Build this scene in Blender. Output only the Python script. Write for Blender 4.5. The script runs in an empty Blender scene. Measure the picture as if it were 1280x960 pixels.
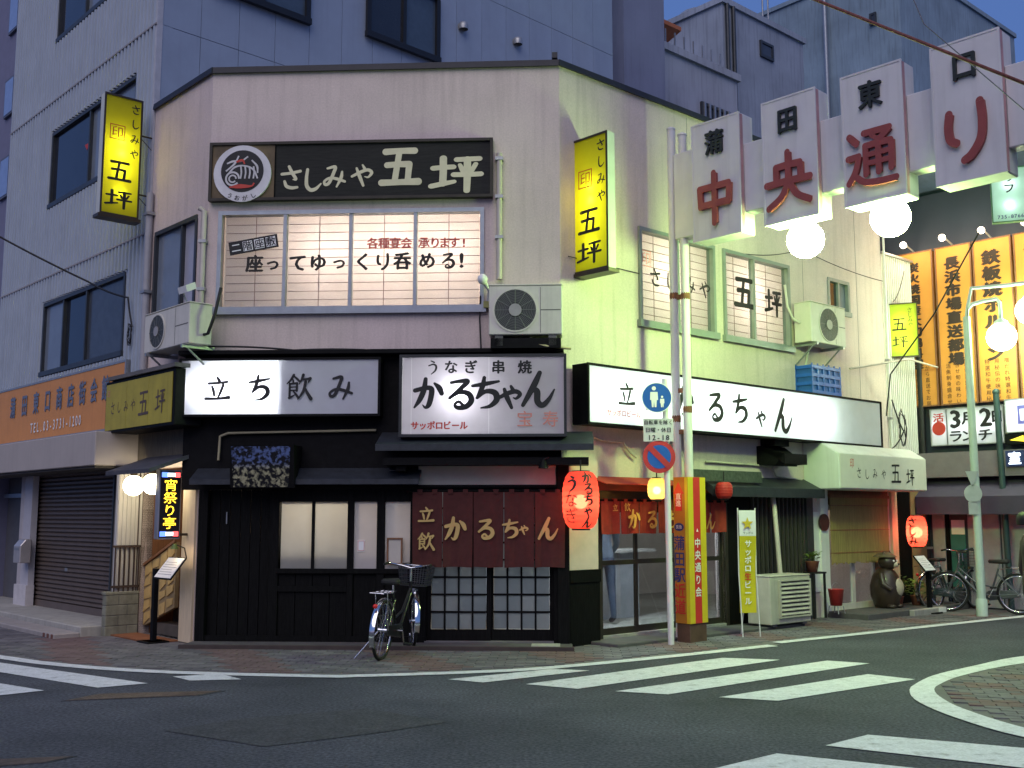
import bpy, bmesh, math, random
from mathutils import Vector, Matrix
random.seed(7)
R = math.radians
scene = bpy.context.scene
col = scene.collection

# ------------------------------------------------------------------ camera
FPX, HOR, CAMH = 1330.0, 645.0, 1.55          # focal length in photo pixels, horizon row, eye height
PITCH = math.atan((HOR - 480) / FPX)
cam_d = bpy.data.cameras.new('camera')
cam_d.sensor_width = 36.0
cam_d.lens = 36.0 * FPX / 1280.0
cam_d.clip_end = 2000
cam = bpy.data.objects.new('camera', cam_d)
cam.location = (0, 0, CAMH)
cam.rotation_euler = (R(90) + PITCH, 0, 0)
col.objects.link(cam)
scene.camera = cam

# ------------------------------------------------------------------ sky, added soft fill light, exposure
SUN_AZ, SUN_EL = R(192), R(46)                # light comes from behind the camera, a little to the left
world = bpy.data.worlds.new('World')
scene.world = world
world.use_nodes = True
wn = world.node_tree
sky = wn.nodes.new('ShaderNodeTexSky')
sky.sky_type = 'NISHITA'
sky.sun_disc = False
sky.sun_elevation = R(1.5)
sky.sun_rotation = SUN_AZ
sky.ozone_density = 5.0
sky.dust_density = 0.6
tint = wn.nodes.new('ShaderNodeMix')
tint.data_type = 'RGBA'
tint.blend_type = 'MIX'
tint.inputs[0].default_value = 0.78
tint.inputs[7].default_value = (0.32, 0.56, 1.38, 1)
bg = wn.nodes['Background']
bg.inputs[1].default_value = 0.15
wn.links.new(sky.outputs[0], tint.inputs[6])
wn.links.new(tint.outputs[2], bg.inputs[0])
sun_d = bpy.data.lights.new('fill_sun', 'SUN')  # added wide fill, stands in for street lamps behind the camera
sun_d.energy = 0.70
sun_d.angle = R(60)
sun_d.color = (1.0, 0.89, 0.87)
fill_sun = bpy.data.objects.new('fill_sun', sun_d)
sv = Vector((math.sin(SUN_AZ) * math.cos(SUN_EL), math.cos(SUN_AZ) * math.cos(SUN_EL), math.sin(SUN_EL)))
fill_sun.rotation_euler = sv.to_track_quat('Z', 'Y').to_euler()
col.objects.link(fill_sun)
vs = scene.view_settings
vs.view_transform = 'Standard'
vs.look = 'None'
vs.exposure = 1.2
vs.gamma = 1.0
scene.cycles.use_denoising = True
scene.cycles.max_bounces = 7
scene.cycles.transparent_max_bounces = 12
scene.cycles.sample_clamp_indirect = 4.0
scene.cycles.caustics_reflective = False
scene.cycles.caustics_refractive = False

# ------------------------------------------------------------------ photo pixels to points
def ray(px, py):
    x = (px - 640) / FPX
    y = (480 - py) / FPX
    return Vector((x, math.cos(PITCH) - y * math.sin(PITCH), math.sin(PITCH) + y * math.cos(PITCH)))
def G(px, py, z=0.0):
    r = ray(px, py)
    t = (z - CAMH) / r.z
    return Vector((r.x * t, r.y * t, z))

class Fr:
    """a vertical plane: u runs to the right along it, y inward, z up"""
    def __init__(s, o, ang):
        s.o = Vector((o[0], o[1], 0))
        s.ang = ang
        s.d = Vector((math.cos(ang), math.sin(ang), 0))
        s.n = Vector((math.sin(ang), -math.cos(ang), 0))
        m = Matrix.Identity(4)
        m.col[0][:3] = s.d
        m.col[1][:3] = -s.n
        m.col[3][:3] = s.o
        s.m = m
    def uv(s, px, py, n=0.0):
        r = ray(px, py)
        c = Vector((0, 0, CAMH))
        t = (n - (c - s.o).dot(s.n)) / r.dot(s.n)
        p = c + r * t
        return (p - s.o).dot(s.d), p.z
    def P(s, u, y, z):
        return s.m @ Vector((u, y, z))
    def sub(s, u, y, turn=0.0):
        return Fr(s.P(u, y, 0), s.ang + turn)
    def rect(s, tl, br, n=0.0):
        u0, z1 = s.uv(tl[0], tl[1], n)
        u1, z0 = s.uv(br[0], br[1], n)
        return u0, u1, z0, z1

# ------------------------------------------------------------------ materials (all node based)
MATS = {}
def nodes_of(m):
    m.use_nodes = True
    nt = m.node_tree
    return nt, nt.nodes, nt.links
def mat(name, c, rough=0.6, var=0.12, scale=6.0, bump=0.0, bscale=60.0, metal=0.0, spec=0.4,
        streak=0.0, c2=None, grain=None, coat=0.0, speck=0.0, sscale=60.0, wear=None):
    """principled surface with large blotches, optional second colour, vertical dirt streaks, grain and relief"""
    if name in MATS:
        return MATS[name]
    m = bpy.data.materials.new(name)
    nt, N, L = nodes_of(m)
    b = N['Principled BSDF']
    b.inputs['Roughness'].default_value = rough
    b.inputs['Metallic'].default_value = metal
    b.inputs['Specular IOR Level'].default_value = spec
    b.inputs['Coat Weight'].default_value = coat
    tc = N.new('ShaderNodeTexCoord')
    nz = N.new('ShaderNodeTexNoise')
    nz.inputs['Scale'].default_value = scale
    nz.inputs['Detail'].default_value = 6
    nz.inputs['Roughness'].default_value = 0.6
    src = tc.outputs['Object']
    if grain:
        mp = N.new('ShaderNodeMapping')
        mp.inputs['Scale'].default_value = grain
        L.new(src, mp.inputs[0])
        src = mp.outputs[0]
    L.new(src, nz.inputs['Vector'])
    rp = N.new('ShaderNodeValToRGB')
    lo = [max(0, x * (1 - var)) for x in c]
    hi = [min(1, x * (1 + var)) for x in (c2 or c)]
    rp.color_ramp.elements[0].position = 0.3
    rp.color_ramp.elements[1].position = 0.7
    rp.color_ramp.elements[0].color = (*lo, 1)
    rp.color_ramp.elements[1].color = (*hi, 1)
    L.new(nz.outputs[0], rp.inputs[0])
    out = rp.outputs[0]
    if streak > 0:
        mp = N.new('ShaderNodeMapping')
        mp.inputs['Scale'].default_value = (5, 5, 0.35)
        L.new(tc.outputs['Object'], mp.inputs[0])
        n2 = N.new('ShaderNodeTexNoise')
        n2.inputs['Scale'].default_value = 2.2
        n2.inputs['Detail'].default_value = 8
        L.new(mp.outputs[0], n2.inputs['Vector'])
        r2 = N.new('ShaderNodeValToRGB')
        r2.color_ramp.elements[0].position = 0.50
        r2.color_ramp.elements[1].position = 0.78
        r2.color_ramp.elements[0].color = (0, 0, 0, 1)
        r2.color_ramp.elements[1].color = (streak, streak, streak, 1)
        L.new(n2.outputs[0], r2.inputs[0])
        mx = N.new('ShaderNodeMix')
        mx.data_type = 'RGBA'
        L.new(r2.outputs[0], mx.inputs[0])
        L.new(out, mx.inputs[6])
        mx.inputs[7].default_value = (c[0] * .35, c[1] * .33, c[2] * .3, 1)
        out = mx.outputs[2]
    if speck > 0:
        n4 = N.new('ShaderNodeTexNoise')
        n4.inputs['Scale'].default_value = sscale
        n4.inputs['Detail'].default_value = 3
        L.new(tc.outputs['Object'], n4.inputs['Vector'])
        r4 = N.new('ShaderNodeValToRGB')
        r4.color_ramp.elements[0].position = .35
        r4.color_ramp.elements[1].position = .68
        r4.color_ramp.elements[0].color = (1-speck, 1-speck, 1-speck, 1)
        r4.color_ramp.elements[1].color = (1+speck, 1+speck, 1+speck*1.05, 1)
        L.new(n4.outputs[0], r4.inputs[0])
        m4 = N.new('ShaderNodeMix')
        m4.data_type = 'RGBA'
        m4.blend_type = 'MULTIPLY'
        m4.inputs[0].default_value = 1.0
        L.new(out, m4.inputs[6])
        L.new(r4.outputs[0], m4.inputs[7])
        out = m4.outputs[2]
    if wear:
        n5 = N.new('ShaderNodeTexNoise')
        n5.inputs['Scale'].default_value = 7
        n5.inputs['Detail'].default_value = 9
        n5.inputs['Roughness'].default_value = .75
        L.new(tc.outputs['Object'], n5.inputs['Vector'])
        r5 = N.new('ShaderNodeValToRGB')
        r5.color_ramp.elements[0].position = .53
        r5.color_ramp.elements[1].position = .68
        r5.color_ramp.elements[0].color = (0, 0, 0, 1)
        r5.color_ramp.elements[1].color = (.75, .75, .75, 1)
        L.new(n5.outputs[0], r5.inputs[0])
        m5 = N.new('ShaderNodeMix')
        m5.data_type = 'RGBA'
        L.new(r5.outputs[0], m5.inputs[0])
        L.new(out, m5.inputs[6])
        m5.inputs[7].default_value = (*wear, 1)
        out = m5.outputs[2]
    L.new(out, b.inputs['Base Color'])
    if bump > 0:
        n3 = N.new('ShaderNodeTexNoise')
        n3.inputs['Scale'].default_value = bscale
        n3.inputs['Detail'].default_value = 4
        L.new(tc.outputs['Object'], n3.inputs['Vector'])
        bp = N.new('ShaderNodeBump')
        bp.inputs['Strength'].default_value = bump
        bp.inputs['Distance'].default_value = 0.01
        L.new(n3.outputs[0], bp.inputs['Height'])
        L.new(bp.outputs[0], b.inputs['Normal'])
    MATS[name] = m
    return m
def emit(name, c, s):
    if name in MATS:
        return MATS[name]
    m = bpy.data.materials.new(name)
    nt, N, L = nodes_of(m)
    N.remove(N['Principled BSDF'])
    e = N.new('ShaderNodeEmission')
    e.inputs[0].default_value = (*c, 1)
    e.inputs[1].default_value = s
    L.new(e.outputs[0], N['Material Output'].inputs[0])
    MATS[name] = m
    return m
def translucent(name, c, front=0.35, rough=0.5, clear=0.0, gloss=0.0, ct=None):
    """acrylic panel or paper: lets light from behind glow through, also reflects; clear adds see-through"""
    if name in MATS:
        return MATS[name]
    m = bpy.data.materials.new(name)
    nt, N, L = nodes_of(m)
    b = N['Principled BSDF']
    b.inputs['Roughness'].default_value = rough
    b.inputs['Specular IOR Level'].default_value = 0.4 if gloss else 0.15
    tc = N.new('ShaderNodeTexCoord')
    nz = N.new('ShaderNodeTexNoise')
    nz.inputs['Scale'].default_value = 4
    nz.inputs['Detail'].default_value = 5
    L.new(tc.outputs['Object'], nz.inputs['Vector'])
    rp = N.new('ShaderNodeValToRGB')
    rp.color_ramp.elements[0].position = .3
    rp.color_ramp.elements[1].position = .7
    rp.color_ramp.elements[0].color = (c[0] * .92, c[1] * .91, c[2] * .9, 1)
    rp.color_ramp.elements[1].color = (*c, 1)
    L.new(nz.outputs[0], rp.inputs[0])
    L.new(rp.outputs[0], b.inputs['Base Color'])
    t = N.new('ShaderNodeBsdfTranslucent')
    if ct:
        t.inputs[0].default_value = (*ct, 1)
    else:
        L.new(rp.outputs[0], t.inputs[0])
    mx = N.new('ShaderNodeMixShader')
    mx.inputs[0].default_value = 1 - front
    L.new(b.outputs[0], mx.inputs[1])
    L.new(t.outputs[0], mx.inputs[2])
    out = mx.outputs[0]
    if clear > 0:
        tr = N.new('ShaderNodeBsdfTransparent')
        tr.inputs[0].default_value = (*(ct or c), 1)
        m2 = N.new('ShaderNodeMixShader')
        m2.inputs[0].default_value = clear
        L.new(out, m2.inputs[1])
        L.new(tr.outputs[0], m2.inputs[2])
        out = m2.outputs[0]
    L.new(out, N['Material Output'].inputs[0])
    MATS[name] = m
    return m
def glass(name, c=(0.8, 0.85, 0.88), refl=0.12, rough=0.02):
    """thin clear pane: see-through plus a mirror reflection that grows at grazing angles"""
    if name in MATS:
        return MATS[name]
    m = bpy.data.materials.new(name)
    nt, N, L = nodes_of(m)
    N.remove(N['Principled BSDF'])
    tr = N.new('ShaderNodeBsdfTransparent')
    tr.inputs[0].default_value = (*c, 1)
    gl = N.new('ShaderNodeBsdfGlossy')
    gl.inputs['Roughness'].default_value = rough
    lw = N.new('ShaderNodeLayerWeight')
    lw.inputs[0].default_value = 0.5
    pw = N.new('ShaderNodeMath')
    pw.operation = 'POWER'
    pw.inputs[1].default_value = 5.0
    L.new(lw.outputs['Facing'], pw.inputs[0])
    ad = N.new('ShaderNodeMath')
    ad.operation = 'MULTIPLY_ADD'
    ad.inputs[1].default_value = 0.8
    ad.inputs[2].default_value = refl*.5
    L.new(pw.outputs[0], ad.inputs[0])
    mx = N.new('ShaderNodeMixShader')
    L.new(ad.outputs[0], mx.inputs[0])
    L.new(tr.outputs[0], mx.inputs[1])
    L.new(gl.outputs[0], mx.inputs[2])
    L.new(mx.outputs[0], N['Material Output'].inputs[0])
    MATS[name] = m
    return m

STUCCO = mat('stucco', (0.62, 0.52, 0.48), .85, .10, .9, .3, 90, streak=.24, speck=.06, sscale=45)  # warm lamp light on the facade is mixed into this pinkish colour
STUCCO_R = STUCCO
BLACK = mat('black_paint', (0.0055, 0.0055, 0.006), .55, .3, 12, .1, 40, spec=.1)
DARKWOOD = mat('dark_stained_wood', (0.0055, 0.0055, 0.0055), .65, .5, 5, .2, 50, spec=.08, grain=(14, 14, 1.0))
REDWOOD = mat('dark_red_wood', (0.055, 0.018, 0.014), .5, .3, 6, .1, grain=(12, 12, 1))
BROWNWOOD = mat('brown_wood', (0.19, 0.085, 0.04), .5, .3, 5, .1, grain=(12, 12, .8))
CREAMWOOD = mat('cream_board', (0.62, 0.50, 0.34), .6, .1, 4, grain=(8, 8, 1))
ALU = mat('aluminium', (0.30, 0.33, 0.37), .4, .1, 8, metal=.5)
ALU_D = mat('dark_aluminium', (0.05, 0.055, 0.06), .4, .15, 8, metal=.3)
BRONZE = mat('bronze_frame', (0.06, 0.045, 0.03), .4, .15, 8, metal=.4)
WHITEP = mat('white_paint', (0.72, 0.72, 0.68), .45, .06, 4, streak=.22)
WHITE = mat('clean_white', (0.8, 0.8, 0.78), .5, .04)
IVORY = mat('ivory_plastic', (0.60, 0.58, 0.50), .45, .07, 5, streak=.3)
INK = mat('black_ink', (0.012, 0.012, 0.014), .6, .2)
REDINK = mat('red_ink', (0.50, 0.045, 0.03), .5, .1)
PINKINK = mat('faded_red_ink', (0.62, 0.24, 0.20), .6, .1)
BLUEINK = mat('navy_ink', (0.03, 0.035, 0.16), .5, .1)
CREAM = mat('cream_letter', (0.66, 0.62, 0.42), .6, .08)
STEEL = mat('galvanised_steel', (0.36, 0.37, 0.38), .45, .15, 20, metal=.6)
CHROME = mat('chrome', (0.75, 0.76, 0.8), .12, .05, metal=1.0)
RUBBER = mat('rubber', (0.012, 0.012, 0.012), .7, .2)
RUST = mat('rust', (0.17, 0.07, 0.035), .8, .4, 18, .2)
CONC = mat('concrete', (0.33, 0.32, 0.29), .9, .15, 5, .3, 60, streak=.3)
CONC_D = mat('dark_concrete', (0.13, 0.125, 0.125), .9, .2, 4, .3, 50)
ASPH = mat('asphalt', (0.066, 0.070, 0.086), .88, .34, .7, .7, 120, spec=.25, speck=.45, sscale=38)
PATCH = mat('asphalt_patch', (0.050, 0.052, 0.060), .9, .2, 6, .6, 160, speck=.4, sscale=38)
ROADPAINT = mat('road_paint', (0.62, 0.63, 0.66), .7, .10, 9, .3, 120, speck=.12, sscale=60, wear=(.22, .22, .24))
PAPER = translucent('shoji_paper', (0.86, 0.79, 0.72), .35, .9)
PAPER_R = translucent('shoji_paper_side', (0.86, 0.76, 0.64), .35, .9)
ACRYL = translucent('white_acrylic', (0.74, 0.75, 0.80), .55, .3, gloss=1)
YACRYL = translucent('yellow_acrylic', (0.80, 0.74, 0.02), .40, .3, gloss=1)
GACRYL = translucent('lime_acrylic', (0.55, 0.66, 0.05), .5, .3, gloss=1)
PINKAC = translucent('pinkish_grey_acrylic', (0.55, 0.51, 0.55), .6, .3, gloss=1)  # darker pinkish-grey acrylic for the square light box
FROST = translucent('frosted_glass', (0.52, 0.52, 0.48), .45, .25, gloss=1)
FROST_D = translucent('frosted_dark_glass', (0.17, 0.20, 0.215), .72, .2, gloss=1)
REDPAPER = translucent('red_lantern_paper', (0.75, 0.07, 0.07), .30, .6, .2, ct=(0.98, 0.11, 0.09))
ORPAPER = translucent('orange_lantern_paper', (0.85, 0.45, 0.12), .3, .6, .22, ct=(0.95, 0.62, 0.22))
CLEAR = glass('clear_glass')
DGLASS = mat('dark_window_glass', (0.018, 0.022, 0.03), .06, .2, 2, spec=.7)
BGLASS = mat('blind_window_glass', (0.17, 0.20, 0.24), .12, .12, 2, spec=.6)
NOREN = mat('maroon_cloth', (0.068, 0.017, 0.015), .9, .15, 12, .2, 300)
NOREN2 = mat('red_cloth', (0.30, 0.03, 0.018), .9, .15, 12, .2, 300)
GOLD = mat('gold_print', (0.52, 0.36, 0.13), .8, .1)
CABLE = mat('black_cable', (0.012, 0.012, 0.013), .6, .2)

# ------------------------------------------------------------------ mesh builder and object helpers
OFF = {}
def _attach(o, parent):
    col.objects.link(o)
    if parent is not None:
        o.parent = parent
def tag(o, label=None, cat=None, group=None, kind=None):
    if label: o['label'] = label
    if cat: o['category'] = cat
    if group: o['group'] = group
    if kind: o['kind'] = kind
    return o
def thing(name, label, cat, fr, base, group=None):
    o = bpy.data.objects.new(name, None)
    o.empty_display_size = 0.1
    col.objects.link(o)
    o.matrix_world = fr.m @ Matrix.Translation(Vector(base))
    OFF[o.name] = Vector(base)
    return tag(o, label, cat, group)
WORLD = Fr((0, 0), 0.0)

class MB:
    def __init__(s):
        s.v = []; s.f = []; s.mi = []; s.mats = []; s.sm = []; s.gl = []
    def _m(s, m):
        if m not in s.mats:
            s.mats.append(m)
        return s.mats.index(m)
    def add(s, vs, fs, m, smooth=False):
        b = len(s.v)
        k = s._m(m)
        s.v += [Vector(p) for p in vs]
        for f in fs:
            s.f.append([b + i for i in f]); s.mi.append(k); s.sm.append(smooth)
        return s
    def box(s, x0, x1, y0, y1, z0, z1, m):
        if x0 > x1: x0, x1 = x1, x0
        if y0 > y1: y0, y1 = y1, y0
        if z0 > z1: z0, z1 = z1, z0
        v = [(x0,y0,z0),(x1,y0,z0),(x1,y1,z0),(x0,y1,z0),(x0,y0,z1),(x1,y0,z1),(x1,y1,z1),(x0,y1,z1)]
        return s.add(v, [(0,3,2,1),(4,5,6,7),(0,1,5,4),(1,2,6,5),(2,3,7,6),(3,0,4,7)], m)
    def prism(s, pts, y0, y1, m):
        """polygon in the u,z plane pushed from y0 (front) to y1"""
        n = len(pts)
        v = [(p[0], y0, p[1]) for p in pts] + [(p[0], y1, p[1]) for p in pts]
        f = [list(range(n)), list(range(2*n-1, n-1, -1))]
        f += [(i, n+i, n+(i+1) % n, (i+1) % n) for i in range(n)]
        return s.add(v, f, m)
    def sprism(s, pts, x0, x1, m):
        """polygon in the y,z plane pushed along u"""
        n = len(pts)
        v = [(x0, p[0], p[1]) for p in pts] + [(x1, p[0], p[1]) for p in pts]
        f = [list(range(n)), list(range(2*n-1, n-1, -1))]
        f += [(i, n+i, n+(i+1) % n, (i+1) % n) for i in range(n)]
        return s.add(v, f, m)
    def hprism(s, pts, z0, z1, m):
        n = len(pts)
        v = [(p[0], p[1], z0) for p in pts] + [(p[0], p[1], z1) for p in pts]
        f = [list(range(n-1, -1, -1)), list(range(n, 2*n))]
        f += [(i, (i+1) % n, n+(i+1) % n, n+i) for i in range(n)]
        return s.add(v, f, m)
    def tube(s, pts, r, m, seg=8, r1=None, closed=False):
        pts = [Vector(p) for p in pts]
        n = len(pts)
        v = []; f = []
        prev = None
        for i, p in enumerate(pts):
            a = pts[(i-1) % n] if (closed or i > 0) else p
            c = pts[(i+1) % n] if (closed or i < n-1) else p
            t = (c - a).normalized()
            ref = prev if prev is not None else (Vector((0,0,1)) if abs(t.z) < .9 else Vector((1,0,0)))
            e1 = (ref - t * ref.dot(t))
            if e1.length < 1e-6:
                e1 = t.orthogonal()
            e1.normalize()
            prev = e1
            e2 = t.cross(e1)
            rr = r if r1 is None else r + (r1 - r) * i / max(1, n-1)
            for k in range(seg):
                an = 2*math.pi*k/seg
                v.append(p + (e1*math.cos(an) + e2*math.sin(an))*rr)
        last = n if closed else n-1
        for i in range(last):
            for k in range(seg):
                a = i*seg+k; b = i*seg+(k+1) % seg
                c = ((i+1) % n)*seg+(k+1) % seg; d = ((i+1) % n)*seg+k
                f.append((a, d, c, b))
        s.add(v, f, m, True)
        if not closed:
            s.add(v[:seg], [list(range(seg))], m)
            s.add(v[-seg:], [list(range(seg-1, -1, -1))], m)
        return s
    def lathe(s, prof, c, m, seg=20, smooth=True):
        """profile of (radius, z) turned round the z axis at c"""
        v = []; f = []
        for r, z in prof:
            for k in range(seg):
                an = 2*math.pi*k/seg
                v.append((c[0]+r*math.cos(an), c[1]+r*math.sin(an), c[2]+z))
        for i in range(len(prof)-1):
            for k in range(seg):
                f.append((i*seg+k, i*seg+(k+1) % seg, (i+1)*seg+(k+1) % seg, (i+1)*seg+k))
        return s.add(v, f, m, smooth)
    def ball(s, c, r, m, seg=20, rings=12, sz=1.0):
        return s.lathe([(max(1e-4, r*math.sin(math.pi*i/rings)), -r*sz*math.cos(math.pi*i/rings)) for i in range(rings+1)], c, m, seg)
    def disc(s, c, r, y, m, seg=32, y1=None, r0=0.0):
        """upright disc facing the viewer at u,z = c"""
        ring = [(c[0]+r*math.cos(2*math.pi*k/seg), c[1]+r*math.sin(2*math.pi*k/seg)) for k in range(seg)]
        if r0 <= 0:
            if y1 is None:
                return s.add([(p[0], y, p[1]) for p in ring], [list(range(seg))], m)
            return s.prism(ring, y, y1, m)
        inn = [(c[0]+r0*math.cos(2*math.pi*k/seg), c[1]+r0*math.sin(2*math.pi*k/seg)) for k in range(seg)]
        v = [(p[0], y, p[1]) for p in ring+inn]
        f = [(k, (k+1) % seg, seg+(k+1) % seg, seg+k) for k in range(seg)]
        s.add(v, f, m)
        if y1 is not None:
            v = [(p[0], y, p[1]) for p in ring] + [(p[0], y1, p[1]) for p in ring]
            s.add(v, [(k, seg+k, seg+(k+1) % seg, (k+1) % seg) for k in range(seg)], m)
            v = [(p[0], y, p[1]) for p in inn] + [(p[0], y1, p[1]) for p in inn]
            s.add(v, [(k, (k+1) % seg, seg+(k+1) % seg, seg+k) for k in range(seg)], m)
        return s
    def wall(s, u0, u1, z0, z1, y0, y1, holes, m):
        """slab with rectangular openings, real thickness and reveals"""
        us = sorted({u0, u1, *[h[i] for h in holes for i in (0, 1)]})
        zs = sorted({z0, z1, *[h[i] for h in holes for i in (2, 3)]})
        us = [u for u in us if u0 <= u <= u1]; zs = [z for z in zs if z0 <= z <= z1]
        def solid(i, j):
            if i < 0 or j < 0 or i >= len(us)-1 or j >= len(zs)-1: return False
            a = (us[i]+us[i+1])/2; b = (zs[j]+zs[j+1])/2
            return not any(h[0] < a < h[1] and h[2] < b < h[3] for h in holes)
        for i in range(len(us)-1):
            for j in range(len(zs)-1):
                if not solid(i, j): continue
                a, b, c, d = us[i], us[i+1], zs[j], zs[j+1]
                s.add([(a,y0,c),(b,y0,c),(b,y0,d),(a,y0,d)], [(0,1,2,3)], m)
                s.add([(a,y1,c),(b,y1,c),(b,y1,d),(a,y1,d)], [(3,2,1,0)], m)
                if not solid(i-1, j): s.add([(a,y0,c),(a,y0,d),(a,y1,d),(a,y1,c)], [(0,1,2,3)], m)
                if not solid(i+1, j): s.add([(b,y0,c),(b,y0,d),(b,y1,d),(b,y1,c)], [(3,2,1,0)], m)
                if not solid(i, j-1): s.add([(a,y0,c),(b,y0,c),(b,y1,c),(a,y1,c)], [(3,2,1,0)], m)
                if not solid(i, j+1): s.add([(a,y0,d),(b,y0,d),(b,y1,d),(a,y1,d)], [(0,1,2,3)], m)
        return s
    def pane(s, u0, u1, y, z0, z1, m):
        return s.add([(u0, y, z0), (u1, y, z0), (u1, y, z1), (u0, y, z1)], [(0, 1, 2, 3)], m)
    def quad(s, a, b, c, d, m):
        return s.add([a, b, c, d], [(0, 1, 2, 3)], m)
    # ---- lettering
    def glyph(s, ch, u, z, w, h, y, m, thick=0.0, brush=True, bold=0.0, gain=1.0, turn=0.0):
        """one character centred at u,z in a cell w x h"""
        ct, st = math.cos(turn), math.sin(turn)
        s.gl.append((len(s.v), len(s.f)))
        def T(a, b, dy=0.0):
            a *= w; b *= h
            return (u + a*ct - b*st, y + dy, z + a*st + b*ct)
        if brush and ch in STROKES:
            small = 1.0
            for si, stk in enumerate(STROKES[ch]):
                pts = spline(stk)
                L_, R_ = [], []
                n = len(pts)
                for i, (x, yy, ww) in enumerate(pts):
                    a = pts[max(0, i-1)]; c = pts[min(n-1, i+1)]
                    t = Vector((c[0]-a[0], c[1]-a[1]))
                    t = t.normalized() if t.length > 0 else Vector((1, 0))
                    k = ww*gain*.5
                    L_.append((x - t.y*k, yy + t.x*k)); R_.append((x + t.y*k, yy - t.x*k))
                v = []
                dy0 = -0.0006*si
                for i in range(n):
                    d = dy0 - 0.00002*i
                    v.append(T(L_[i][0]-.5, L_[i][1]-.5, d)); v.append(T(R_[i][0]-.5, R_[i][1]-.5, d))
                f = [(2*i, 2*i+1, 2*i+3, 2*i+2) for i in range(n-1)]
                s.add(v, f, m)
                for e, i, sg in ((0, 0, -1), (1, n-1, 1)):
                    x, yy, ww = pts[i]
                    a = pts[max(0, i-1)]; c = pts[min(n-1, i+1)]
                    an = math.atan2(c[1]-a[1], c[0]-a[0]) + (0 if sg > 0 else math.pi)
                    k = ww*gain*.5
                    arc = [(x + k*math.cos(an-math.pi/2+math.pi*q/8), yy + k*math.sin(an-math.pi/2+math.pi*q/8)) for q in range(9)]
                    s.add([T(p[0]-.5, p[1]-.5, dy0-0.0009) for p in arc], [list(range(9))], m)
                if thick > 0:
                    o = L_ + R_[::-1]
                    v = [T(p[0]-.5, p[1]-.5, dy0) for p in o] + [T(p[0]-.5, p[1]-.5, dy0+thick) for p in o]
                    k = len(o)
                    s.add(v, [(i, k+i, k+(i+1) % k, (i+1) % k) for i in range(k)], m)
            return s
        v, f = font_glyph(ch, 0.0, thick > 0)
        if v:
            k = bold*.7
            sh = ((0, 0),) if bold <= 0 else ((-k, 0), (k, 0), (0, k*.7), (0, -k*.7))
            for q, (dx, dz) in enumerate(sh):
                s.add([T(p[0]+dx, p[1]+dz, (p[2]*thick if thick else 0.0)-.0004*q) for p in v], f, m)
        return s
    def text(s, txt, u, z, size, y, m, vertical=False, pitch=1.0, aspect=1.0, **k):
        """line of characters centred at u,z; vertical runs downward"""
        n = len(txt)
        for i, ch in enumerate(txt):
            if ch == ' ': continue
            o = (i - (n-1)/2)*size*pitch
            sc = 1.0
            if vertical: s.glyph(ch, u, z - o, size*aspect, size, y, m, **k)
            else: s.glyph(ch, u + o, z, size*aspect, size, y, m, **k)
        return s
    def xf(s, M, i0=0):
        for i in range(i0, len(s.v)):
            s.v[i] = M @ s.v[i]
        return s
    def build(s, name, parent=None, fr=None, base=(0, 0, 0), bevel=0.0, root=None):
        me = bpy.data.meshes.new(name)
        off = Vector((0, 0, 0))
        if parent is not None:
            p = parent
            while p.parent is not None: p = p.parent
            off = OFF.get(p.name, Vector((0, 0, 0)))
        else:
            off = Vector(base)
        me.from_pydata([tuple(p - off) for p in s.v], [], s.f)
        for m in s.mats: me.materials.append(m)
        me.polygons.foreach_set('material_index', s.mi)
        me.polygons.foreach_set('use_smooth', s.sm)
        me.update()
        o = bpy.data.objects.new(name, me)
        _attach(o, parent)
        if parent is None:
            f = fr or WORLD
            o.matrix_world = f.m @ Matrix.Translation(off)
            OFF[o.name] = off
        if bevel > 0:
            b = o.modifiers.new('bevel', 'BEVEL')
            b.width = bevel; b.segments = 1; b.limit_method = 'ANGLE'
        return o
def part(name, parent, fn, bevel=0.0):
    mb = MB()
    fn(mb)
    if len(mb.gl) > 1 and mb.gl[0][1] == 0 and name in LETTER_PARTS:
        ends = mb.gl[1:] + [(len(mb.v), len(mb.f))]
        out = None
        for (v0, f0), (v1, f1) in zip(mb.gl, ends):
            q = MB()
            q.mats = list(mb.mats)
            q.v = mb.v[v0:v1]; q.f = [[i-v0 for i in f] for f in mb.f[f0:f1]]
            q.mi = mb.mi[f0:f1]; q.sm = mb.sm[f0:f1]
            if q.f: out = q.build('character', parent)
        return out
    return mb.build(name, parent, bevel=bevel)
LETTER_PARTS = ('lettering', 'slogan', 'print', 'name', 'banquet_notice', 'beer_name', 'red_brush_mark', 'small_kana', 'characters', 'glowing_text', 'phone_number')
def dup_part(o, parent, loc):
    c = o.copy()
    col.objects.link(c)
    c.parent = parent
    c.location = Vector(o.location) + Vector(loc)
    return c
def dup_tree(o, fr, base, label, group=None, turn=0.0, scale=1.0):
    c = o.copy()
    col.objects.link(c)
    c.matrix_world = fr.m @ Matrix.Translation(Vector(base)) @ Matrix.Rotation(turn, 4, 'Z') @ Matrix.Scale(scale, 4)
    c['label'] = label
    if group: c['group'] = group
    for ch in list(o.children):
        d = ch.copy(); col.objects.link(d); d.parent = c
        for g in list(ch.children):
            e = g.copy(); col.objects.link(e); e.parent = d
    return c
def lamp(name, parent, loc, power, color=(1, .95, .88), radius=0.05):
    """the bulb's light, sitting inside the lamp or light box that is its parent"""
    d = bpy.data.lights.new(name, 'POINT')
    d.energy = power; d.color = color; d.shadow_soft_size = radius
    o = bpy.data.objects.new(name, d)
    col.objects.link(o)
    o.parent = parent
    p = parent
    while p.parent is not None: p = p.parent
    o.location = Vector(loc) - OFF.get(p.name, Vector((0, 0, 0)))
    return o

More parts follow.
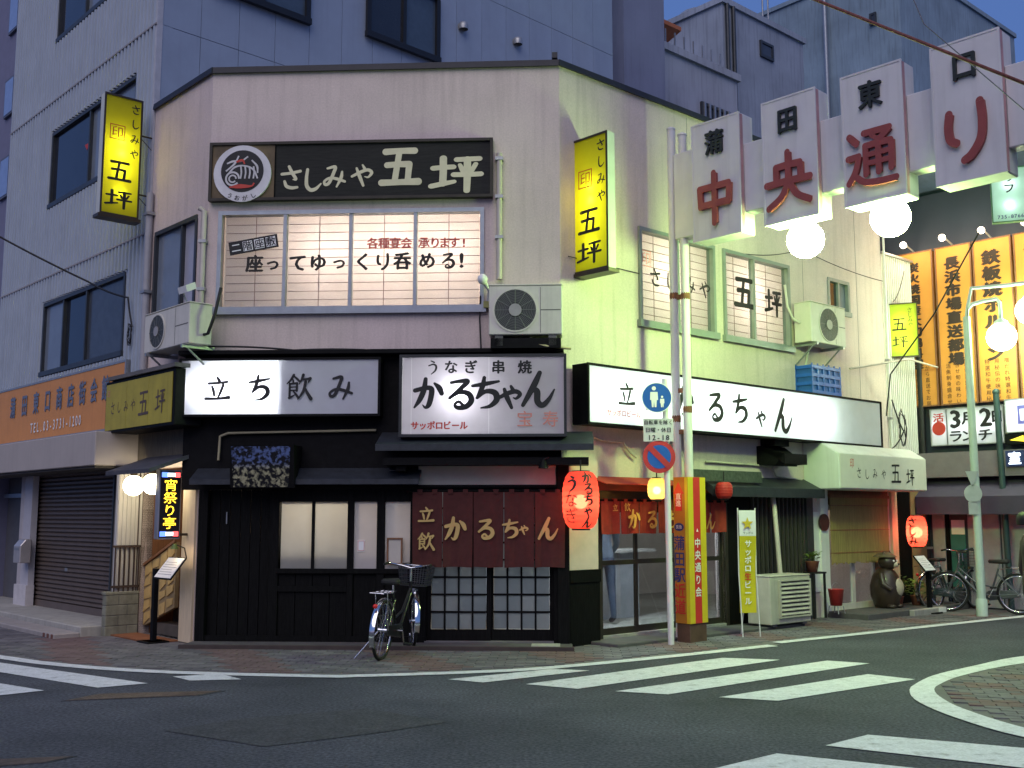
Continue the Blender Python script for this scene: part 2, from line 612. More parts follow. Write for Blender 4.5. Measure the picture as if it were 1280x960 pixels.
# ------------------------------------------------------------------ brush letters (strokes on a 100 grid) and font letters
def _s(*st):
    return [[(p[0]/100., p[1]/100., (p[2] if len(p) > 2 else 8)/100.) for p in q] for q in st]
STROKES = {
 'か': _s([(8,60,9),(40,68,9),(58,64,11),(57,40,11),(50,14,10),(40,6,6),(31,14,2)], [(40,96,8),(35,62,11),(22,30,10),(6,6,4)], [(68,82,5),(82,68,11),(90,50,9)]),
 'る': _s([(22,86,6),(48,90,8),(74,90,10),(52,66,9),(18,36,7)], [(18,36,6),(46,54,9),(76,50,11),(86,28,12),(70,8,11),(44,4,9),(34,14,6),(46,24,6),(60,12,6)]),
 'ち': _s([(10,72,6),(48,78,9),(90,86,5)], [(46,98,7),(40,68,10),(24,34,6)], [(24,34,6),(50,54,9),(78,50,12),(84,28,12),(64,8,8),(36,2,3)]),
 'や': _s([(4,46,7),(40,64,9),(72,74,9),(90,62,9),(76,42,6),(60,44,3)], [(50,96,5),(58,82,8)], [(24,82,6),(36,50,10),(54,4,7)]),
 'ゃ': _s([(14,40,8),(42,54,10),(68,60,10),(82,50,9),(70,36,6),(60,38,3)], [(52,78,6),(58,66,9)], [(30,68,7),(38,42,11),(54,4,7)]),
 'ん': _s([(58,98,8),(42,62,11),(12,6,7)], [(12,6,5),(34,44,8),(50,46,11),(52,16,11),(66,6,10),(84,24,7),(98,50,3)]),
 '立': _s([(48,98,6),(56,86,9)], [(14,74,7),(50,76,7),(88,80,8)], [(28,62,6),(34,46,8),(38,26,6)], [(72,68,8),(64,44,8),(54,20,5)], [(4,14,8),(50,14,7),(96,18,10)]),
 '飲': _s([(28,98,7),(16,78,6),(2,64,3)], [(28,94,4),(40,84,6),(50,74,6)], [(26,78,5),(27,68,5)], [(13,64,6),(13,36,6),(13,8,6)], [(13,63,5),(42,66,6)], [(42,66,6),(41,36,6)], [(14,50,4),(40,51,4)], [(14,37,4),(40,38,4)], [(12,8,7),(24,14,5),(34,20,2)], [(28,34,4),(38,22,6),(48,8,7)], [(66,98,8),(60,80,6),(50,62,3)], [(62,80,5),(82,82,6),(94,84,8)], [(94,84,8),(86,68,3)], [(76,72,8),(70,40,8),(58,18,6),(46,2,3)], [(74,48,4),(84,26,8),(98,4,10)]),
 'み': _s([(20,84,6),(52,90,9),(46,64,9),(28,22,9),(12,14,8),(8,28,7),(30,42,7),(60,38,8),(94,26,7)], [(82,68,6),(78,42,9),(60,4,5)]),
 '五': _s([(12,90,11),(50,92,10),(88,92,11)], [(48,90,10),(42,50,10),(36,10,10)], [(16,54,10),(46,56,10),(74,56,11)], [(74,56,11),(72,32,10),(70,10,10)], [(2,7,11),(50,8,10),(98,9,12)]),
 '坪': _s([(4,64,9),(24,66,9),(44,67,9)], [(24,92,10),(24,54,10),(23,20,10)], [(0,14,9),(22,20,9),(46,26,7)], [(52,87,9),(74,88,9),(97,89,9)], [(58,72,6),(64,56,8)], [(90,74,7),(82,56,7)], [(46,45,9),(72,45,9),(100,46,9)], [(73,88,10),(73,46,10),(72,0,9)]),
 'さ': _s([(10,66,8),(48,70,8),(88,78,8)], [(40,98,8),(54,70,9),(70,44,8),(58,42,3)], [(22,34,7),(30,14,9),(52,6,9),(76,8,7)]),
 'し': _s([(30,96,8),(26,60,9),(28,26,10),(44,8,10),(66,12,9),(88,34,4)]),
 'う': _s([(38,94,6),(60,84,8)], [(22,60,6),(54,70,8),(74,56,10),(68,26,9),(40,0,4)]),
 'り': _s([(20,84,10),(17,62,10),(20,42,10),(32,34,9)], [(76,94,10),(78,64,10),(74,34,10),(58,12,10),(44,4,9)]),
 '中': _s([(12,72,9),(13,54,9),(14,36,9)], [(12,72,9),(50,72,9),(88,72,9)], [(88,72,9),(87,54,9),(86,36,9)], [(14,38,9),(50,38,9),(86,38,9)], [(50,98,9),(50,50,9),(50,0,9)]),
 '央': _s([(22,74,9),(22,60,9),(22,46,9)], [(22,74,9),(50,75,9),(78,74,9)], [(78,74,9),(78,60,9),(78,46,9)], [(0,44,9),(50,45,9),(100,44,9)], [(50,98,9),(50,70,9),(48,44,9),(34,18,9),(4,0,9)], [(52,44,9),(68,18,9),(98,2,9)]),
 '通': _s([(6,92,9),(20,78,9)], [(2,54,8),(24,55,8)], [(24,55,8),(16,30,8),(2,10,8)], [(16,20,8),(34,8,8),(64,4,8),(98,4,8)], [(36,93,8),(62,93,8),(88,93,8)], [(88,93,8),(68,78,8)], [(52,86,6),(66,76,6)], [(38,70,8),(38,44,8),(38,20,8)], [(38,70,8),(64,71,8),(90,70,8)], [(90,70,8),(90,44,8),(89,22,8)], [(40,54,6),(88,54,6)], [(40,39,6),(88,39,6)], [(64,71,8),(64,20,8)]),
}
def spline(st, k=7):
    if len(st) == 2:
        a, b = st
        return [tuple(a[j] + (b[j]-a[j])*i/4 for j in range(3)) for i in range(5)]
    P = [tuple(2*st[0][j]-st[1][j] for j in range(3))] + list(st) + [tuple(2*st[-1][j]-st[-2][j] for j in range(3))]
    out = []
    for i in range(1, len(P)-2):
        for q in range(k):
            t = q/k
            out.append(tuple(.5*((2*P[i][j]) + (P[i+1][j]-P[i-1][j])*t + (2*P[i-1][j]-5*P[i][j]+4*P[i+1][j]-P[i+2][j])*t*t
                       + (3*P[i][j]-P[i-1][j]-3*P[i+1][j]+P[i+2][j])*t**3) for j in range(3)))
    out.append(tuple(st[-1]))
    return [(x, y, max(.01, w)) for x, y, w in out]
_GL = {}
def font_glyph(ch, bold=0.0, solid=False):
    key = (ch, bold, solid)
    if key in _GL: return _GL[key]
    cu = bpy.data.curves.new('lettering', 'FONT')
    cu.body = ch
    cu.size = 1.0
    cu.resolution_u = 2
    cu.offset = bold
    cu.extrude = 0.5 if solid else 0.0
    o = bpy.data.objects.new('lettering', cu)
    col.objects.link(o)
    dg = bpy.context.evaluated_depsgraph_get()
    ev = o.evaluated_get(dg)
    me = ev.to_mesh()
    v = [(p.co.x, p.co.z, p.co.y) for p in me.vertices]
    f = [tuple(p.vertices) for p in me.polygons]
    ev.to_mesh_clear()
    bpy.data.objects.remove(o)
    bpy.data.curves.remove(cu)
    if v:
        x0 = min(p[0] for p in v); x1 = max(p[0] for p in v)
        cx = (x0+x1)/2
        wide = ord(ch) > 0x2000
        cz = .36 if wide else .35
        v = [(p[0]-cx, p[2]-cz, -p[1]) for p in v]
    _GL[key] = (v, f)
    return _GL[key]

# ================================================================== LAYOUT
A, B, C = G(241, 806), G(703, 809), G(167, 792)
FRONT = Fr(A, math.atan2(B.y-A.y, B.x-A.x))
LEFT = Fr(C, math.atan2(A.y-C.y, A.x-C.x))
RIGHT = Fr(B, R(41.4))
WF, WL, WR = (B-A).length, (A-C).length, RIGHT.uv(1120, 762)[0]
ZT = FRONT.uv(480, 86)[1]
FAR = Fr(G(1165, 757), R(-46.5))             # shop front that closes the street on the right
GATE = Fr(G(866, 803), R(-46.5))             # street gate, square across the right-hand street
def struct(o):
    o['kind'] = 'structure'
    return o

# ================================================================== GROUND
mb = MB()
mb.quad((-300, -60, 0), (300, -60, 0), (300, 500, 0), (-300, 500, 0), ASPH)
struct(mb.build('road'))
def ground_poly(name, pix, z, m, thick=None):
    pts = [G(*p) for p in pix]
    mb = MB()
    if thick:
        mb.hprism([(p.x, p.y) for p in pts], z-thick, z, m)
    else:
        mb.add([(p.x, p.y, z) for p in pts], [list(range(len(pts)))], m)
    return mb.build(name)
def smooth_line(pix, k=6):
    return [G(p[0], p[1]) for p in spline([(a, b, 1) for a, b in pix], k)]
def ribbon(name, pts, w, z, m):
    mb = MB()
    v = []
    for i, p in enumerate(pts):
        a = pts[max(0, i-1)]; c = pts[min(len(pts)-1, i+1)]
        t = (c-a).normalized()
        nn = Vector((-t.y, t.x, 0))*w/2
        v += [(p.x+nn.x, p.y+nn.y, z), (p.x-nn.x, p.y-nn.y, z)]
    mb.add(v, [(2*i, 2*i+1, 2*i+3, 2*i+2) for i in range(len(pts)-1)], m)
    return mb.build(name)
EDGE_L = [(-160, 806), (-60, 815), (0, 822), (50, 829), (125, 836), (225, 841.5), (400, 846), (450, 845.5), (590, 841), (680, 836), (820, 823), (966, 807.5)]
EDGE_R = [(971, 804), (1060, 794.5), (1170, 782.5), (1280, 771), (1420, 757)]
# footway of small pavers between the shops and the white line
FOOT = [(p.x, p.y) for p in smooth_line(EDGE_L + EDGE_R, 5)]
back = [RIGHT.P(14, .3, 0), RIGHT.P(0, .3, 0), FRONT.P(0, .3, 0), LEFT.P(0, .3, 0), LEFT.P(-9, .3, 0)]
poly = FOOT + [(p.x, p.y) for p in back]
def inside(x, y, pg):
    c = False
    j = len(pg)-1
    for i in range(len(pg)):
        if (pg[i][1] > y) != (pg[j][1] > y) and x < (pg[j][0]-pg[i][0])*(y-pg[i][1])/(pg[j][1]-pg[i][1])+pg[i][0]:
            c = not c
        j = i
    return c
mb = MB()
mb.add([(x, y, .004) for x, y in poly], [list(range(len(poly)))], CONC_D)
foot = struct(mb.build('footway'))
PAV = [mat('paver_grey', (0.11, 0.105, 0.112), .85, .25, 3, .3), mat('paver_red', (0.14, 0.095, 0.092), .85, .25, 3, .3),
       mat('paver_pale', (0.145, 0.14, 0.145), .85, .25, 3, .3)]
FI = []
for i, (x, y) in enumerate(FOOT):
    a = FOOT[max(0, i-1)]; c = FOOT[min(len(FOOT)-1, i+1)]
    t_ = Vector((c[0]-a[0], c[1]-a[1])).normalized()
    FI.append((x - t_.y*.09, y + t_.x*.09))
polyi = FI + [(p.x, p.y) for p in back]
mb = MB()
for i in range(-70, 120):
    for j in range(-22, 60):
        u = i*.21 + (.105 if j % 2 else 0); v = -1.9 + j*.107
        p = FRONT.P(u, v, 0)
        if all(inside(q_.x, q_.y, polyi) for q_ in (FRONT.P(u-.1, v-.05, 0), FRONT.P(u+.1, v-.05, 0), FRONT.P(u+.1, v+.05, 0), FRONT.P(u-.1, v+.05, 0))) and p.y < 21:
            h = .012 + random.uniform(-.002, .002)
            band = int(math.floor((u + v*.55)/.62)) % 3
            m = PAV[1] if band == 0 else PAV[0 if random.random() < .7 else 2]
            a, b = u-.1, u+.1; c, d = v-.049, v+.049
            q = [FRONT.P(*t) for t in ((a, c, h), (b, c, h), (b, d, h), (a, d, h))]
            w = [FRONT.P(*t) for t in ((a, c, .003), (b, c, .003), (b, d, .003), (a, d, .003))]
            mb.add(q+w, [(0, 1, 2, 3), (4, 5, 1, 0), (5, 6, 2, 1), (6, 7, 3, 2), (7, 4, 0, 3)], m)
pv = mb.build('paver', foot)
pv['kind'] = 'stuff'
# painted lines
struct(ribbon('edge_line', smooth_line(EDGE_L), .17, .008, ROADPAINT))
struct(ribbon('edge_line', smooth_line(EDGE_R), .16, .008, ROADPAINT))
for pix in ([(560, 850), (604, 854), (737, 839), (690, 837)],
            [(657, 856), (722, 862), (975, 825.5), (903, 823)],
            [(769, 865), (835, 869), (1087, 830), (1034, 826.5)],
            [(898, 872.5), (973, 877), (1144, 850), (1085, 843.5)],
            [(1032, 933), (1085, 919.5), (1500, 955), (1500, 986)],
            [(880, 965), (971, 943), (1300, 978), (1300, 1012)],
            [(-120, 806), (0, 829), (185, 855), (122, 860.5), (0, 841), (-140, 816)],
            [(-120, 835), (0, 855), (55, 864), (0, 870), (-130, 851)],
            [(216, 846.5), (237, 851.5), (302, 850), (275, 843)]):
    struct(ground_poly('crosswalk_stripe', pix, .007, ROADPAINT))
OUT = [(1420, 808), (1280, 821), (1219, 833), (1168, 845), (1143, 857), (1137, 864), (1144, 876), (1177, 892), (1233, 911), (1280, 923), (1420, 955)]
INN = [(1420, 816), (1280, 830), (1205, 845), (1174, 857), (1168, 864), (1177, 873.5), (1205, 887.5), (1280, 911), (1420, 942)]
so, si_ = smooth_line(OUT, 6), smooth_line(INN, 6)
n_ = 48
def resample(pts, n):
    L = [0]
    for i in range(1, len(pts)): L.append(L[-1]+(pts[i]-pts[i-1]).length)
    out = []
    for k in range(n):
        t = L[-1]*k/(n-1)
        i = max(j for j in range(len(L)) if L[j] <= t+1e-9)
        i = min(i, len(pts)-2)
        f = (t-L[i])/max(1e-9, L[i+1]-L[i])
        out.append(pts[i].lerp(pts[i+1], f))
    return out
ro, ri = resample(so, n_), resample(si_, n_)
mb = MB()
mb.add([(p.x, p.y, .010) for p in ro]+[(p.x, p.y, .010) for p in ri], [(i, i+1, n_+i+1, n_+i) for i in range(n_-1)], ROADPAINT)
struct(mb.build('island_line'))
mb = MB()
ip = [(p.x, p.y) for p in ri]
mb.add([(x, y, .006) for x, y in ip], [list(range(n_))], CONC_D)
island = struct(mb.build('paved_island'))
proto = {}
ISF = Fr(G(1280, 870), R(-16))
cnt = 0
spots = []
for i in range(-40, 60):
    for j in range(-30, 40):
        u = i*.212 + (.106 if j % 2 else 0); v = j*.108
        p = ISF.P(u, v, 0)
        if all(inside(q_.x, q_.y, ip) for q_ in (ISF.P(u-.1, v-.05, 0), ISF.P(u+.1, v-.05, 0), ISF.P(u+.1, v+.05, 0), ISF.P(u-.1, v+.05, 0))): spots.append((p.y, p.x, u, v, i, j))
spots.sort(key=lambda t: (abs(t[1]/max(t[0], .1) - .42)))
rest = MB()
for k, (py, px, u, v, i, j) in enumerate(spots):
    key = 1 if (i // 2 + j // 3) % 3 == 0 else (2 if (i+j) % 4 else 0)
    if k < 280:
        if key not in proto:
            mb = MB()
            mb.box(-.1, .1, -.048, .048, .004, .016, PAV[key])
            o = mb.build('paver', island)
            proto[key] = o
        else:
            o = proto[key].copy(); col.objects.link(o); o.parent = island
        w = ISF.P(u, v, random.uniform(-.002, .002))
        o.location = (w.x, w.y, w.z)
        o.rotation_euler = (0, 0, ISF.ang)
    else:
        q = [ISF.P(*t) for t in ((u-.1, v-.048, .015), (u+.1, v-.048, .015), (u+.1, v+.048, .015), (u-.1, v+.048, .015))]
        rest.add(q, [(0, 1, 2, 3)], PAV[key])
if rest.v:
    o = rest.build('paver_field', island); o['kind'] = 'stuff'
# patches and covers
struct(ground_poly('asphalt_patch', [(206, 914), (300, 899), (458, 886), (560, 903), (470, 917), (330, 934)], .004, PATCH))
MANH = mat('rusty_cover', (0.095, 0.07, 0.058), .6, .45, 14, .4, 70, metal=.3)
def cover(label, pix, tread=True):
    P = [G(*p) for p in pix]
    c = sum(P, Vector())/4
    f = Fr(c, math.atan2(P[1].y-P[0].y, P[1].x-P[0].x))
    L = [f.m.inverted() @ p for p in P]
    t = thing('utility_cover', label, 'cover', f, (0, 0, 0))
    part('frame', t, lambda m: m.hprism([(p.x, p.y) for p in L], .0005, .005, PATCH))
    part('lid', t, lambda m: m.hprism([(p.x*.94, p.y*.92) for p in L], .002, .008, MANH))
    def studs(m):
        for i in range(24):
            for j in range(8):
                s_, q = (i+.5)/24, (j+.5)/8
                e = (L[0].lerp(L[1], s_)).lerp(L[3].lerp(L[2], s_), q)*.9
                m.box(e.x-.018, e.x+.018, e.y-.015, e.y+.015, .007, .009, MANH)
    if tread: part('tread_pattern', t, studs)
cover('rusty oblong metal cover set in the asphalt in front of the black shopfront', [(76, 877), (250, 870), (282, 864), (120, 868)])
cover('dark metal cover cut by the lower left corner', [(-80, 965), (60, 954), (96, 946), (-30, 951)], False)

# ================================================================== MAIN CORNER BUILDING
bld = thing('corner_building', 'cream two-storey corner building with chamfered front, black shopfront and lit windows upstairs', 'building', FRONT, (WF/2, 0, 0))
def in_frame(mb, fr):
    """geometry given in another wall's frame, moved into the front frame of the building"""
    return mb.xf(FRONT.m.inverted() @ fr.m)
def bpart(name, fr, fn, parent=bld, bevel=0.0):
    mb = MB()
    fn(mb)
    in_frame(mb, fr)
    return mb.build(name, parent, bevel=bevel)
zf = lambda y, n=0: FRONT.uv(480, y, n)[1]
uf = lambda x, y=700, n=0: FRONT.uv(x, y, n)[0]
ur = lambda x, y, n=0: RIGHT.uv(x, y, n)[0]
# --- openings upstairs
WIN_F = FRONT.rect((276, 266), (603, 384))
w1 = RIGHT.rect((798, 284), (893, 417)); w2 = RIGHT.rect((903, 309), (987, 432))
w1 = (w1[0], w1[1], w2[2], w2[3]+.0) if False else (w1[0], w1[1], RIGHT.uv(800, 402)[1], RIGHT.uv(798, 284)[1])
w2 = (w2[0], w2[1], w1[2], w1[3])
w3 = RIGHT.rect((1034, 347), (1062, 395))
WIN_L = LEFT.rect((195, 292), (243, 392))
# --- openings on the ground floor
z0g = .06
GD = (ur(751, 700), ur(905, 700), z0g, RIGHT.uv(830, 600)[1])            # glass doors
GL = (ur(938, 690), ur(1006, 690), RIGHT.uv(970, 735)[1], RIGHT.uv(970, 622)[1])
GE = (ur(1036, 700), ur(1113, 700), z0g, RIGHT.uv(1070, 612)[1])
ST = (LEFT.uv(176, 700)[0], LEFT.uv(229, 700)[0], .0, LEFT.uv(200, 585)[1])
zs = zf(446)
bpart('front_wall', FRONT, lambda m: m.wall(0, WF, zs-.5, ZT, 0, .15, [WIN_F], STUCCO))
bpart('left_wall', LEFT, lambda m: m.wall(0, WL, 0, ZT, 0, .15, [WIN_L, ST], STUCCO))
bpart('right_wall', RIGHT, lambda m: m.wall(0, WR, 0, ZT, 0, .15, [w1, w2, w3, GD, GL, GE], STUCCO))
BK = 4.6
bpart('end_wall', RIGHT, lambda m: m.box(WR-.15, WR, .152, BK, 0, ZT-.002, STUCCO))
pts = [LEFT.P(.1, .3, 0), FRONT.P(.15, .16, 0), FRONT.P(WF-.1, .16, 0), RIGHT.P(.1, .16, 0), RIGHT.P(WR-.16, .16, 0), RIGHT.P(WR-.16, BK, 0), RIGHT.P(-1.5, BK, 0)]
loc = [FRONT.m.inverted() @ p for p in pts]
INT = mat('interior_plaster', (0.55, 0.53, 0.48), .8, .1, 3)
part('upper_floor', bld, lambda m: m.hprism([(p.x, p.y) for p in loc], 2.75, 2.95, INT))
part('roof', bld, lambda m: m.hprism([(p.x, p.y) for p in loc], ZT-.3, ZT-.12, CONC))
part('ground_floor_slab', bld, lambda m: m.hprism([(p.x, p.y) for p in loc], .01, .07, CONC))
part('inner_back_wall', bld, lambda m: m.add(
    [(loc[5].x, loc[5].y, .07), (loc[6].x, loc[6].y, .07), (loc[6].x, loc[6].y, 2.75), (loc[5].x, loc[5].y, 2.75)], [(0, 1, 2, 3)], INT))
COP = mat('dark_coping', (0.025, 0.025, 0.032), .5, .2, 5, metal=.1)
def coping(m, L, e0=0.0, e1=0.0):
    m.box(-e0, L+e1, -.04, .2, ZT, ZT+.055, COP)
    m.box(-e0, L+e1, -.045, -.02, ZT-.025, ZT+.02, COP)
bpart('front_coping', FRONT, lambda m: coping(m, WF, -.005, -.005))
bpart('left_coping', LEFT, lambda m: coping(m, WL, 0, .03))
bpart('right_coping', RIGHT, lambda m: coping(m, WR, .03, 0))
bpart('roof_fitting', FRONT, lambda m: m.box(WF-.09, WF-.02, -.03, .03, ZT+.085, ZT+.16, COP))

# --- upstairs windows with paper screens behind the glass
def shoji_window(fr, r, cols, rows, name='window', frame=ALU, light=True, dim=None, power=7, fw=.04, wide=()):
    u0, u1, z0, z1 = r
    def frm(m):
        m.box(u0-.02, u1+.02, -.035, .09, z1-fw, z1+.012, frame)
        m.box(u0-.05, u1+.05, -.07, .09, z0-.07, z0+fw*.6, frame)
        m.box(u0-.02, u0+fw*.8, -.034, .088, z0+fw*.6, z1-fw, frame)
        m.box(u1-fw*.8, u1+.02, -.034, .088, z0+fw*.6, z1-fw, frame)
        for i in range(1, len(cols)-1):
            w = fw*.55
            yo = 0 if i % 2 else .012
            m.box(cols[i]-w, cols[i]+w, -.025+yo, .06, z0+fw*.6, z1-fw, frame)
    wroot = bpart(name, fr, frm)
    for i in range(len(cols)-1):
        a, b = cols[i]+fw*.55, cols[i+1]-fw*.55
        bpart('glass_pane', fr, lambda m: m.box(a, b, .018 + (i % 2)*.012, .022 + (i % 2)*.012, z0+.02, z1-.03, CLEAR), wroot)
        bpart('paper_screen', fr, lambda m: m.quad((a-.02, .105, z0), (b+.02, .105, z0), (b+.02, .105, z1), (a-.02, .105, z1), PAPER), wroot)
        def grid(m):
            g = mat('screen_wood', (0.42, 0.30, 0.25), .6, .1)
            for k in range(1, rows):
                z = z0+.03 + (z1-z0-.06)*k/rows
                m.box(a, b, .092, .103, z-.003, z+.003, g)
            c = (a+b)/2
            m.box(c-.005, c+.005, .088, .0915, z0, z1, g)
        bpart('screen_grid', fr, grid, wroot)
    # lit room behind the paper
    def room(m):
        d = .75
        for q in (((u0-.05, .152, z0-.1), (u1+.05, .152, z0-.1), (u1+.05, d, z0-.1), (u0-.05, d, z0-.1)),
                  ((u0-.05, .152, z1+.1), (u1+.05, .152, z1+.1), (u1+.05, d, z1+.1), (u0-.05, d, z1+.1)),
                  ((u0-.05, .152, z0-.1), (u0-.05, d, z0-.1), (u0-.05, d, z1+.1), (u0-.05, .152, z1+.1)),
                  ((u1+.05, .152, z0-.1), (u1+.05, d, z0-.1), (u1+.05, d, z1+.1), (u1+.05, .152, z1+.1)),
                  ((u0-.05, d, z0-.1), (u1+.05, d, z0-.1), (u1+.05, d, z1+.1), (u0-.05, d, z1+.1))):
            m.quad(*q, INT)
    bpart('lit_room', fr, room, wroot)
    return wroot
inv = FRONT.m.inverted()
def room_lamp(parent, fr, u, y, z, power, color=(1, .72, .48), radius=.1):
    p = inv @ fr.P(u, y, z)
    return lamp('room_lamp', parent, p, power, color, radius)
c_f = [FRONT.uv(x, 320)[0] for x in (278, 356, 438, 519, 601)]
wf = shoji_window(FRONT, WIN_F, c_f, 11)
zc = (WIN_F[2]+WIN_F[3])/2
for x in (400, 480, 562):
    room_lamp(wf, FRONT, uf(x, 320), .6, zc+.15, 11.5, (1, .77, .66))
c_1 = [w1[0], (w1[0]+w1[1])/2, w1[1]]
c_2 = [w2[0], ur(942, 380), w2[1]]
wr1 = shoji_window(RIGHT, w1, c_1, 11, frame=mat('grey_green_frame', (0.26, 0.29, 0.28), .45, .1, metal=.2))
wr2 = shoji_window(RIGHT, w2, c_2, 11, frame=MATS['grey_green_frame'])
room_lamp(wr1, RIGHT, (w1[0]+w1[1])/2, .6, (w1[2]+w1[3])/2+.1, 20, (1, .80, .66))
room_lamp(wr2, RIGHT, (w2[0]+w2[1])/2, .6, (w2[2]+w2[3])/2+.1, 20, (1, .80, .66))
def plain_window(fr, r, cols, parent=bld, frame=ALU_D, glass_m=(DGLASS, BGLASS), name='window', fw=.045, host=bpart, depth=.09):
    u0, u1, z0, z1 = r
    def frm(m):
        m.box(u0, u1, -.02, depth, z1-fw, z1+.01, frame)
        m.box(u0-.02, u1+.02, -.04, depth, z0-.03, z0+fw, frame)
        m.box(u0-.01, u0+fw, -.019, depth-.002, z0+fw, z1-fw, frame)
        m.box(u1-fw, u1+.01, -.019, depth-.002, z0+fw, z1-fw, frame)
        for c in cols[1:-1]:
            m.box(c-fw*.5, c+fw*.5, -.012, depth-.01, z0+fw, z1-fw, frame)
    w = host(name, fr, frm, parent)
    for i in range(len(cols)-1):
        a, b = cols[i]+fw*.5, cols[i+1]-fw*.5
        host('glass_pane', fr, lambda m: m.box(a, b, .03+.012*(i % 2), .04+.012*(i % 2), z0+fw*.5, z1-fw*.5, glass_m[i % len(glass_m)]), w)
    return w
plain_window(RIGHT, w3, [w3[0], (w3[0]+w3[1])*.5, w3[1]], frame=MATS['grey_green_frame'])
plain_window(LEFT, WIN_L, [WIN_L[0], WIN_L[0]*.35+WIN_L[1]*.65, WIN_L[1]], glass_m=(BGLASS, mat('pale_curtain_glass', (0.36, 0.36, 0.42), .15, .08)), frame=ALU_D)
# thin score lines of the render coat on the side wall
def scores(m):
    for u in (ur(x_score, 250),):
        m.box(u-.004, u+.004, -.0035, .0, 3.2, ZT-.06, mat('score_joint', (0.30, 0.27, 0.25), .9))
for x_score in (860, 1000, 1066):
    bpart('joint_line', RIGHT, scores)

# --- downpipes
def pipe_set(m, fr_pts, r, mt, clips=()):
    m.tube(fr_pts, r, mt, 10)
    for z in clips:
        u, y = fr_pts[0][0], fr_pts[0][1]
        m.box(u-r*1.4, u+r*1.4, y-r*1.2, .0, z-.02, z+.02, STEEL)
PIPE = mat('pale_pipe', (0.50, 0.45, 0.40), .5, .1, 4, streak=.3)
up = uf(624, 300, .05)
bpart('downpipe', FRONT, lambda m: pipe_set(m, [(up, -.05, zf(352)), (up, -.05, zf(196))], .036, PIPE, (zf(250), zf(300), zf(203))))
up2 = uf(253, 320, .05)
bpart('downpipe', FRONT, lambda m: pipe_set(m, [(up2, -.045, zf(395)), (up2, -.045, zf(262)), (up2-.06, -.045, zf(258))], .035, PIPE, (zf(300), zf(360))))
ul = LEFT.uv(191, 200, .05)[0]
bpart('downpipe', LEFT, lambda m: pipe_set(m, [(ul-.01, -.06, 3.1), (ul-.01, -.06, 6.0)], .05, mat('grey_pipe', (0.34, 0.34, 0.36), .5, .1), (3.5, 4.6, 5.7)))

# --- black shopfront, ground floor
NF = .06
fu = lambda x, y=720: FRONT.uv(x, y, NF)[0]
fz = lambda y: FRONT.uv(480, y, NF)[1]
zb, zwin0, zwin1 = .0, fz(711), fz(627)
zbeam = fz(612)
def post(x0, x1, z1=None, y=-NF, d=.16, m_=DARKWOOD, z0=0.0):
    return bpart('post', FRONT, lambda m: m.box(fu(x0), fu(x1), y, y+d, z0, z1 or zbeam, m_), bevel=.006)
for a, b in ((246, 258), (335, 347), (433, 441), (470, 480), (512, 533), (692, 711)):
    post(a, b, y=-NF-(.03 if a in (246, 692) else 0))
# blind door of upright boards at the far left of the front
n = 6
for i in range(n):
    a = fu(258)+(fu(335)-fu(258))*i/n; b = fu(258)+(fu(335)-fu(258))*(i+1)/n
    bpart('plank', FRONT, lambda m: m.box(a+.003, b-.003, -NF+.06, -NF+.10, .02, zbeam, DARKWOOD), bevel=.003)
bpart('door_handle', FRONT, lambda m: m.tube([(fu(280), -NF+.03, fz(655)), (fu(280), -NF+.03, fz(640))], .008, STEEL))
# boards below the windows
for a, b in ((347, 433), (441, 470), (480, 512)):
    k = max(1, int(round((b-a)/22)))
    for i in range(k):
        x0 = fu(a)+(fu(b)-fu(a))*i/k; x1 = fu(a)+(fu(b)-fu(a))*(i+1)/k
        bpart('plank', FRONT, lambda m: m.box(x0+.003, x1-.003, -NF+.03, -NF+.07, .02, zwin0-.05, DARKWOOD), bevel=.003)
bpart('window_rail', FRONT, lambda m: m.box(fu(345), fu(513), -NF-.015, -NF+.10, zwin0-.06, zwin0, DARKWOOD), bevel=.005)
bpart('skirting', FRONT, lambda m: m.box(fu(258), fu(533), -NF-.01, -NF+.03, 0, .12, DARKWOOD))
bpart('lower_rail', FRONT, lambda m: m.box(fu(347), fu(433), -NF+.005, -NF+.03, fz(740), fz(733), DARKWOOD))
FROST2 = translucent('pale_frosted_glass', (0.60, 0.56, 0.53), .72, .35, gloss=1)
fwn = bpart('shop_window', FRONT, lambda m: (m.box(fu(347), fu(433), -NF+.01, -NF+.09, zwin1, zbeam, DARKWOOD),
     m.box(fu(388), fu(391.5), -NF+.005, -NF+.07, zwin0, zwin1, DARKWOOD)))
for a, b, g in ((349, 388, FROST), (391.5, 433, FROST)):
    bpart('glass_pane', FRONT, lambda m: m.pane(fu(a), fu(b), -NF+.038, zwin0, zwin1, g), fwn)
for a, b in ((441, 470), (480, 512)):
    w = bpart('shop_window', FRONT, lambda m: m.box(fu(a), fu(b), -NF+.01, -NF+.09, zwin1, zbeam, DARKWOOD))
    bpart('glass_pane', FRONT, lambda m: m.pane(fu(a), fu(b), -NF+.038, zwin0, zwin1, FROST2), w)
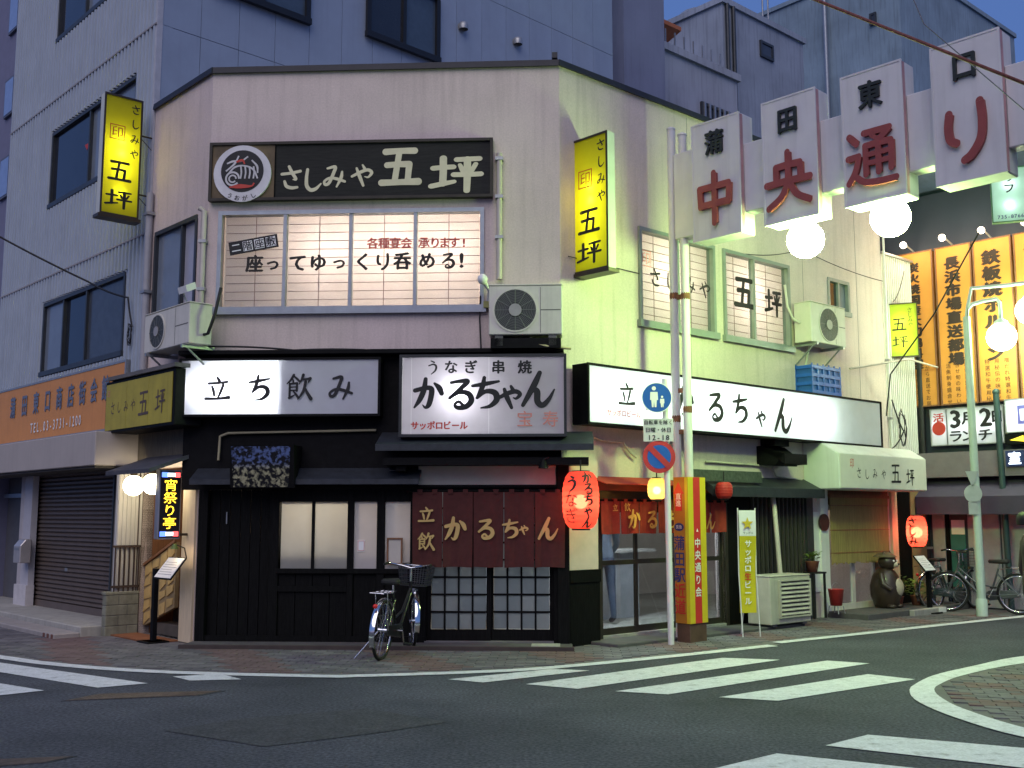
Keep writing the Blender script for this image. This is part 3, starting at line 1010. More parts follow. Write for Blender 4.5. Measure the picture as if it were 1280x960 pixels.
# sliding lattice doors
dz0, dz1 = fz(797), fz(706)
def leaf(x0, x1, yo):
    u0, u1 = fu(x0), fu(x1)
    def fr_(m):
        m.box(u0, u0+.05, yo, yo+.035, .07, 1.93, DARKWOOD); m.box(u1-.05, u1, yo, yo+.035, .07, 1.93, DARKWOOD)
        m.box(u0+.05, u1-.05, yo, yo+.035, .07, .20, DARKWOOD); m.box(u0+.05, u1-.05, yo, yo+.035, 1.85, 1.93, DARKWOOD)
    d = bpart('lattice_door', FRONT, fr_)
    a, b, c, e = u0+.05, u1-.05, .20, 1.85
    nx, nz = 4, 8
    for i in range(nx):
        for j in range(nz):
            xa = a+(b-a)*i/nx+.011; xb = a+(b-a)*(i+1)/nx-.011
            za = c+(e-c)*j/nz+.011; zb_ = c+(e-c)*(j+1)/nz-.011
            g = random.choice((FROST_D, FROST_D, FROST_D2))
            bpart('glass_pane', FRONT, lambda m: m.pane(xa-.004, xb+.004, yo+.018, za-.004, zb_+.004, g), d)
    def bars(m):
        for i in range(1, nx):
            x = a+(b-a)*i/nx; m.box(x-.011, x+.011, yo+.004, yo+.032, c, e, DARKWOOD)
        for j in range(1, nz):
            z = c+(e-c)*j/nz; m.box(a, b, yo+.006, yo+.030, z-.011, z+.011, DARKWOOD)
    bpart('muntin', FRONT, bars, d)
FROST_D2 = translucent('frosted_dark_glass_b', (0.21, 0.235, 0.245), .66, .25, gloss=1)
leaf(533, 613, -NF+.05); leaf(611, 692, -NF+.09)
bpart('door_sill', FRONT, lambda m: m.box(fu(531), fu(694), -NF-.02, -NF+.14, .0, .07, CONC_D), bevel=.006)
bpart('door_head', FRONT, lambda m: m.box(fu(531), fu(694), -NF, -NF+.14, 1.93, zbeam+.02, DARKWOOD))
# low step along the front
STEP = mat('step_concrete', (0.085, 0.08, 0.08), .9, .2, 5, .3)
bpart('step', FRONT, lambda m: m.box(.02, WF+.12, -.46, -NF-.032, .0, .055, STEP), bevel=.01)
bpart('step_edging', FRONT, lambda m: m.box(.0, WF+.14, -.50, -.461, .0, .06, mat('brown_edging', (0.05, 0.036, 0.032), .7, .2)), bevel=.005)
bpart('door_stone', FRONT, lambda m: m.box(fu(665), fu(700), -.44, -.16, .055, .062, CONC))
# black wall between the windows and the light boxes, with eaves
ztop = zf(443)
bpart('fascia_board', FRONT, lambda m: m.box(uf(225), WF+.0, -.05, -.002, fz(612), ztop-.02, BLACK))
bpart('fascia_cap', FRONT, lambda m: m.box(uf(222), WF+.04, -.26, .0, ztop-.03, ztop+.03, BLACK), bevel=.01)
TILE = mat('dark_roof_sheet', (0.022, 0.026, 0.034), .5, .3, 10, .1)
def eave(m, x0, x1, zt, zb_, out, th=.03):
    m.sprism([(-.05, zt), (-.05, zt+th), (-out, zb_+th), (-out, zb_-.03), (-out+.03, zb_-.03), (-out+.03, zb_)], x0, x1, TILE)
bpart('eave', FRONT, lambda m: eave(m, uf(238, 600, .3), uf(524, 600, .3), fz(588), fz(603), .34))
zs2 = fz(548)
bpart('door_canopy', FRONT, lambda m: (eave(m, uf(470, 560, .45), uf(742, 560, .45), fz(545), fz(563), .5, .045),
      m.box(uf(478, 570, .45), uf(736, 570, .45), -.42, -.06, fz(583), fz(574), BLACK)))
bpart('canopy_bracket', FRONT, lambda m: m.box(uf(500, 600), uf(512, 600), -.35, -.06, fz(590), fz(584), DARKWOOD))
bpart('vent_hood', FRONT, lambda m: m.box(uf(487, 590, .12), uf(507, 590, .12), -.12, -.05, fz(597), fz(588), CONC))
post(697, 712, fz(575), y=-.14, d=.1)
# corner panel: white board over dark boards
uc0, uc1 = RIGHT.uv(712, 700, .1)[0], RIGHT.uv(748, 700, .1)[0]
zr = lambda x, y, n=0: RIGHT.uv(x, y, n)[1]
cp = bpart('corner_panel', RIGHT, lambda m: m.box(uc0, uc1, -.10, .0, zr(730, 713, .1), zr(730, 575, .1), mat('pink_white_board', (0.62, 0.52, 0.46), .6, .08)))
bpart('corner_boards', RIGHT, lambda m: m.box(uc0-.01, uc1+.015, -.115, .0, .0, zr(730, 713, .1), DARKWOOD), bevel=.006)
bpart('corner_rail', RIGHT, lambda m: m.box(uc0-.02, uc1+.02, -.13, -.115, zr(730, 728, .1), zr(730, 712, .1), DARKWOOD), bevel=.004)
room_lamp(bld, FRONT, 1.5, .9, 2.2, 26, (1, .86, .66), .15)
bpart('pane_shade_box', FRONT, lambda m: m.box(.5, 2.6, .12, .45, .07, 1.22, DARKWOOD))  # added unseen box that shades the lower half of the frosted panes

# --- right-hand wall, ground floor: sliding glass doors
FRM = mat('dark_bronze_door', (0.04, 0.034, 0.026), .4, .15, metal=.3)
gu0, gu1, gz0, gz1 = GD
gcols = [gu0, ur(799, 700), ur(852, 700), gu1]
def gleaf(i):
    a, b = gcols[i], gcols[i+1]
    yo = .03 + .04*(i % 2)
    zm = zr(775, 703)
    def fr_(m):
        m.box(a, a+.05, yo, yo+.03, gz0+.02, gz1-.35, FRM); m.box(b-.05, b, yo, yo+.03, gz0+.02, gz1-.35, FRM)
        m.box(a+.05, b-.05, yo, yo+.03, gz0+.02, gz0+.10, FRM); m.box(a+.05, b-.05, yo, yo+.03, zm-.03, zm+.03, FRM)
        m.box(a+.05, b-.05, yo, yo+.03, gz1-.43, gz1-.35, FRM)
    d = bpart('glass_door', RIGHT, fr_)
    bpart('glass_pane', RIGHT, lambda m: m.box(a+.045, b-.045, yo+.012, yo+.017, gz0+.09, zm-.02, CLEAR), d)
    bpart('glass_pane', RIGHT, lambda m: m.box(a+.045, b-.045, yo+.012, yo+.017, zm+.02, gz1-.42, CLEAR), d)
for i in range(3): gleaf(i)
bpart('door_frame', RIGHT, lambda m: (m.box(gu0-.06, gu0, -.03, .13, 0, gz1, FRM), m.box(gu1, gu1+.06, -.03, .13, 0, gz1, FRM),
      m.box(gu0, gu1, -.02, .13, gz1-.35, gz1, FRM), m.box(gu0, gu1, -.02, .14, 0, gz0+.02, CONC)))
bpart('door_step', RIGHT, lambda m: m.box(gu0-.3, gu1+1.1, -.55, -.031, .0, .05, STEP), bevel=.01)
bpart('dark_panel', RIGHT, lambda m: m.box(gu1+.06, GL[0]-.02, -.03, -.002, .05, zr(920, 615), DARKWOOD))
# dark upright lattice beside the doors
bpart('lattice_back', RIGHT, lambda m: m.box(GL[0], GL[1], .05, .08, GL[2], GL[3], BLACK))
for i in range(13):
    u = GL[0]+(GL[1]-GL[0])*(i+.5)/13
    bpart('slat', RIGHT, lambda m: m.box(u-.017, u+.017, -.04, .0, GL[2], GL[3], mat('weathered_slat', (0.045, 0.042, 0.038), .7, .3, grain=(10, 10, 1))))
bpart('lattice_rail', RIGHT, lambda m: (m.box(GL[0]-.05, GL[1]+.05, -.05, .0, GL[3], GL[3]+.06, DARKWOOD), m.box(GL[0]-.05, GL[1]+.05, -.05, .0, GL[2]-.05, GL[2], DARKWOOD)))
bpart('lattice_eave', RIGHT, lambda m: m.sprism([(-.002, zr(940, 600)), (-.002, zr(940, 600)+.04), (-.32, zr(940, 612)+.02), (-.32, zr(940, 622))], ur(868, 610), ur(1008, 610), TILE))
bpart('old_signboard', RIGHT, lambda m: m.box(ur(866, 590, .3), ur(952, 590, .3), -.30, -.26, zr(905, 602, .3), zr(905, 588, .3), mat('worn_green_board', (0.05, 0.06, 0.05), .8, .4, 20)))
RCL = mat('red_awning_cloth', (0.34, 0.035, 0.022), .85, .1)
bpart('red_awning', RIGHT, lambda m: m.sprism([(-.02, zr(790, 597, .2)), (-.02, zr(790, 597, .2)+.012), (-.36, zr(790, 606, .36)+.012), (-.36, zr(790, 606, .36))], ur(746, 610, .2), ur(846, 610, .2), RCL))
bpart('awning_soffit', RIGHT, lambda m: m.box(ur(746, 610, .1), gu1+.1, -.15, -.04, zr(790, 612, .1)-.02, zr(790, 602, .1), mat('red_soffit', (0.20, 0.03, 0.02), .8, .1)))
# --- entrance of the sashimi restaurant
eu0, eu1, ez0, ez1 = GE
ecols = [eu0, eu0+(eu1-eu0)*.42, eu1-(eu1-eu0)*.22, eu1]
for i in range(2):
    a, b = ecols[i], ecols[i+1]
    d = bpart('sliding_door', RIGHT, lambda m: (m.box(a, a+.05, .05, .085, ez0, ez1-.25, IVORY), m.box(b-.05, b, .05, .085, ez0, ez1-.25, IVORY),
        m.box(a+.05, b-.05, .05, .085, ez0, ez0+.12, IVORY), m.box(a+.05, b-.05, .05, .085, ez1-.33, ez1-.25, IVORY)))
    bpart('glass_pane', RIGHT, lambda m: m.box(a+.045, b-.045, .064, .069, ez0+.11, ez1-.32, CLEAR), d)
bpart('entrance_panel', RIGHT, lambda m: m.box(ecols[2], ecols[3], .04, .09, ez0, ez1-.25, BROWNWOOD))
bpart('entrance_head', RIGHT, lambda m: m.box(eu0, eu1, .0, .12, ez1-.25, ez1, BROWNWOOD))
for x0, x1, m_ in ((1009, 1017, ALU_D), (1026, 1036, WHITEP), (1116, 1123, CREAMWOOD), (1124, 1139, DARKWOOD), (1140, 1158, mat('ochre_wall', (0.30, 0.22, 0.09), .8, .15))):
    bpart('entrance_post', RIGHT, lambda m: m.box(ur(x0, 700, .03), ur(x1, 700, .03), -.05, -.001, 0, zr((x0+x1)/2, 612, .03), m_))
bpart('white_recess', RIGHT, lambda m: m.box(ur(1014, 700), ur(1028, 700), -.02, -.001, .4, zr(1020, 640), WHITEP))
bpart('entrance_step', RIGHT, lambda m: m.box(ur(1030, 760), ur(1160, 770), -.75, -.052, 0, .10, STEP), bevel=.012)
bpart('round_plaque', RIGHT, lambda m: m.disc((ur(1031, 653, .08), zr(1031, 653, .08)), .13, -.08, mat('dark_red_plaque', (.05, .02, .02), .5), 24, -.05))
# corrugated annex in the same plane, lower
AU = RIGHT.uv(1160, 765)[0]
ZA = zr(1102, 317)
def corr(m):
    m.box(WR+.005, AU, .03, .2, 2.2, ZA, WHITEP)
    k = int((AU-WR)/.065)
    for i in range(k):
        u = WR+.02+i*.065
        m.box(u, u+.03, .01, .03, 2.2, ZA-.002, WHITEP)
bpart('corrugated_wall', RIGHT, corr)
bpart('annex_flank', RIGHT, lambda m: m.box(AU-.02, AU, .21, 3, 0, ZA-.01, CONC))
bpart('annex_lower_wall', RIGHT, lambda m: m.box(WR+.005, AU, .0, .15, 0, 2.2, mat('ochre_wall', (0.30, 0.22, 0.09))))
bpart('annex_coping', RIGHT, lambda m: m.box(WR+.005, AU+.02, -.02, .22, ZA, ZA+.04, STEEL))
bpart('corner_downpipe', RIGHT, lambda m: pipe_set(m, [(AU+.03, -.04, 0), (AU+.03, -.04, zr(1160, 440))], .05, CABLE, (1, 2.5)))
bpart('corner_downpipe', RIGHT, lambda m: pipe_set(m, [(WR+.02, -.05, 2.7), (WR+.02, -.05, ZA+.3)], .02, WHITEP, (3.2, 4.2)))
# interior of the stand bar: counter and shelves seen through the doors
def interior(m):
    m.box(gu0-.2, gu1-.1, 1.5, 1.9, .07, 1.02, mat('pale_counter', (0.4, 0.42, 0.45), .5))
    m.box(gu0-.2, gu1+.2, 1.42, 1.95, 1.02, 1.06, mat('counter_top', (0.5, 0.48, 0.44), .3))
    m.box(gu0-.3, gu1+.3, 2.6, 2.66, .07, 2.7, mat('bar_wall', (0.30, 0.34, 0.40), .7, .2, 3))
    for z in (1.35, 1.65):
        m.box(gu0, gu1, 2.35, 2.6, z, z+.03, STEEL)
bpart('counter', RIGHT, interior)
def bottles(m):
    for i in range(16):
        u = gu0+.1+i*.13
        m.lathe([(.035, 0), (.035, .16), (.013, .21), (.013, .27)], (u, 2.45, 1.38 if i % 2 else 1.68), random.choice((DGLASS, WHITE, BROWNWOOD, MATS['bar_wall'])), 8)
bo = bpart('bottle_row', RIGHT, bottles)
lm = room_lamp(bld, RIGHT, gu0+1.0, .9, 2.45, 75, (.85, .93, 1.0), .2)
bpart('strip_light', RIGHT, lambda m: m.box(gu1-.55, gu1-.15, .5, .62, 2.05, 2.33, emit('strip_light', (.9, .95, 1), 4)))
room_lamp(bld, RIGHT, (eu0+eu1)/2, .9, 1.7, 5, (1, .62, .28), .15)

# --- stair entrance on the left wall
su0, su1, _, sz1 = ST
STW = bpart('stair_side_wall', LEFT, lambda m: m.box(su0-.03, su0, .15, 2.6, 0, sz1+.3, BROWNWOOD))
bpart('stair_right_wall', LEFT, lambda m: m.box(su1, su1+.03, .15, 2.6, 0, sz1+.3, CREAMWOOD))
bpart('stair_ceiling', LEFT, lambda m: m.box(su0, su1, .15, 2.6, sz1+.3, sz1+.33, BROWNWOOD))
bpart('stair_end_wall', LEFT, lambda m: m.box(su0, su1, 2.55, 2.6, 0, sz1+.3, BROWNWOOD))
bpart('timber_panel', LEFT, lambda m: m.box(su0+.002, su0+(su1-su0)*.62, 1.0, 1.04, .5, sz1+.29, mat('red_brown_panel', (0.23, 0.09, 0.045), .45, .25, 5, grain=(12, 12, .7))))
for k in range(7):
    bpart('stair_tread', LEFT, lambda m: m.box(su0+.25+.0, su1-.002, .12+k*.24, .12+(k+1)*.24+.02, 0.02, .17*(k+1), mat('stair_stone', (0.10, 0.085, 0.07), .7, .2)), bevel=.008)
# balustrade of crazy paving
SA, SB = su0+.01, su0+(su1-su0)*.74
def bal(m):
    m.prism([(SA, .12), (SA+.06, .12), (SB, zf(765)), (SB, zf(679)), (SA, zf(714))], .06, .11, mat('balustrade_mortar', (0.28, 0.2, 0.1), .8))
ba = bpart('stair_balustrade', LEFT, bal)
for i in range(4):
    for j in range(5):
        t0, t1 = i/4, (i+1)/4
        def cornerp(t, s_):
            u = SA+(SB-SA)*t
            lo = .12+(zf(765)-.12)*t; hi = zf(714)+(zf(679)-zf(714))*t
            return (u, lo+(hi-lo)*s_)
        jj = [random.uniform(-.05, .05) for _ in range(8)]
        q = [cornerp(min(1, max(0, t0+.03+jj[0]*.5)), min(1, max(0, j/5+.02+jj[1]))), cornerp(min(1, max(0, t1-.03+jj[2]*.5)), min(1, max(0, j/5+.02+jj[3]))),
             cornerp(min(1, max(0, t1-.03+jj[4]*.5)), min(1, max(0, (j+1)/5-.02+jj[5]*.6))), cornerp(min(1, max(0, t0+.03+jj[6]*.5)), min(1, max(0, (j+1)/5-.02+jj[7]*.6)))]
        bpart('stone', LEFT, lambda m: m.prism(q, .045+random.uniform(0, .008), .062, mat('ochre_stone', (0.50, 0.34, 0.13), .7, .15, 9, .2)), ba)
bpart('balustrade_cap', LEFT, lambda m: m.prism([(SA-.01, zf(714)), (SB, zf(679)), (SB, zf(679)+.035), (SA-.01, zf(714)+.035)], .03, .13, BROWNWOOD))
bpart('entrance_board', LEFT, lambda m: m.box(su1, WL-.01, -.03, -.001, .02, LEFT.uv(234, 612)[1], CREAMWOOD))
bpart('stair_jamb', LEFT, lambda m: m.box(su0-.09, su0, -.06, .15, 0, sz1, mat('dark_jamb', (0.06, 0.04, 0.03), .6)))
ROOFB = mat('weathered_grey_roof', (0.06, 0.06, 0.07), .7, .3, 9)
bpart('stair_roof', LEFT, lambda m: m.sprism([(-.01, LEFT.uv(200, 574)[1]), (-.01, LEFT.uv(200, 574)[1]+.05), (-.62, LEFT.uv(200, 590, .6)[1]+.05), (-.62, LEFT.uv(200, 590, .6)[1])], LEFT.uv(134, 590, .6)[0], WL-.05, ROOFB))
bpart('entrance_mat', LEFT, lambda m: m.box(su0-.05, su1+.0, -.38, -.02, .013, .03, mat('rust_mat', (.2, .075, .03), .9, .2)))
bpart('timber_fascia', LEFT, lambda m: m.box(su0-.1, WL-.03, -.06, -.001, LEFT.uv(200, 575)[1], LEFT.uv(200, 535)[1], mat('weathered_timber', (0.13, 0.11, 0.075), .8, .35, 6, grain=(12, 12, .8))))

# ================================================================== SIGNS
def lightbox(name, label, fr, r, n, depth, panel, body=BLACK, rim=.025, splits=(), lamps=(), cat='sign', color=(.92, .96, 1), rim_m=None, group=None):
    """hollow box with a translucent face, real lamps inside; r = (u0,u1,z0,z1) of the face, n its distance out from the wall"""
    u0, u1, z0, z1 = r
    t = thing(name, label, cat, fr, ((u0+u1)/2, -n+depth, z0), group)
    y0, y1 = -n, -n+depth
    th = .012
    def bod(m):
        m.box(u0-rim, u1+rim, y1-th, y1, z0-rim, z1+rim, body)
        m.box(u0-rim, u0-rim+th, y0+.01, y1-th, z0-rim, z1+rim, body); m.box(u1+rim-th, u1+rim, y0+.01, y1-th, z0-rim, z1+rim, body)
        m.box(u0-rim+th, u1+rim-th, y0+.01, y1-th, z1+rim-th, z1+rim, body); m.box(u0-rim+th, u1+rim-th, y0+.01, y1-th, z0-rim, z0-rim+th, body)
        e = .004
        a, b, c, d = u0-rim+th+e, u1+rim-th-e, z0-rim+th+e, z1+rim-th-e
        yb = y1-th-e
        m.quad((a, yb, c), (b, yb, c), (b, yb, d), (a, yb, d), WHITE)
        m.quad((a, y0+.02, c), (a, yb, c), (a, yb, d), (a, y0+.02, d), WHITE); m.quad((b, y0+.02, c), (b, yb, c), (b, yb, d), (b, y0+.02, d), WHITE)
        m.quad((a, y0+.02, c), (b, y0+.02, c), (b, yb, c), (a, yb, c), WHITE); m.quad((a, y0+.02, d), (b, y0+.02, d), (b, yb, d), (a, yb, d), WHITE)
    part('case', t, bod)
    xs = [u0]+list(splits)+[u1]
    for i in range(len(xs)-1):
        part('panel', t, lambda m: m.pane(xs[i]+.002, xs[i+1]-.002, y0+.006, z0, z1, panel))
    rm = rim_m or body
    part('rim', t, lambda m: m.wall(u0-rim-.004, u1+rim+.004, z0-rim-.004, z1+rim+.004, y0-.012, y0+.012, [(u0, u1, z0, z1)], rm))
    for u, z, p, *dd in lamps:
        lamp('sign_lamp', t, (u, y0+(dd[0] if dd else depth*.62), z), p, color, .03)
    return t

# --- black wooden signboard over the upstairs window
r = FRONT.rect((263, 179), (616, 246), .08)
u0, u1, z0, z1 = r
sg = thing('wooden_signboard', 'long black signboard with cream brush lettering and round fish emblem above the lit window', 'sign', FRONT, ((u0+u1)/2, 0, z0))
BOARD = mat('black_sign_wood', (0.016, 0.017, 0.015), .6, .35, 4, .15, grain=(1.2, 10, 12), spec=.2)
part('board', sg, lambda m: m.box(u0+.03, u1-.03, -.07, -.002, z0+.03, z1-.03, BOARD))
part('frame', sg, lambda m: m.wall(u0, u1, z0, z1, -.10, -.01, [(u0+.035, u1-.035, z0+.035, z1-.035)], mat('sign_frame_wood', (0.03, 0.024, 0.018), .6, .3)), bevel=.004)
us = FRONT.uv(343, 215, .08)[0]
part('backing', sg, lambda m: m.box(u0+.036, us, -.078, -.0705, z0+.036, z1-.036, mat('stained_wood', (0.12, 0.085, 0.04), .6, .5, 3)))
part('divider', sg, lambda m: m.box(us, us+.012, -.085, -.0705, z0+.036, z1-.036, DARKWOOD))
def L_(m):
    for ch, x, y, s_ in (('さ', 364, 222, 31), ('し', 390, 225, 31), ('み', 418, 220, 31), ('や', 453, 219, 30)):
        u, z = FRONT.uv(x, y, .08)
        m.glyph(ch, u, z, s_/103, s_/103, -.075, CREAM, gain=1.6)
    u, z = FRONT.uv(500, 208, .08); m.glyph('五', u, z, 50/103, 50/103, -.075, CREAM, gain=1.6)
    u, z = FRONT.uv(570, 216, .08); m.glyph('坪', u, z, 64/103, 48/103, -.075, CREAM, gain=1.5)
part('lettering', sg, L_)
ec = FRONT.uv(303, 217, .1)
em = part('emblem', sg, lambda m: m.disc(ec, .37, -.105, mat('emblem_white', (0.62, 0.60, 0.62), .5), 40, -.08))
part('emblem_core', em, lambda m: m.disc((ec[0], ec[1]+.03), .275, -.1075, INK, 40))
def fish(m):
    g = mat('emblem_grey', (0.55, 0.53, 0.54), .5)
    cx, cz = ec[0], ec[1]+.03
    def st(pts, mt, yy):
        P = spline([(a, b, w) for a, b, w in pts], 6)
        v = []
        for i, (x, y, w) in enumerate(P):
            a = P[max(0, i-1)]; c = P[min(len(P)-1, i+1)]
            t = Vector((c[0]-a[0], c[1]-a[1])).normalized()
            v += [(cx+x-t.y*w, yy-.00002*i, cz+y+t.x*w), (cx+x+t.y*w, yy-.00002*i, cz+y-t.x*w)]
        m.add(v, [(2*i, 2*i+1, 2*i+3, 2*i+2) for i in range(len(P)-1)], mt)
    st([(-.20, .10, .008), (-.12, .13, .014), (-.02, .13, .012), (.07, .19, .005)], g, -.1095)
    st([(-.05, .20, .006), (-.10, .10, .013), (-.21, .0, .006)], g, -.1100)
    st([(-.18, -.04, .012), (-.10, .05, .012), (.02, .07, .010), (.14, .02, .012), (.20, -.10, .010)], g, -.1105)
    for k in range(4):
        st([(-.02+.055*k, .06, .006), (-.01+.055*k, -.02, .008), (-.02+.055*k, -.10, .005)], g, -.1110-.0004*k)
    for rr, ww in ((.085, .012), (.045, .010)):
        st([(-.12+rr*math.cos(a), -.10+rr*math.sin(a), ww) for a in [i*.7 for i in range(9)]], g, -.1130-rr*.01)
    st([(.12, .14, .006), (.19, .06, .014), (.20, -.03, .006)], g, -.1145)
    st([(-.08, .12, .012), (.0, .14, .016), (.03, .09, .005)], REDINK, -.1150)
    st([(-.16, -.21, .006), (-.03, -.20, .028), (.12, -.20, .012), (.16, -.16, .004)], REDINK, -.1155)
part('emblem_fish', em, fish)
def ekana(m):
    for ch, a in zip('うおがし', (-118, -100, -82, -62)):
        m.glyph(ch, ec[0]+.325*math.cos(R(a)), ec[1]+.325*math.sin(R(a)), .075, .075, -.1075, INK, brush=False, bold=.02, turn=R(a+90))
part('emblem_kana', em, ekana)

# --- lettering stuck on the upstairs window (front and side)
z_ = lambda y: FRONT.uv(440, y)[1]
wl = thing('window_lettering', 'black and red brush lettering stuck on the lit upstairs window of the chamfered front', 'lettering', FRONT, (uf(440, 340), 0, z_(345)))
def wt(m):
    for ch, x, s_ in (('座', 318, 23), ('っ', 341, 20), ('て', 372, 24), ('ゆ', 398, 23), ('っ', 424, 20), ('く', 453, 24), ('り', 479, 21), ('呑', 503, 23), ('め', 534, 22), ('る', 560, 20), ('!', 577, 26)):
        u, z = FRONT.uv(x, 330 - (x-318)*.018, -.0)
        m.glyph(ch, u, z, s_/100, s_/100, -.004, INK, bold=.06, gain=1.6)
part('slogan', wl, wt)
part('banquet_notice', wl, lambda m: [m.glyph(ch, *FRONT.uv(x, 304.5-(x-465)*.01), .15, .15, -.004, mat('notice_red', (.50, .10, .09), .6), brush=False, bold=.05) for ch, x in zip('各種宴会承ります!', (466, 480, 494, 508, 530, 544, 556, 568, 580))])
def stamp(m):
    a = R(10)
    cu, cz = FRONT.uv(317, 306)
    def q(x, z): return (cu+x*math.cos(a)-z*math.sin(a), cz+x*math.sin(a)+z*math.cos(a))
    m.prism([q(-.315, -.085), q(.315, -.085), q(.315, .085), q(-.315, .085)], -.004, -.001, INK)
    for i, ch in enumerate('二階座敷'):
        x = -.225+.15*i
        m.prism([q(x-.062, -.062), q(x+.062, -.062), q(x+.062, .062), q(x-.062, .062)], -.006, -.0045, WHITE if i else INK)
        m.glyph(ch, *q(x, 0), .125, .125, -.0075, INK if i else WHITE, brush=False, bold=.025, turn=a)
part('stamp', wl, stamp)
wl2 = thing('window_lettering', 'black brush lettering on the lit upstairs window pair behind the gate posts', 'lettering', RIGHT, ((w1[0]+w2[1])/2, 0, w1[2]))
def wt2(m):
    for ch, x, y, s_ in (('さ', 819, 347, .24), ('し', 838, 352, .24), ('み', 862, 356, .24), ('や', 881, 362, .25), ('五', 930, 366, .46), ('坪', 966, 378, .40)):
        u, z = RIGHT.uv(x, y)
        m.glyph(ch, u, z, s_, s_, -.004, INK, gain=1.5)
part('name', wl2, wt2)
def seal(m, u, z, s_, y, mt=PINKINK):
    m.wall(u-s_, u+s_, z-s_, z+s_, y, y+.001, [(u-s_*.88, u+s_*.88, z-s_*.88, z+s_*.88)], mt)
    m.glyph('印', u, z, s_*1.6, s_*1.6, y, mt, brush=False, bold=.01)
part('seal', wl2, lambda m: seal(m, *RIGHT.uv(807, 323), .11, -.004))

# --- white light box over the black shopfront
NB = .30
r = FRONT.rect((227, 451), (472, 517), NB)
um = FRONT.uv(346, 480, NB)[0]
lb = lightbox('light_box_sign', 'white light box over the black planks, its left half glowing and right half dim', FRONT, r, NB, .24, ACRYL, splits=(um,),
     lamps=[(r[0]+.2, (r[2]+r[3])/2, 5), (r[0]+.55, (r[2]+r[3])/2, 6.5), (r[0]+.92, (r[2]+r[3])/2, 6.5)])
part('partition', lb, lambda m: m.box(um+.02, um+.025, -NB+.022, -NB+.222, r[2]-.0, r[3]-.03, WHITE))
part('lettering', lb, lambda m: [m.glyph(ch, *FRONT.uv(x, y, NB), .31, .31, -NB-.003, INK, gain=1.5) for ch, x, y in (('立', 272, 487), ('ち', 324, 485), ('飲', 374, 484), ('み', 426, 484))])
# --- square light box over the door
r = FRONT.rect((503, 447), (705, 542), .42)
lb = lightbox('light_box_sign', 'squarish pale light box over the lattice doors with one bright spot behind its lettering', FRONT, r, .42, .26, PINKAC, splits=(FRONT.uv(514, 500, .42)[0], FRONT.uv(611, 500, .42)[0]),
     lamps=[(FRONT.uv(572, 500, .42)[0], FRONT.uv(572, 492, .42)[1], 7, .11)], rim=.03, rim_m=mat('charcoal_metal', (0.02, 0.022, 0.025), .4))
NC = .42
def kt(m):
    for ch, x, y, s_ in (('か', 536, 492, .36), ('る', 575, 492, .35), ('ち', 607, 491, .36), ('ゃ', 638, 493, .33), ('ん', 671, 487, .40)):
        u, z = FRONT.uv(x, y, NC); m.glyph(ch, u, z, s_*1.08, s_*1.05, -NC-.003, INK, gain=1.6)
    for ch, x in (('う', 541), ('な', 564), ('ぎ', 589), ('串', 623), ('焼', 656)):
        u, z = FRONT.uv(x, 459, NC); m.glyph(ch, u, z, .17, .17, -NC-.003, INK, bold=.05, gain=1.5)
part('lettering', lb, kt)
part('beer_name', lb, lambda m: m.text('サッポロビール', *FRONT.uv(549, 532, NC), .105, -NC-.003, REDINK, pitch=.93, aspect=.95, brush=False, bold=.06))
part('red_brush_mark', lb, lambda m: [m.glyph(ch, *FRONT.uv(x, 524, NC), .20, .20, -NC-.003, PINKINK, brush=False, bold=.01) for ch, x in (('宝', 656), ('寿', 688))])
# --- long light box on the street side
NR = .33
u0, z1 = RIGHT.uv(736, 456, NR); u1, _ = RIGHT.uv(1101, 530, NR); z0 = RIGHT.uv(736, 527, NR)[1]
zmid = (z0+z1)/2
um_ = [RIGHT.uv(x, 500, NR)[0] for x in (800, 868, 951, 1053)]
lam = []
for xa, xb in ((758, 850), (880, 948), (982, 1035)):
    ua, ub = RIGHT.uv(xa, 500, NR)[0], RIGHT.uv(xb, 500, NR)[0]
    k = max(2, int((ub-ua)/.3))
    for i in range(k+1): lam.append((ua+(ub-ua)*i/k, zmid, 2.6))
lb = lightbox('light_box_sign', 'long glowing white light box along the street-side wall under the upstairs windows', RIGHT, (u0, u1, z0, z1), NR, .26, ACRYL, splits=um_, lamps=lam, color=(.88, 1, .95))
def rt(m):
    for ch, x, y, s_ in (('立', 783, 494, .30), ('飲', 815, 500, .30), ('か', 856, 502, .40), ('る', 894, 508, .40), ('ち', 925, 511, .40), ('ゃ', 951, 521, .30), ('ん', 978, 520, .50)):
        u, z = RIGHT.uv(x, y, NR); m.glyph(ch, u, z, s_, s_, -NR-.003, INK, gain=1.5)
part('lettering', lb, rt)
part('beer_name', lb, lambda m: m.text('サッポロビール', RIGHT.uv(780, 517, NR)[0], RIGHT.uv(768, 516, NR)[1], .09, -NR-.003, REDINK, brush=False, bold=.02))
part('small_kana', lb, lambda m: m.text('さけ', *RIGHT.uv(1008, 532, NR), .12, -NR-.003, mat('grey_ink', (.25, .26, .28), .6), brush=False, pitch=1.3))
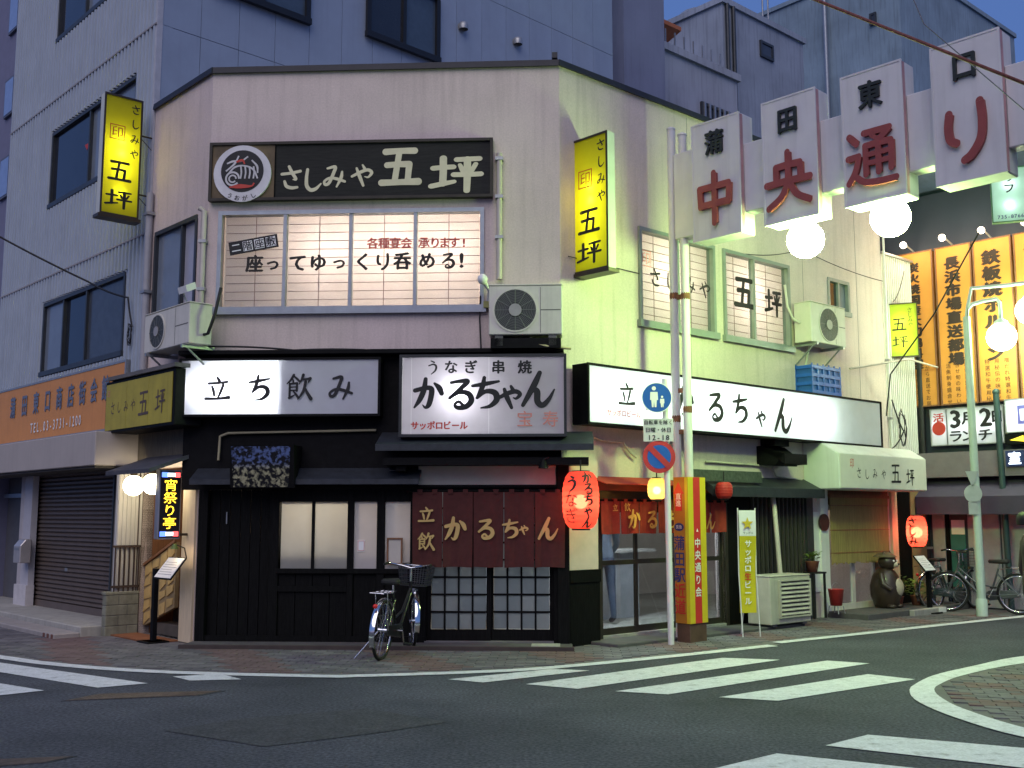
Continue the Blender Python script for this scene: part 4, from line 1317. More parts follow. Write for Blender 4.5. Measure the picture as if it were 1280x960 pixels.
# --- old yellow sign on the left wall
NY = .42
r = LEFT.rect((134, 479), (214, 527), NY)
r = (r[0], r[1], LEFT.uv(214, 527, NY)[1], LEFT.uv(134, 482, NY)[1])
OLDY = mat('faded_yellow_panel', (0.40, 0.33, 0.035), .5, .15, 3, streak=.3)
ys = thing('faded_sign', 'unlit faded yellow box sign between the orange sign and the glowing white box', 'sign', LEFT, ((r[0]+r[1])/2, 0, r[2]))
part('case', ys, lambda m: m.box(r[0]-.03, r[1]+.06, -NY+.004, -.06, r[2]-.04, r[3]+.04, BLACK), bevel=.008)
for i in range(3):
    a = r[0]+(r[1]-r[0])*i/3; b = r[0]+(r[1]-r[0])*(i+1)/3
    part('panel', ys, lambda m: m.box(a+.003, b-.003, -NY-.004, -NY+.004, r[2], r[3], OLDY))
part('rain_cover', ys, lambda m: m.box(r[0]+.1, r[1]+.1, -NY-.03, -.05, r[3]+.05, r[3]+.10, CONC_D))
FADED = mat('faded_ink', (0.10, 0.07, 0.06), .7)
def yt(m):
    L2 = r[1]-r[0]
    for ch, f, s_ in (('さ', .12, .14), ('し', .22, .13), ('み', .33, .13), ('や', .44, .14), ('五', .60, .28), ('坪', .84, .26)):
        m.glyph(ch, r[0]+L2*f, (r[2]+r[3])/2-.02, s_, s_*1.15, -NY-.006, FADED)
part('lettering', ys, yt)
part('red_seal', ys, lambda m: m.glyph('印', r[0]+.09, r[3]-.13, .09, .11, -NY-.006, PINKINK, brush=False))

# --- projecting yellow light boxes
def projecting(label, fr, wallpt, r, flip):
    """face is square to the wall; lettering on the face towards the viewer"""
    u0, u1, z0, z1 = r
    d = .16
    t = thing('projecting_sign', label, 'sign', fr, ((u0+u1)/2, d/2, z0), 'tall yellow projecting signs')
    fm = mat('pale_sign_case', (0.55, 0.57, 0.52), .5, .06)
    def case(m):
        m.box(u0, u0+.018, .01, d-.01, z0, z1, fm); m.box(u1-.018, u1, .01, d-.01, z0, z1, fm)
        m.box(u0+.018, u1-.018, .01, d-.01, z1-.02, z1, BRONZE); m.box(u0+.018, u1-.018, .01, d-.01, z0, z0+.02, BRONZE)
    part('case', t, case)
    part('panel', t, lambda m: m.pane(u0+.018, u1-.018, .014, z0+.02, z1-.02, YACRYL))
    part('panel', t, lambda m: m.pane(u0+.018, u1-.018, d-.014, z0+.02, z1-.02, YACRYL))
    part('rim', t, lambda m: m.wall(u0-.004, u1+.004, z0-.004, z1+.004, 0, .012, [(u0+.02, u1-.02, z0+.022, z1-.022)], BRONZE))
    part('base_tray', t, lambda m: m.box(u0-.03, u1+.03, -.02, d+.02, z0-.05, z0-.005, BRONZE))
    W, H_ = u1-u0, z1-z0
    def tx(m):
        for k, ch in enumerate('さしみや'):
            m.glyph(ch, u0+W*.82, z0+H_*(.91-.125*k), W*.25, W*.25, .006, INK, gain=1.4)
        m.glyph('五', u0+W*.46, z0+H_*.37, W*.58, W*.55, .006, INK, gain=1.25)
        m.glyph('坪', u0+W*.46, z0+H_*.14, W*.66, W*.48, .006, INK, gain=1.25)
    part('lettering', t, tx)
    part('seal', t, lambda m: seal(m, u0+W*.36, z0+H_*.69, W*.2, .006, mat('orange_red_ink', (.55, .09, .02), .6)))
    for k, p in ((.20, 1.2), (.38, 2.2), (.52, 2.8), (.62, 2.2)):
        lamp('sign_lamp', t, (u0+W*.5, d*.5, z0+H_*k), p*.40, (1, 1, .8), .03)
    for z in (z0+H_*.22, z0+H_*.72):
        a = (u1 if flip else u0)
        part('bracket', t, lambda m: (m.tube([(a, d/2, z), (wallpt, d/2, z)], .013, BRONZE, 6), m.tube([(a, d/2, z-.02), (wallpt, d/2, z-.2)], .006, BRONZE, 5)))
    return t
sl = Fr(LEFT.P(.05, 0, 0), R(41.4))            # outward from the left wall is towards negative u
ua, ub = sl.uv(128, 200)[0], sl.uv(176, 200)[0]
projecting('glowing tall yellow sign sticking out at the left edge of the cream building', sl, 0.0, (ua, ub, sl.uv(150, 270)[1], sl.uv(150, 119)[1]), True)
sr = Fr(RIGHT.P(RIGHT.uv(712, 250)[0]+.08, 0, 0), R(-46.5))
ua, ub = sr.uv(716, 250)[0], sr.uv(759, 250)[0]
projecting('glowing tall yellow sign sticking out beside the white gate posts', sr, 0.0, (ua, ub, sr.uv(740, 338)[1], sr.uv(737, 170)[1]), False)
# --- small lime sign by the annex
u0, u1, z0, z1 = RIGHT.uv(1106, 400, .0)[0], 0, 0, 0
sm = Fr(RIGHT.P(WR+.25, 0, 0), R(-46.5+25))
r = sm.rect((1107, 384), (1148, 440), 0)
r = (r[0], r[1], sm.uv(1128, 445)[1], sm.uv(1128, 380)[1])
lb = lightbox('lime_sign', 'small lime-green lit sign at the annex corner beside the orange boards', sm, r, .0, .14, GACRYL, body=BRONZE, rim=.012, lamps=[((r[0]+r[1])/2, (r[2]+r[3])/2+.15, .9), ((r[0]+r[1])/2, (r[2]+r[3])/2-.2, .8)], color=(1, 1, .8))
part('lettering', lb, lambda m: (m.glyph('五', (r[0]+r[1])/2-.04, (r[2]+r[3])/2+.1, .22, .22, -.003, INK), m.glyph('坪', (r[0]+r[1])/2-.04, (r[2]+r[3])/2-.2, .24, .2, -.003, INK),
     m.text('さしみや', r[1]-.11, r[3]-.24, .085, -.003, INK, vertical=True)))
part('bracket', lb, lambda m: m.box(r[0]-.16, r[0]-.014, .05, .10, (r[2]+r[3])/2-.14, (r[2]+r[3])/2+.14, STEEL))
part('arm', lb, lambda m: m.tube([(r[0]-.1, .12, (r[2]+r[3])/2), (r[0]-.02, .5, (r[2]+r[3])/2)], .02, STEEL))
# --- LED sign by the stair
sd = Fr(LEFT.P(WL-.14, 0, 0), R(41.4))
r = (sd.uv(200, 630)[0], sd.uv(225, 630)[0], sd.uv(212, 672)[1], sd.uv(212, 589)[1])
ld = thing('led_sign', 'narrow LED sign with glowing yellow characters by the stair entrance', 'sign', sd, ((r[0]+r[1])/2, .06, r[2]))
part('case', ld, lambda m: m.box(r[0]-.015, r[1]+.015, .004, .12, r[2]-.02, r[3]+.02, mat('led_case', (0.30, 0.30, 0.32), .4, metal=.5)), bevel=.008)
part('screen', ld, lambda m: m.box(r[0], r[1], -.002, .004, r[2], r[3], mat('led_black', (.02, .012, .01), .3)))
H_ = r[3]-r[2]; W = r[1]-r[0]
part('glowing_text', ld, lambda m: m.text('宵祭り亭', (r[0]+r[1])/2, (r[2]+r[3])/2, H_*.19, -.004, emit('led_yellow', (1, .55, .03), 2.0), vertical=True, aspect=1.2, brush=False, bold=.0))
for zz in (r[2]+H_*.055, r[3]-H_*.055):
    part('colour_strip', ld, lambda m: (m.box(r[0]+.01, r[0]+W*.33, -.004, -.002, zz-.03, zz+.03, emit('led_blue', (.1, .2, 1), 1.4)), m.box(r[0]+W*.33, r[0]+W*.7, -.004, -.002, zz-.022, zz+.022, emit('led_white', (.8, .9, 1), 2)),
         m.box(r[0]+W*.7, r[1]-.01, -.004, -.002, zz-.03, zz+.03, emit('led_red', (1, .1, .1), 1.2))))
part('bracket', ld, lambda m: m.box(r[1]+.015, .02, .04, .08, r[2]+.02, r[2]+.05, BRONZE))
# --- round lamps at the stair
GLOBE_W = emit('warm_globe', (1.0, .86, .58), 9)
for k, (x, y, lab) in enumerate(((167, 607, 'round lit globe lamp hanging under the stair roof, left of two'), (191, 605, 'round lit globe lamp half hidden behind the LED sign'))):
    u, z = LEFT.uv(x, y, .35)
    t = thing('globe_lamp', lab, 'lamp', LEFT, (u, -.35, z-.13), 'globe lamps at the stair')
    part('globe', t, lambda m: m.ball((u, -.35, z), .13, GLOBE_W, 24, 14))
    part('socket', t, lambda m: m.lathe([(.045, .12), (.045, .17), (.02, .19), (.02, .26)], (u, -.35, z), BRONZE, 12))
# --- menu picture over the eave
r = FRONT.rect((294, 557), (367, 610), .30)
mp = thing('menu_board', 'tilted dark glazed menu board hanging above the plank door', 'board', FRONT, ((r[0]+r[1])/2, -.2, r[2]))
def photo_mat():
    m = bpy.data.materials.new('menu_photo')
    nt, N, L = nodes_of(m)
    tc = N.new('ShaderNodeTexCoord'); v = N.new('ShaderNodeTexNoise'); v.inputs['Scale'].default_value = 22; v.inputs['Detail'].default_value = 8
    sp = N.new('ShaderNodeSeparateXYZ'); mr = N.new('ShaderNodeMapRange')
    L.new(tc.outputs['Object'], sp.inputs[0])
    mr.inputs[1].default_value = .22; mr.inputs[2].default_value = .30
    L.new(sp.outputs[2], mr.inputs[0])
    c1 = N.new('ShaderNodeValToRGB'); c2 = N.new('ShaderNodeValToRGB')
    L.new(tc.outputs['Object'], v.inputs['Vector']); L.new(v.outputs[0], c1.inputs[0]); L.new(v.outputs[0], c2.inputs[0])
    for c, hi in ((c1, (.34, .32, .20, 1)), (c2, (.10, .14, .30, 1))):
        c.color_ramp.elements[0].position = .47; c.color_ramp.elements[0].color = (.012, .012, .014, 1)
        c.color_ramp.elements[1].position = .62; c.color_ramp.elements[1].color = hi
    mx = N.new('ShaderNodeMix'); mx.data_type = 'RGBA'
    L.new(mr.outputs[0], mx.inputs[0]); L.new(c1.outputs[0], mx.inputs[6]); L.new(c2.outputs[0], mx.inputs[7])
    L.new(mx.outputs[2], N['Principled BSDF'].inputs['Base Color'])
    N['Principled BSDF'].inputs['Roughness'].default_value = .15
    return m
PH = photo_mat()
part('case', mp, lambda m: m.sprism([(-.46, r[3]), (-.38, r[2]), (-.35, r[2]), (-.06, r[3]-.1), (-.06, r[3])], r[0]-.02, r[1]+.03, BLACK))
part('picture', mp, lambda m: m.quad((r[0]+.02, -.385, r[2]+.01), (r[1]-.04, -.385, r[2]+.01), (r[1]-.01, -.464, r[3]-.02), (r[0], -.464, r[3]-.02), PH))
# --- plastic canopy sign over the sashimi entrance
NE = .62
u0, u1 = RIGHT.uv(1049, 590, NE)[0], RIGHT.uv(1158, 595, NE)[0]
z0 = RIGHT.uv(1050, 611, NE)[1]; z1 = RIGHT.uv(1050, 566, NE)[1]
cn = thing('canopy_sign', 'white plastic box canopy with small black lettering over the sashimi entrance', 'canopy', RIGHT, ((u0+u1)/2, 0, z0))
CANV = mat('white_canvas', (0.62, 0.65, 0.60), .6, .05, 3, streak=.2)
part('hood', cn, lambda m: m.sprism([(-NE, z0), (-NE, z1), (-.35, z1+.16), (-.002, z1+.2), (-.002, z0)], u0-.0, u1, CANV), bevel=.015)
part('front_panel', cn, lambda m: m.box(u0+.02, u1-.02, -NE-.008, -NE-.001, z0+.02, z1-.01, mat('cream_panel', (0.66, 0.66, 0.56), .5, .05)))
def ct(m):
    for ch, x, y, s_ in (('さ', 1073, 591, .14), ('し', 1083, 593, .14), ('み', 1093, 592, .14), ('や', 1104, 593, .14), ('五', 1119, 592, .28), ('坪', 1137, 596, .24)):
        u, z = RIGHT.uv(x, y, NE); m.glyph(ch, u, z, s_, s_*1.1, -NE-.011, INK)
part('lettering', cn, ct)
part('seal', cn, lambda m: m.glyph('印', *RIGHT.uv(1064, 579, NE), .12, .16, -NE-.011, PINKINK, brush=False, bold=.02))

# ================================================================== CLOTH CURTAINS AND LANTERNS
def noren(name, label, fr, n, x0, x1, ztop, zbot, k, cloth, chars, gap, rod=True, wav=.012):
    u0, u1 = x0, x1
    t = thing(name, label, 'curtain', fr, ((u0+u1)/2, -n, zbot))
    part('rod', t, lambda m: m.tube([(u0-.06, -n, ztop+.012), (u1+.06, -n, ztop+.012)], .014, DARKWOOD, 8))
    W = (u1-u0)/k
    for i in range(k):
        a, b = u0+W*i+gap*.5, u0+W*(i+1)-gap*.5
        ph = random.uniform(0, 6)
        sw = random.uniform(-.006, .006)
        def cloth_f(m):
            nx, nz = 10, 8
            v = []
            for q in range(nz+1):
                for p in range(nx+1):
                    s_ = q/nz; x = p/nx
                    amp = wav*(.3+s_)
                    pinch = .0 if s_ < .3 else (s_-.3)*gap*.6
                    v.append((a+pinch+(b-a-2*pinch)*x+sw*s_, -n+amp*math.sin(x*7+ph)*.8+amp*.5*math.sin(x*13+ph*2)-.004, ztop-(ztop-zbot)*s_+.004*math.sin(x*5+ph)*s_))
            f = [(q*(nx+1)+p, q*(nx+1)+p+1, (q+1)*(nx+1)+p+1, (q+1)*(nx+1)+p) for q in range(nz) for p in range(nx)]
            m.add(v, f, cloth, True)
        part('cloth_panel', t, cloth_f)
        for q in range(2):
            c = a+(b-a)*(.25+.5*q)
            part('loop', t, lambda m: m.box(c-.03, c+.03, -n-.018, -n+.018, ztop-.02, ztop+.032, cloth))
    part('print', t, lambda m: [m.glyph(ch, u, z, s_, s_, -n-wav*1.9-.006, GOLD if cloth is NOREN else mat('orange_print', (0.75, 0.36, 0.08), .8), gain=1.65) for ch, u, z, s_ in chars])
    return t
NN = .16
nu = lambda x: FRONT.uv(x, 650, NN)[0]
nz = lambda y: FRONT.uv(600, y, NN)[1]
ch = [('立', nu(533), nz(644), .19), ('飲', nu(533), nz(677), .20)] + [(c, nu(x), nz(661), s_) for c, x, s_ in (('か', 570, .28), ('る', 607, .24), ('ち', 638, .22), ('ゃ', 655, .14), ('ん', 684, .26))]
noren('door_curtain', 'maroon split curtain with gold brush lettering over the lattice doors', FRONT, NN, nu(515), nu(707), nz(615), nz(709), 5, NOREN, ch, .009)
NS = .10
ru = lambda x: RIGHT.uv(x, 650, NS)[0]
rzz = lambda x, y: RIGHT.uv(x, y, NS)[1]
ch = [('立', ru(767), rzz(767, 635), .09), ('飲', ru(782), rzz(782, 634), .10)] + [(c, ru(x), rzz(x, y), s_) for c, x, y, s_ in (('か', 791, 649, .24), ('る', 813, 649, .22), ('ち', 838, 649, .22), ('ゃ', 860, 650, .14), ('ん', 886, 652, .20))]
noren('door_curtain', 'red split curtain with orange lettering over the glass doors of the street side', RIGHT, NS, ru(750), ru(908), rzz(800, 627), rzz(800, 667), 7, NOREN2, ch, .02)
def lantern(name, label, fr, n, x, y, R_, H_, paper, lit, texts=(), ribs=9, bulb=None, group=None):
    u, z = fr.uv(x, y, n)
    t = thing(name, label, 'lantern', fr, (u, -n, z-H_/2), group)
    prof = []
    K = 56
    for i in range(K+1):
        s_ = -1+2*i/K
        w = (1-abs(s_)**2.6)**.5 if abs(s_) < 1 else 0
        rad = R_*(.50+.50*w)
        rad += R_*.012*math.cos(i/K*ribs*2*math.pi)
        prof.append((rad, s_*H_/2))
    part('paper_shade', t, lambda m: m.lathe(prof, (u, -n, z), paper, 32))
    part('top_ring', t, lambda m: m.lathe([(R_*.2, H_/2+.015), (R_*.5, H_/2+.012), (R_*.5, H_/2-.012)], (u, -n, z), INK, 24))
    part('bottom_ring', t, lambda m: m.lathe([(R_*.5, -H_/2+.012), (R_*.5, -H_/2-.02), (R_*.42, -H_/2-.02)], (u, -n, z), INK, 24))
    part('hanger', t, lambda m: m.tube([(u, -n, z+H_/2+.01), (u, -n, z+H_/2+.14)], .008, CABLE, 6))
    if lit:
        part('bulb', t, lambda m: m.ball((u, -n, z-.02), bulb or R_*.28, emit('bulb_'+name, (1, .78, .42), 14), 12, 8))
        lamp('bulb_light', t, (u, -n, z-.02), lit, (1, .48, .24), .04)
    # characters wrapped on the paper
    vw = fr.m.inverted() @ Vector((0, 0, CAMH))
    face = math.atan2(vw.y+n, vw.x-u)
    for chars, da, sz in texts:
        def wrap(m):
            m.text(chars, 0, z, sz, 0, INK, vertical=True, pitch=.98, gain=1.7)
            for i, p in enumerate(m.v):
                zz = (p.z-z)/(H_/2)
                w = max(0, 1-abs(zz)**2.6)**.5
                rad = R_*(.50+.50*w)+R_*.02
                an = face+da+p.x/rad
                m.v[i] = Vector((u+rad*math.cos(an), -n+rad*math.sin(an), p.z))
        part('characters', t, wrap)
    return t
lantern('big_lantern', 'large glowing red paper lantern with black characters at the building corner', FRONT, .45, 726, 625, .215, .66, REDPAPER, 75, [('うなぎ', -.55, .19), ('かるちゃん', .42, .13)], 10, .085)
lantern('round_lantern', 'small glowing orange lantern above the red curtain beside the sign pole', RIGHT, .55, 821, 611, .115, .26, ORPAPER, 45, (), 6, .05)
lantern('round_lantern', 'small unlit red round lantern right of the yellow street post', RIGHT, .45, 905, 613, .115, .22, mat('red_paper_unlit', (0.40, 0.02, 0.015), .6, .1), 0, (), 6)
lantern('entrance_lantern', 'glowing red paper lantern hanging at the far end by the ochre wall', RIGHT, .45, 1146, 664, .165, .50, REDPAPER, 55, [('さしみ', -.45, .15)], 8, .09)

# ================================================================== STREET GATE
GW = mat('gate_white', (0.60, 0.59, 0.60), .45, .05, 3, streak=.2)
GR = mat('gate_red_letter', (0.27, 0.06, 0.055), .55, .15)
GB = mat('gate_black_letter', (0.02, 0.025, 0.022), .5, .2)
gate = thing('street_gate', 'white street gate of tall lettered boxes on twin posts crossing the right-hand street', 'gate', GATE, (0, 0, 0))
gu = lambda x, y, n=0: GATE.uv(x, y, n)[0]
gz = lambda x, y, n=0: GATE.uv(x, y, n)[1]
for x, yt in ((841, 163), (855, 170)):
    u = gu(x, 290)
    zt = gz(x-3, yt)
    part('post', gate, lambda m: (m.tube([(u, 0, .02), (u, 0, zt)], .056, GW, 14), m.lathe([(.062, zt), (.062, zt+.02), (.001, zt+.05)], (u, 0, 0), GW, 14)))
    for z in (gz(x+2, 370), gz(x+8, 520)+random.uniform(-.1, .1)):
        part('post_collar', gate, lambda m: m.lathe([(.0565, -.05), (.060, 0), (.0565, .04)], (u, 0, z), RUST, 12))
for z in (gz(846, 372), gz(852, 488), gz(852, 540)):
    part('post_tie', gate, lambda m: m.box(gu(841, 290), gu(855, 290), -.02, .02, z-.03, z+.03, RUST))
boxes = [((863, 168), (923, 287)), ((951, 130), (1022, 264)), ((1052, 95), (1133, 237)), ((1168, 52), (1264, 199))]
NG, DG = .14, .30
zb0 = sum(GATE.uv(x, y, NG)[1] for x, y in ((868, 305), (961, 283), (1065, 256), (1184, 229)))/4
zb1 = sum(GATE.uv(x, y, NG)[1] for x, y in ((863, 168), (951, 130), (1052, 95), (1168, 52)))/4
bu = []
for (tl, br), big, small in zip(boxes, '中央通り', '蒲田東口'):
    ua = GATE.uv(tl[0]+2, 220, NG)[0]; ub = GATE.uv(br[0]-1, 220, NG)[0]
    bu.append((ua, ub))
w_ = sum(b-a for a, b in bu)/4
pitch_ = (bu[3][0]-bu[0][0])/3
bu = [(bu[0][0]+pitch_*i, bu[0][0]+pitch_*i+w_) for i in range(5)]
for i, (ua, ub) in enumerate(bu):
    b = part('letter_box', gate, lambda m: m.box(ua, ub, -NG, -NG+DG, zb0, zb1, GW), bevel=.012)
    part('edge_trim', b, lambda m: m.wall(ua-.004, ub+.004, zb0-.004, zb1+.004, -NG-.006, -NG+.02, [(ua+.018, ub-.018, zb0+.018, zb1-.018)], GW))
    part('side_strip', b, lambda m: m.box(ub+.0005, ub+.004, -NG+.012, -NG+.075, zb0+.015, zb1-.015, mat('pink_strip', (.42, .24, .26), .6, .2, 4, streak=.3)))  # pinkish strip down the right side of each letter box
    H_ = zb1-zb0
    if i < 4:
        s_ = w_*.80
        part('large_character', b, lambda m: m.glyph('中央通り'[i], (ua+ub)/2, zb0+H_*.33, s_, s_*1.12, -NG-.045, GR, thick=.04, gain=1.45))
        part('small_character', b, lambda m: m.glyph('蒲田東口'[i], (ua+ub)/2, zb0+H_*.80, w_*.40, w_*.45, -NG-.02, GB, thick=.028, brush=False, bold=.04))
    x0 = ub if i < 4 else None
    if i < 4:
        part('connector', gate, lambda m: m.box(ub+.003, bu[i+1][0]-.003, -NG+.08, -NG+DG-.03, zb0+H_*.17, zb1-H_*.26, GW), bevel=.01)
part('connector', gate, lambda m: m.box(gu(846, 250), bu[0][0]-.003, -NG+.08, -NG+DG-.04, zb0+.12, zb1-.26, GW), bevel=.01)
part('beam', gate, lambda m: m.box(bu[4][1]+.003, bu[4][1]+2.6, -NG+.08, -NG+DG-.03, zb0+H_*.17, zb1-H_*.26, GW))
for dx in (-.1, .1):
    part('post', gate, lambda m: m.tube([(bu[4][1]+2.7+dx, 0, .02), (bu[4][1]+2.7+dx, 0, zb1)], .056, GW, 14))
GLOBE = emit('gate_globe', (.60, 1.0, .30), 88)
for x, y, rr in ((1007, 300, 23), (1113, 272, 25)):
    u, z = GATE.uv(x, y, NG-DG/2-.02)
    g = part('globe', gate, lambda m: m.ball((u, -NG+DG/2+.02, z), .215, GLOBE, 28, 18))
    part('globe_collar', g, lambda m: m.lathe([(.09, zb0-.001), (.10, zb0-.03), (.075, zb0-.07)], (u, -NG+DG/2+.02, 0), mat('green_collar', (.10, .14, .08), .5), 16))
# post wrapped with the station short-cut sign
PY = mat('sign_yellow', (0.62, 0.47, 0.02), .45, .08, 4)
POR = mat('sign_orange', (0.42, 0.17, 0.02), .5, .1, 4)
PRD = mat('sign_red', (0.55, 0.03, 0.025), .45, .08, 4)
uA, uB = gu(843, 690, .16), gu(861, 690, .16)
dB = .36
zp0, zp1 = gz(858, 780, .16), gz(858, 596, .16)
ps = thing('station_sign_column', 'yellow and red station direction column wrapped round the foot of the gate posts', 'sign', GATE, ((uA+uB)/2, -.16+dB/2, 0))
part('base', ps, lambda m: m.box(uA+.01, uB-.01, -.15, -.17+dB, 0, zp0, mat('brown_metal', (0.10, 0.055, 0.035), .6, .25)), bevel=.006)
part('front_panel', ps, lambda m: m.box(uA, uB, -.16, -.16+dB, zp0, zp1, POR), bevel=.004)
SF = GATE.sub(uB, -.16, R(90))                 # right-hand face of the column
iv = GATE.m.inverted() @ SF.m
def side(fn):
    def q(m):
        fn(m); m.xf(iv)
    return q
for a, b, mm in ((0, .105, PY), (.105, .245, PRD), (.245, dB, PY)):
    part('stripe', ps, side(lambda m: m.box(a, b, -.004, -.001, zp0+.003, zp1-.003, mm)))
part('lettering', ps, side(lambda m: m.text('中央通り会', .175, zp0+.68, .125, -.006, WHITE, vertical=True, pitch=1.2, brush=False, bold=.03)))
part('small_triangle', ps, side(lambda m: m.prism([(.155, zp0+1.12), (.195, zp0+1.12), (.175, zp0+1.16)], -.007, -.004, WHITE)))
HW = (uB-uA)
part('edge_band', ps, lambda m: m.box(uB-.045, uB-.003, -.163, -.1605, zp0+.003, zp1-.003, PY))
cu = (uA+uB)/2-.03
def arrow(m):
    zt = zp1-.06
    m.prism([(cu-.05, zt-.36), (cu+.05, zt-.36), (cu+.05, zt-.15), (cu+.085, zt-.15), (cu, zt), (cu-.085, zt-.15), (cu-.05, zt-.15)], -.165, -.161, PRD)
part('arrow', ps, arrow)
part('lettering', ps, lambda m: m.text('直進', cu, zp1-.285, .085, -.167, WHITE, vertical=True, brush=False, bold=.02))
part('oval', ps, lambda m: m.prism([(cu+.075*math.cos(k*.3927), zp1-.62+.05*math.sin(k*.3927)) for k in range(16)], -.164, -.161, BLUEINK))
part('lettering', ps, lambda m: m.text('京急', cu, zp1-.62, .05, -.166, WHITE, brush=False))
part('lettering', ps, lambda m: [m.glyph(c, cu, zp1-.82-.195*k, .17, .19, -.163, BLUEINK if k < 3 else PRD, brush=False, bold=.03) for k, c in enumerate('蒲田駅近道')])

# ================================================================== ROAD SIGN POLE
q = G(839, 807)
SP = Fr(q, R(0))
sp = thing('road_sign_pole', 'thin white pole with blue pedestrian disc, time plate and no-parking disc', 'road sign', SP, (0, 0, 0))
ztp = SP.uv(826, 474)[1]
part('pole', sp, lambda m: m.tube([(0, 0, 0), (-.02, 0, ztp)], .038, WHITEP, 12))
def sgn(y): return SP.uv(820, y, .06)
RB = mat('sign_blue', (0.02, 0.10, 0.42), .35, .06)
c1 = SP.uv(821, 497, .06); c2 = SP.uv(824, 571, .06)
b = part('pedestrian_disc', sp, lambda m: (m.disc(c1, .19, -.06, RB, 36, -.052), m.disc(c1, .19, -.062, WHITE, 36, None, .178)))
def figs(m):
    y = -.064
    for (x, s_) in ((-.035, 1.0), (.065, .55)):
        cx, cz = c1[0]+x, c1[1]-.12
        m.disc((cx, cz+.235*s_), .026*s_, y, WHITE, 14)
        m.prism([(cx-.045*s_, cz+.19*s_), (cx+.045*s_, cz+.19*s_), (cx+.05*s_, cz+.09*s_), (cx+.034*s_, cz+.09*s_), (cx+.028*s_, cz), (cx+.006*s_, cz), (cx, cz+.08*s_), (cx-.006*s_, cz), (cx-.028*s_, cz), (cx-.034*s_, cz+.09*s_), (cx-.05*s_, cz+.09*s_)], y, y+.001, WHITE)
part('walking_figures', b, figs)
r = SP.rect((804, 523), (842, 552), .06)
b = part('time_plate', sp, lambda m: m.box(r[0], r[1], -.06, -.052, r[2], r[3], mat('plate_grey', (.55, .54, .56), .5)), bevel=.003)
part('plate_text', b, lambda m: (m.text('自転車を除く', (r[0]+r[1])/2, r[3]-.05, .06, -.063, INK, brush=False, bold=.02, aspect=.95), m.text('日曜・休日', (r[0]+r[1])/2, (r[2]+r[3])/2, .065, -.063, INK, brush=False, bold=.02),
     m.text('12-18', (r[0]+r[1])/2, r[2]+.05, .09, -.063, INK, brush=False, bold=.02, pitch=.62)))
b = part('no_parking_disc', sp, lambda m: (m.disc(c2, .20, -.06, mat('sign_red_disc', (.45, .04, .04), .4), 36, -.052), m.disc(c2, .145, -.063, RB, 36)))
part('diagonal_bar', b, lambda m: m.prism([(c2[0]-.145, c2[1]+.095), (c2[0]-.095, c2[1]+.145), (c2[0]+.145, c2[1]-.095), (c2[0]+.095, c2[1]-.145)], -.067, -.0645, MATS['sign_red_disc']))
part('clamps', sp, lambda m: [m.box(-.06, .03, -.055, .02, z-.012, z+.012, STEEL) for z in (c1[1], (r[2]+r[3])/2, c2[1])])

# ================================================================== AIR CONDITIONERS
def air_con(label, fr, u0, u1, z0, z1, y0, d, fan=.36, body=IVORY, stand=0.0, louvre=False, fr_=None, cols=10):
    t = thing('air_conditioner', label, 'air conditioner', fr, ((u0+u1)/2, y0+d/2, z0-stand), 'outdoor air conditioner units')
    W, H_ = u1-u0, z1-z0
    part('case', t, lambda m: (m.box(u0, u1, y0, y0+d, z0, z1, body), m.box(u0-.008, u1+.008, y0-.008, y0+d+.004, z1, z1+.018, body)), bevel=.012)
    if louvre:
        a, b = u0+W*.22, u1-W*.06
        part('louvre_back', t, lambda m: m.box(a, b, y0-.004, y0-.001, z0+H_*.16, z1-H_*.10, BLACK))
        for k in range(8):
            z = z0+H_*.17+(H_*.72)*k/8
            part('louvre', t, lambda m: m.sprism([(y0-.005, z+.045), (y0-.03, z+.02), (y0-.03, z+.008), (y0-.005, z+.03)], a, b, body))
        part('louvre_frame', t, lambda m: m.wall(a-.03, b+.03, z0+H_*.13, z1-H_*.07, y0-.035, y0-.002, [(a, b, z0+H_*.16, z1-H_*.10)], body))
    else:
        cx, cz = u0+W*fan, (z0+z1)/2+H_*.0
        rr = min(H_*.43, W*.36)
        fan_m = mat('fan_dark', (0.035, 0.04, 0.038), .5)
        g = part('fan_grille', t, lambda m: (m.disc((cx, cz), rr, y0-.003, fan_m, 32), m.disc((cx, cz), rr+.012, y0-.012, body, 32, y0-.001, rr-.006)))
        def ring(m):
            gm = mat('grille_wire', (0.16, 0.17, 0.16), .5)
            for k in range(1, 9):
                q = rr*(.32+.68*k/9)
                m.disc((cx, cz), q+.002, y0-.015, gm, 28, None, q-.002)
            for k in range(12):
                an = k*math.pi/6
                m.tube([(cx+rr*.25*math.cos(an), y0-.014, cz+rr*.25*math.sin(an)), (cx+rr*math.cos(an), y0-.010, cz+rr*math.sin(an))], .0035, gm, 4)
        part('grille_wires', g, ring)
        part('hub', g, lambda m: m.disc((cx, cz), rr*.30, y0-.022, mat('hub_grey', (.33, .32, .31), .5), 20, y0-.012))
        part('seam', t, lambda m: m.box(u0+W*.70, u0+W*.70+.006, y0-.002, y0, z0+.02, z1-.02, mat('seam_dark', (.12, .12, .11), .7)))
        part('service_seam', t, lambda m: m.box(u0+W*.705, u1-.02, y0-.002, y0, cz-.006, cz+.006, MATS['seam_dark']))
    if stand > 0:
        for uu in (u0+.12, u1-.12):
            part('foot', t, lambda m: m.box(uu-.05, uu+.05, y0+.02, y0+d-.02, z0-stand, z0, CONC_D), bevel=.005)
    else:
        for uu in (u0+.12, u1-.12):
            part('bracket', t, lambda m: (m.box(uu-.02, uu+.02, y0-.03, -.001, z0-.045, z0-.002, STEEL), m.tube([(uu, y0+.05, z0-.045), (uu, -.01, z0-.32)], .014, STEEL, 6)))
    return t
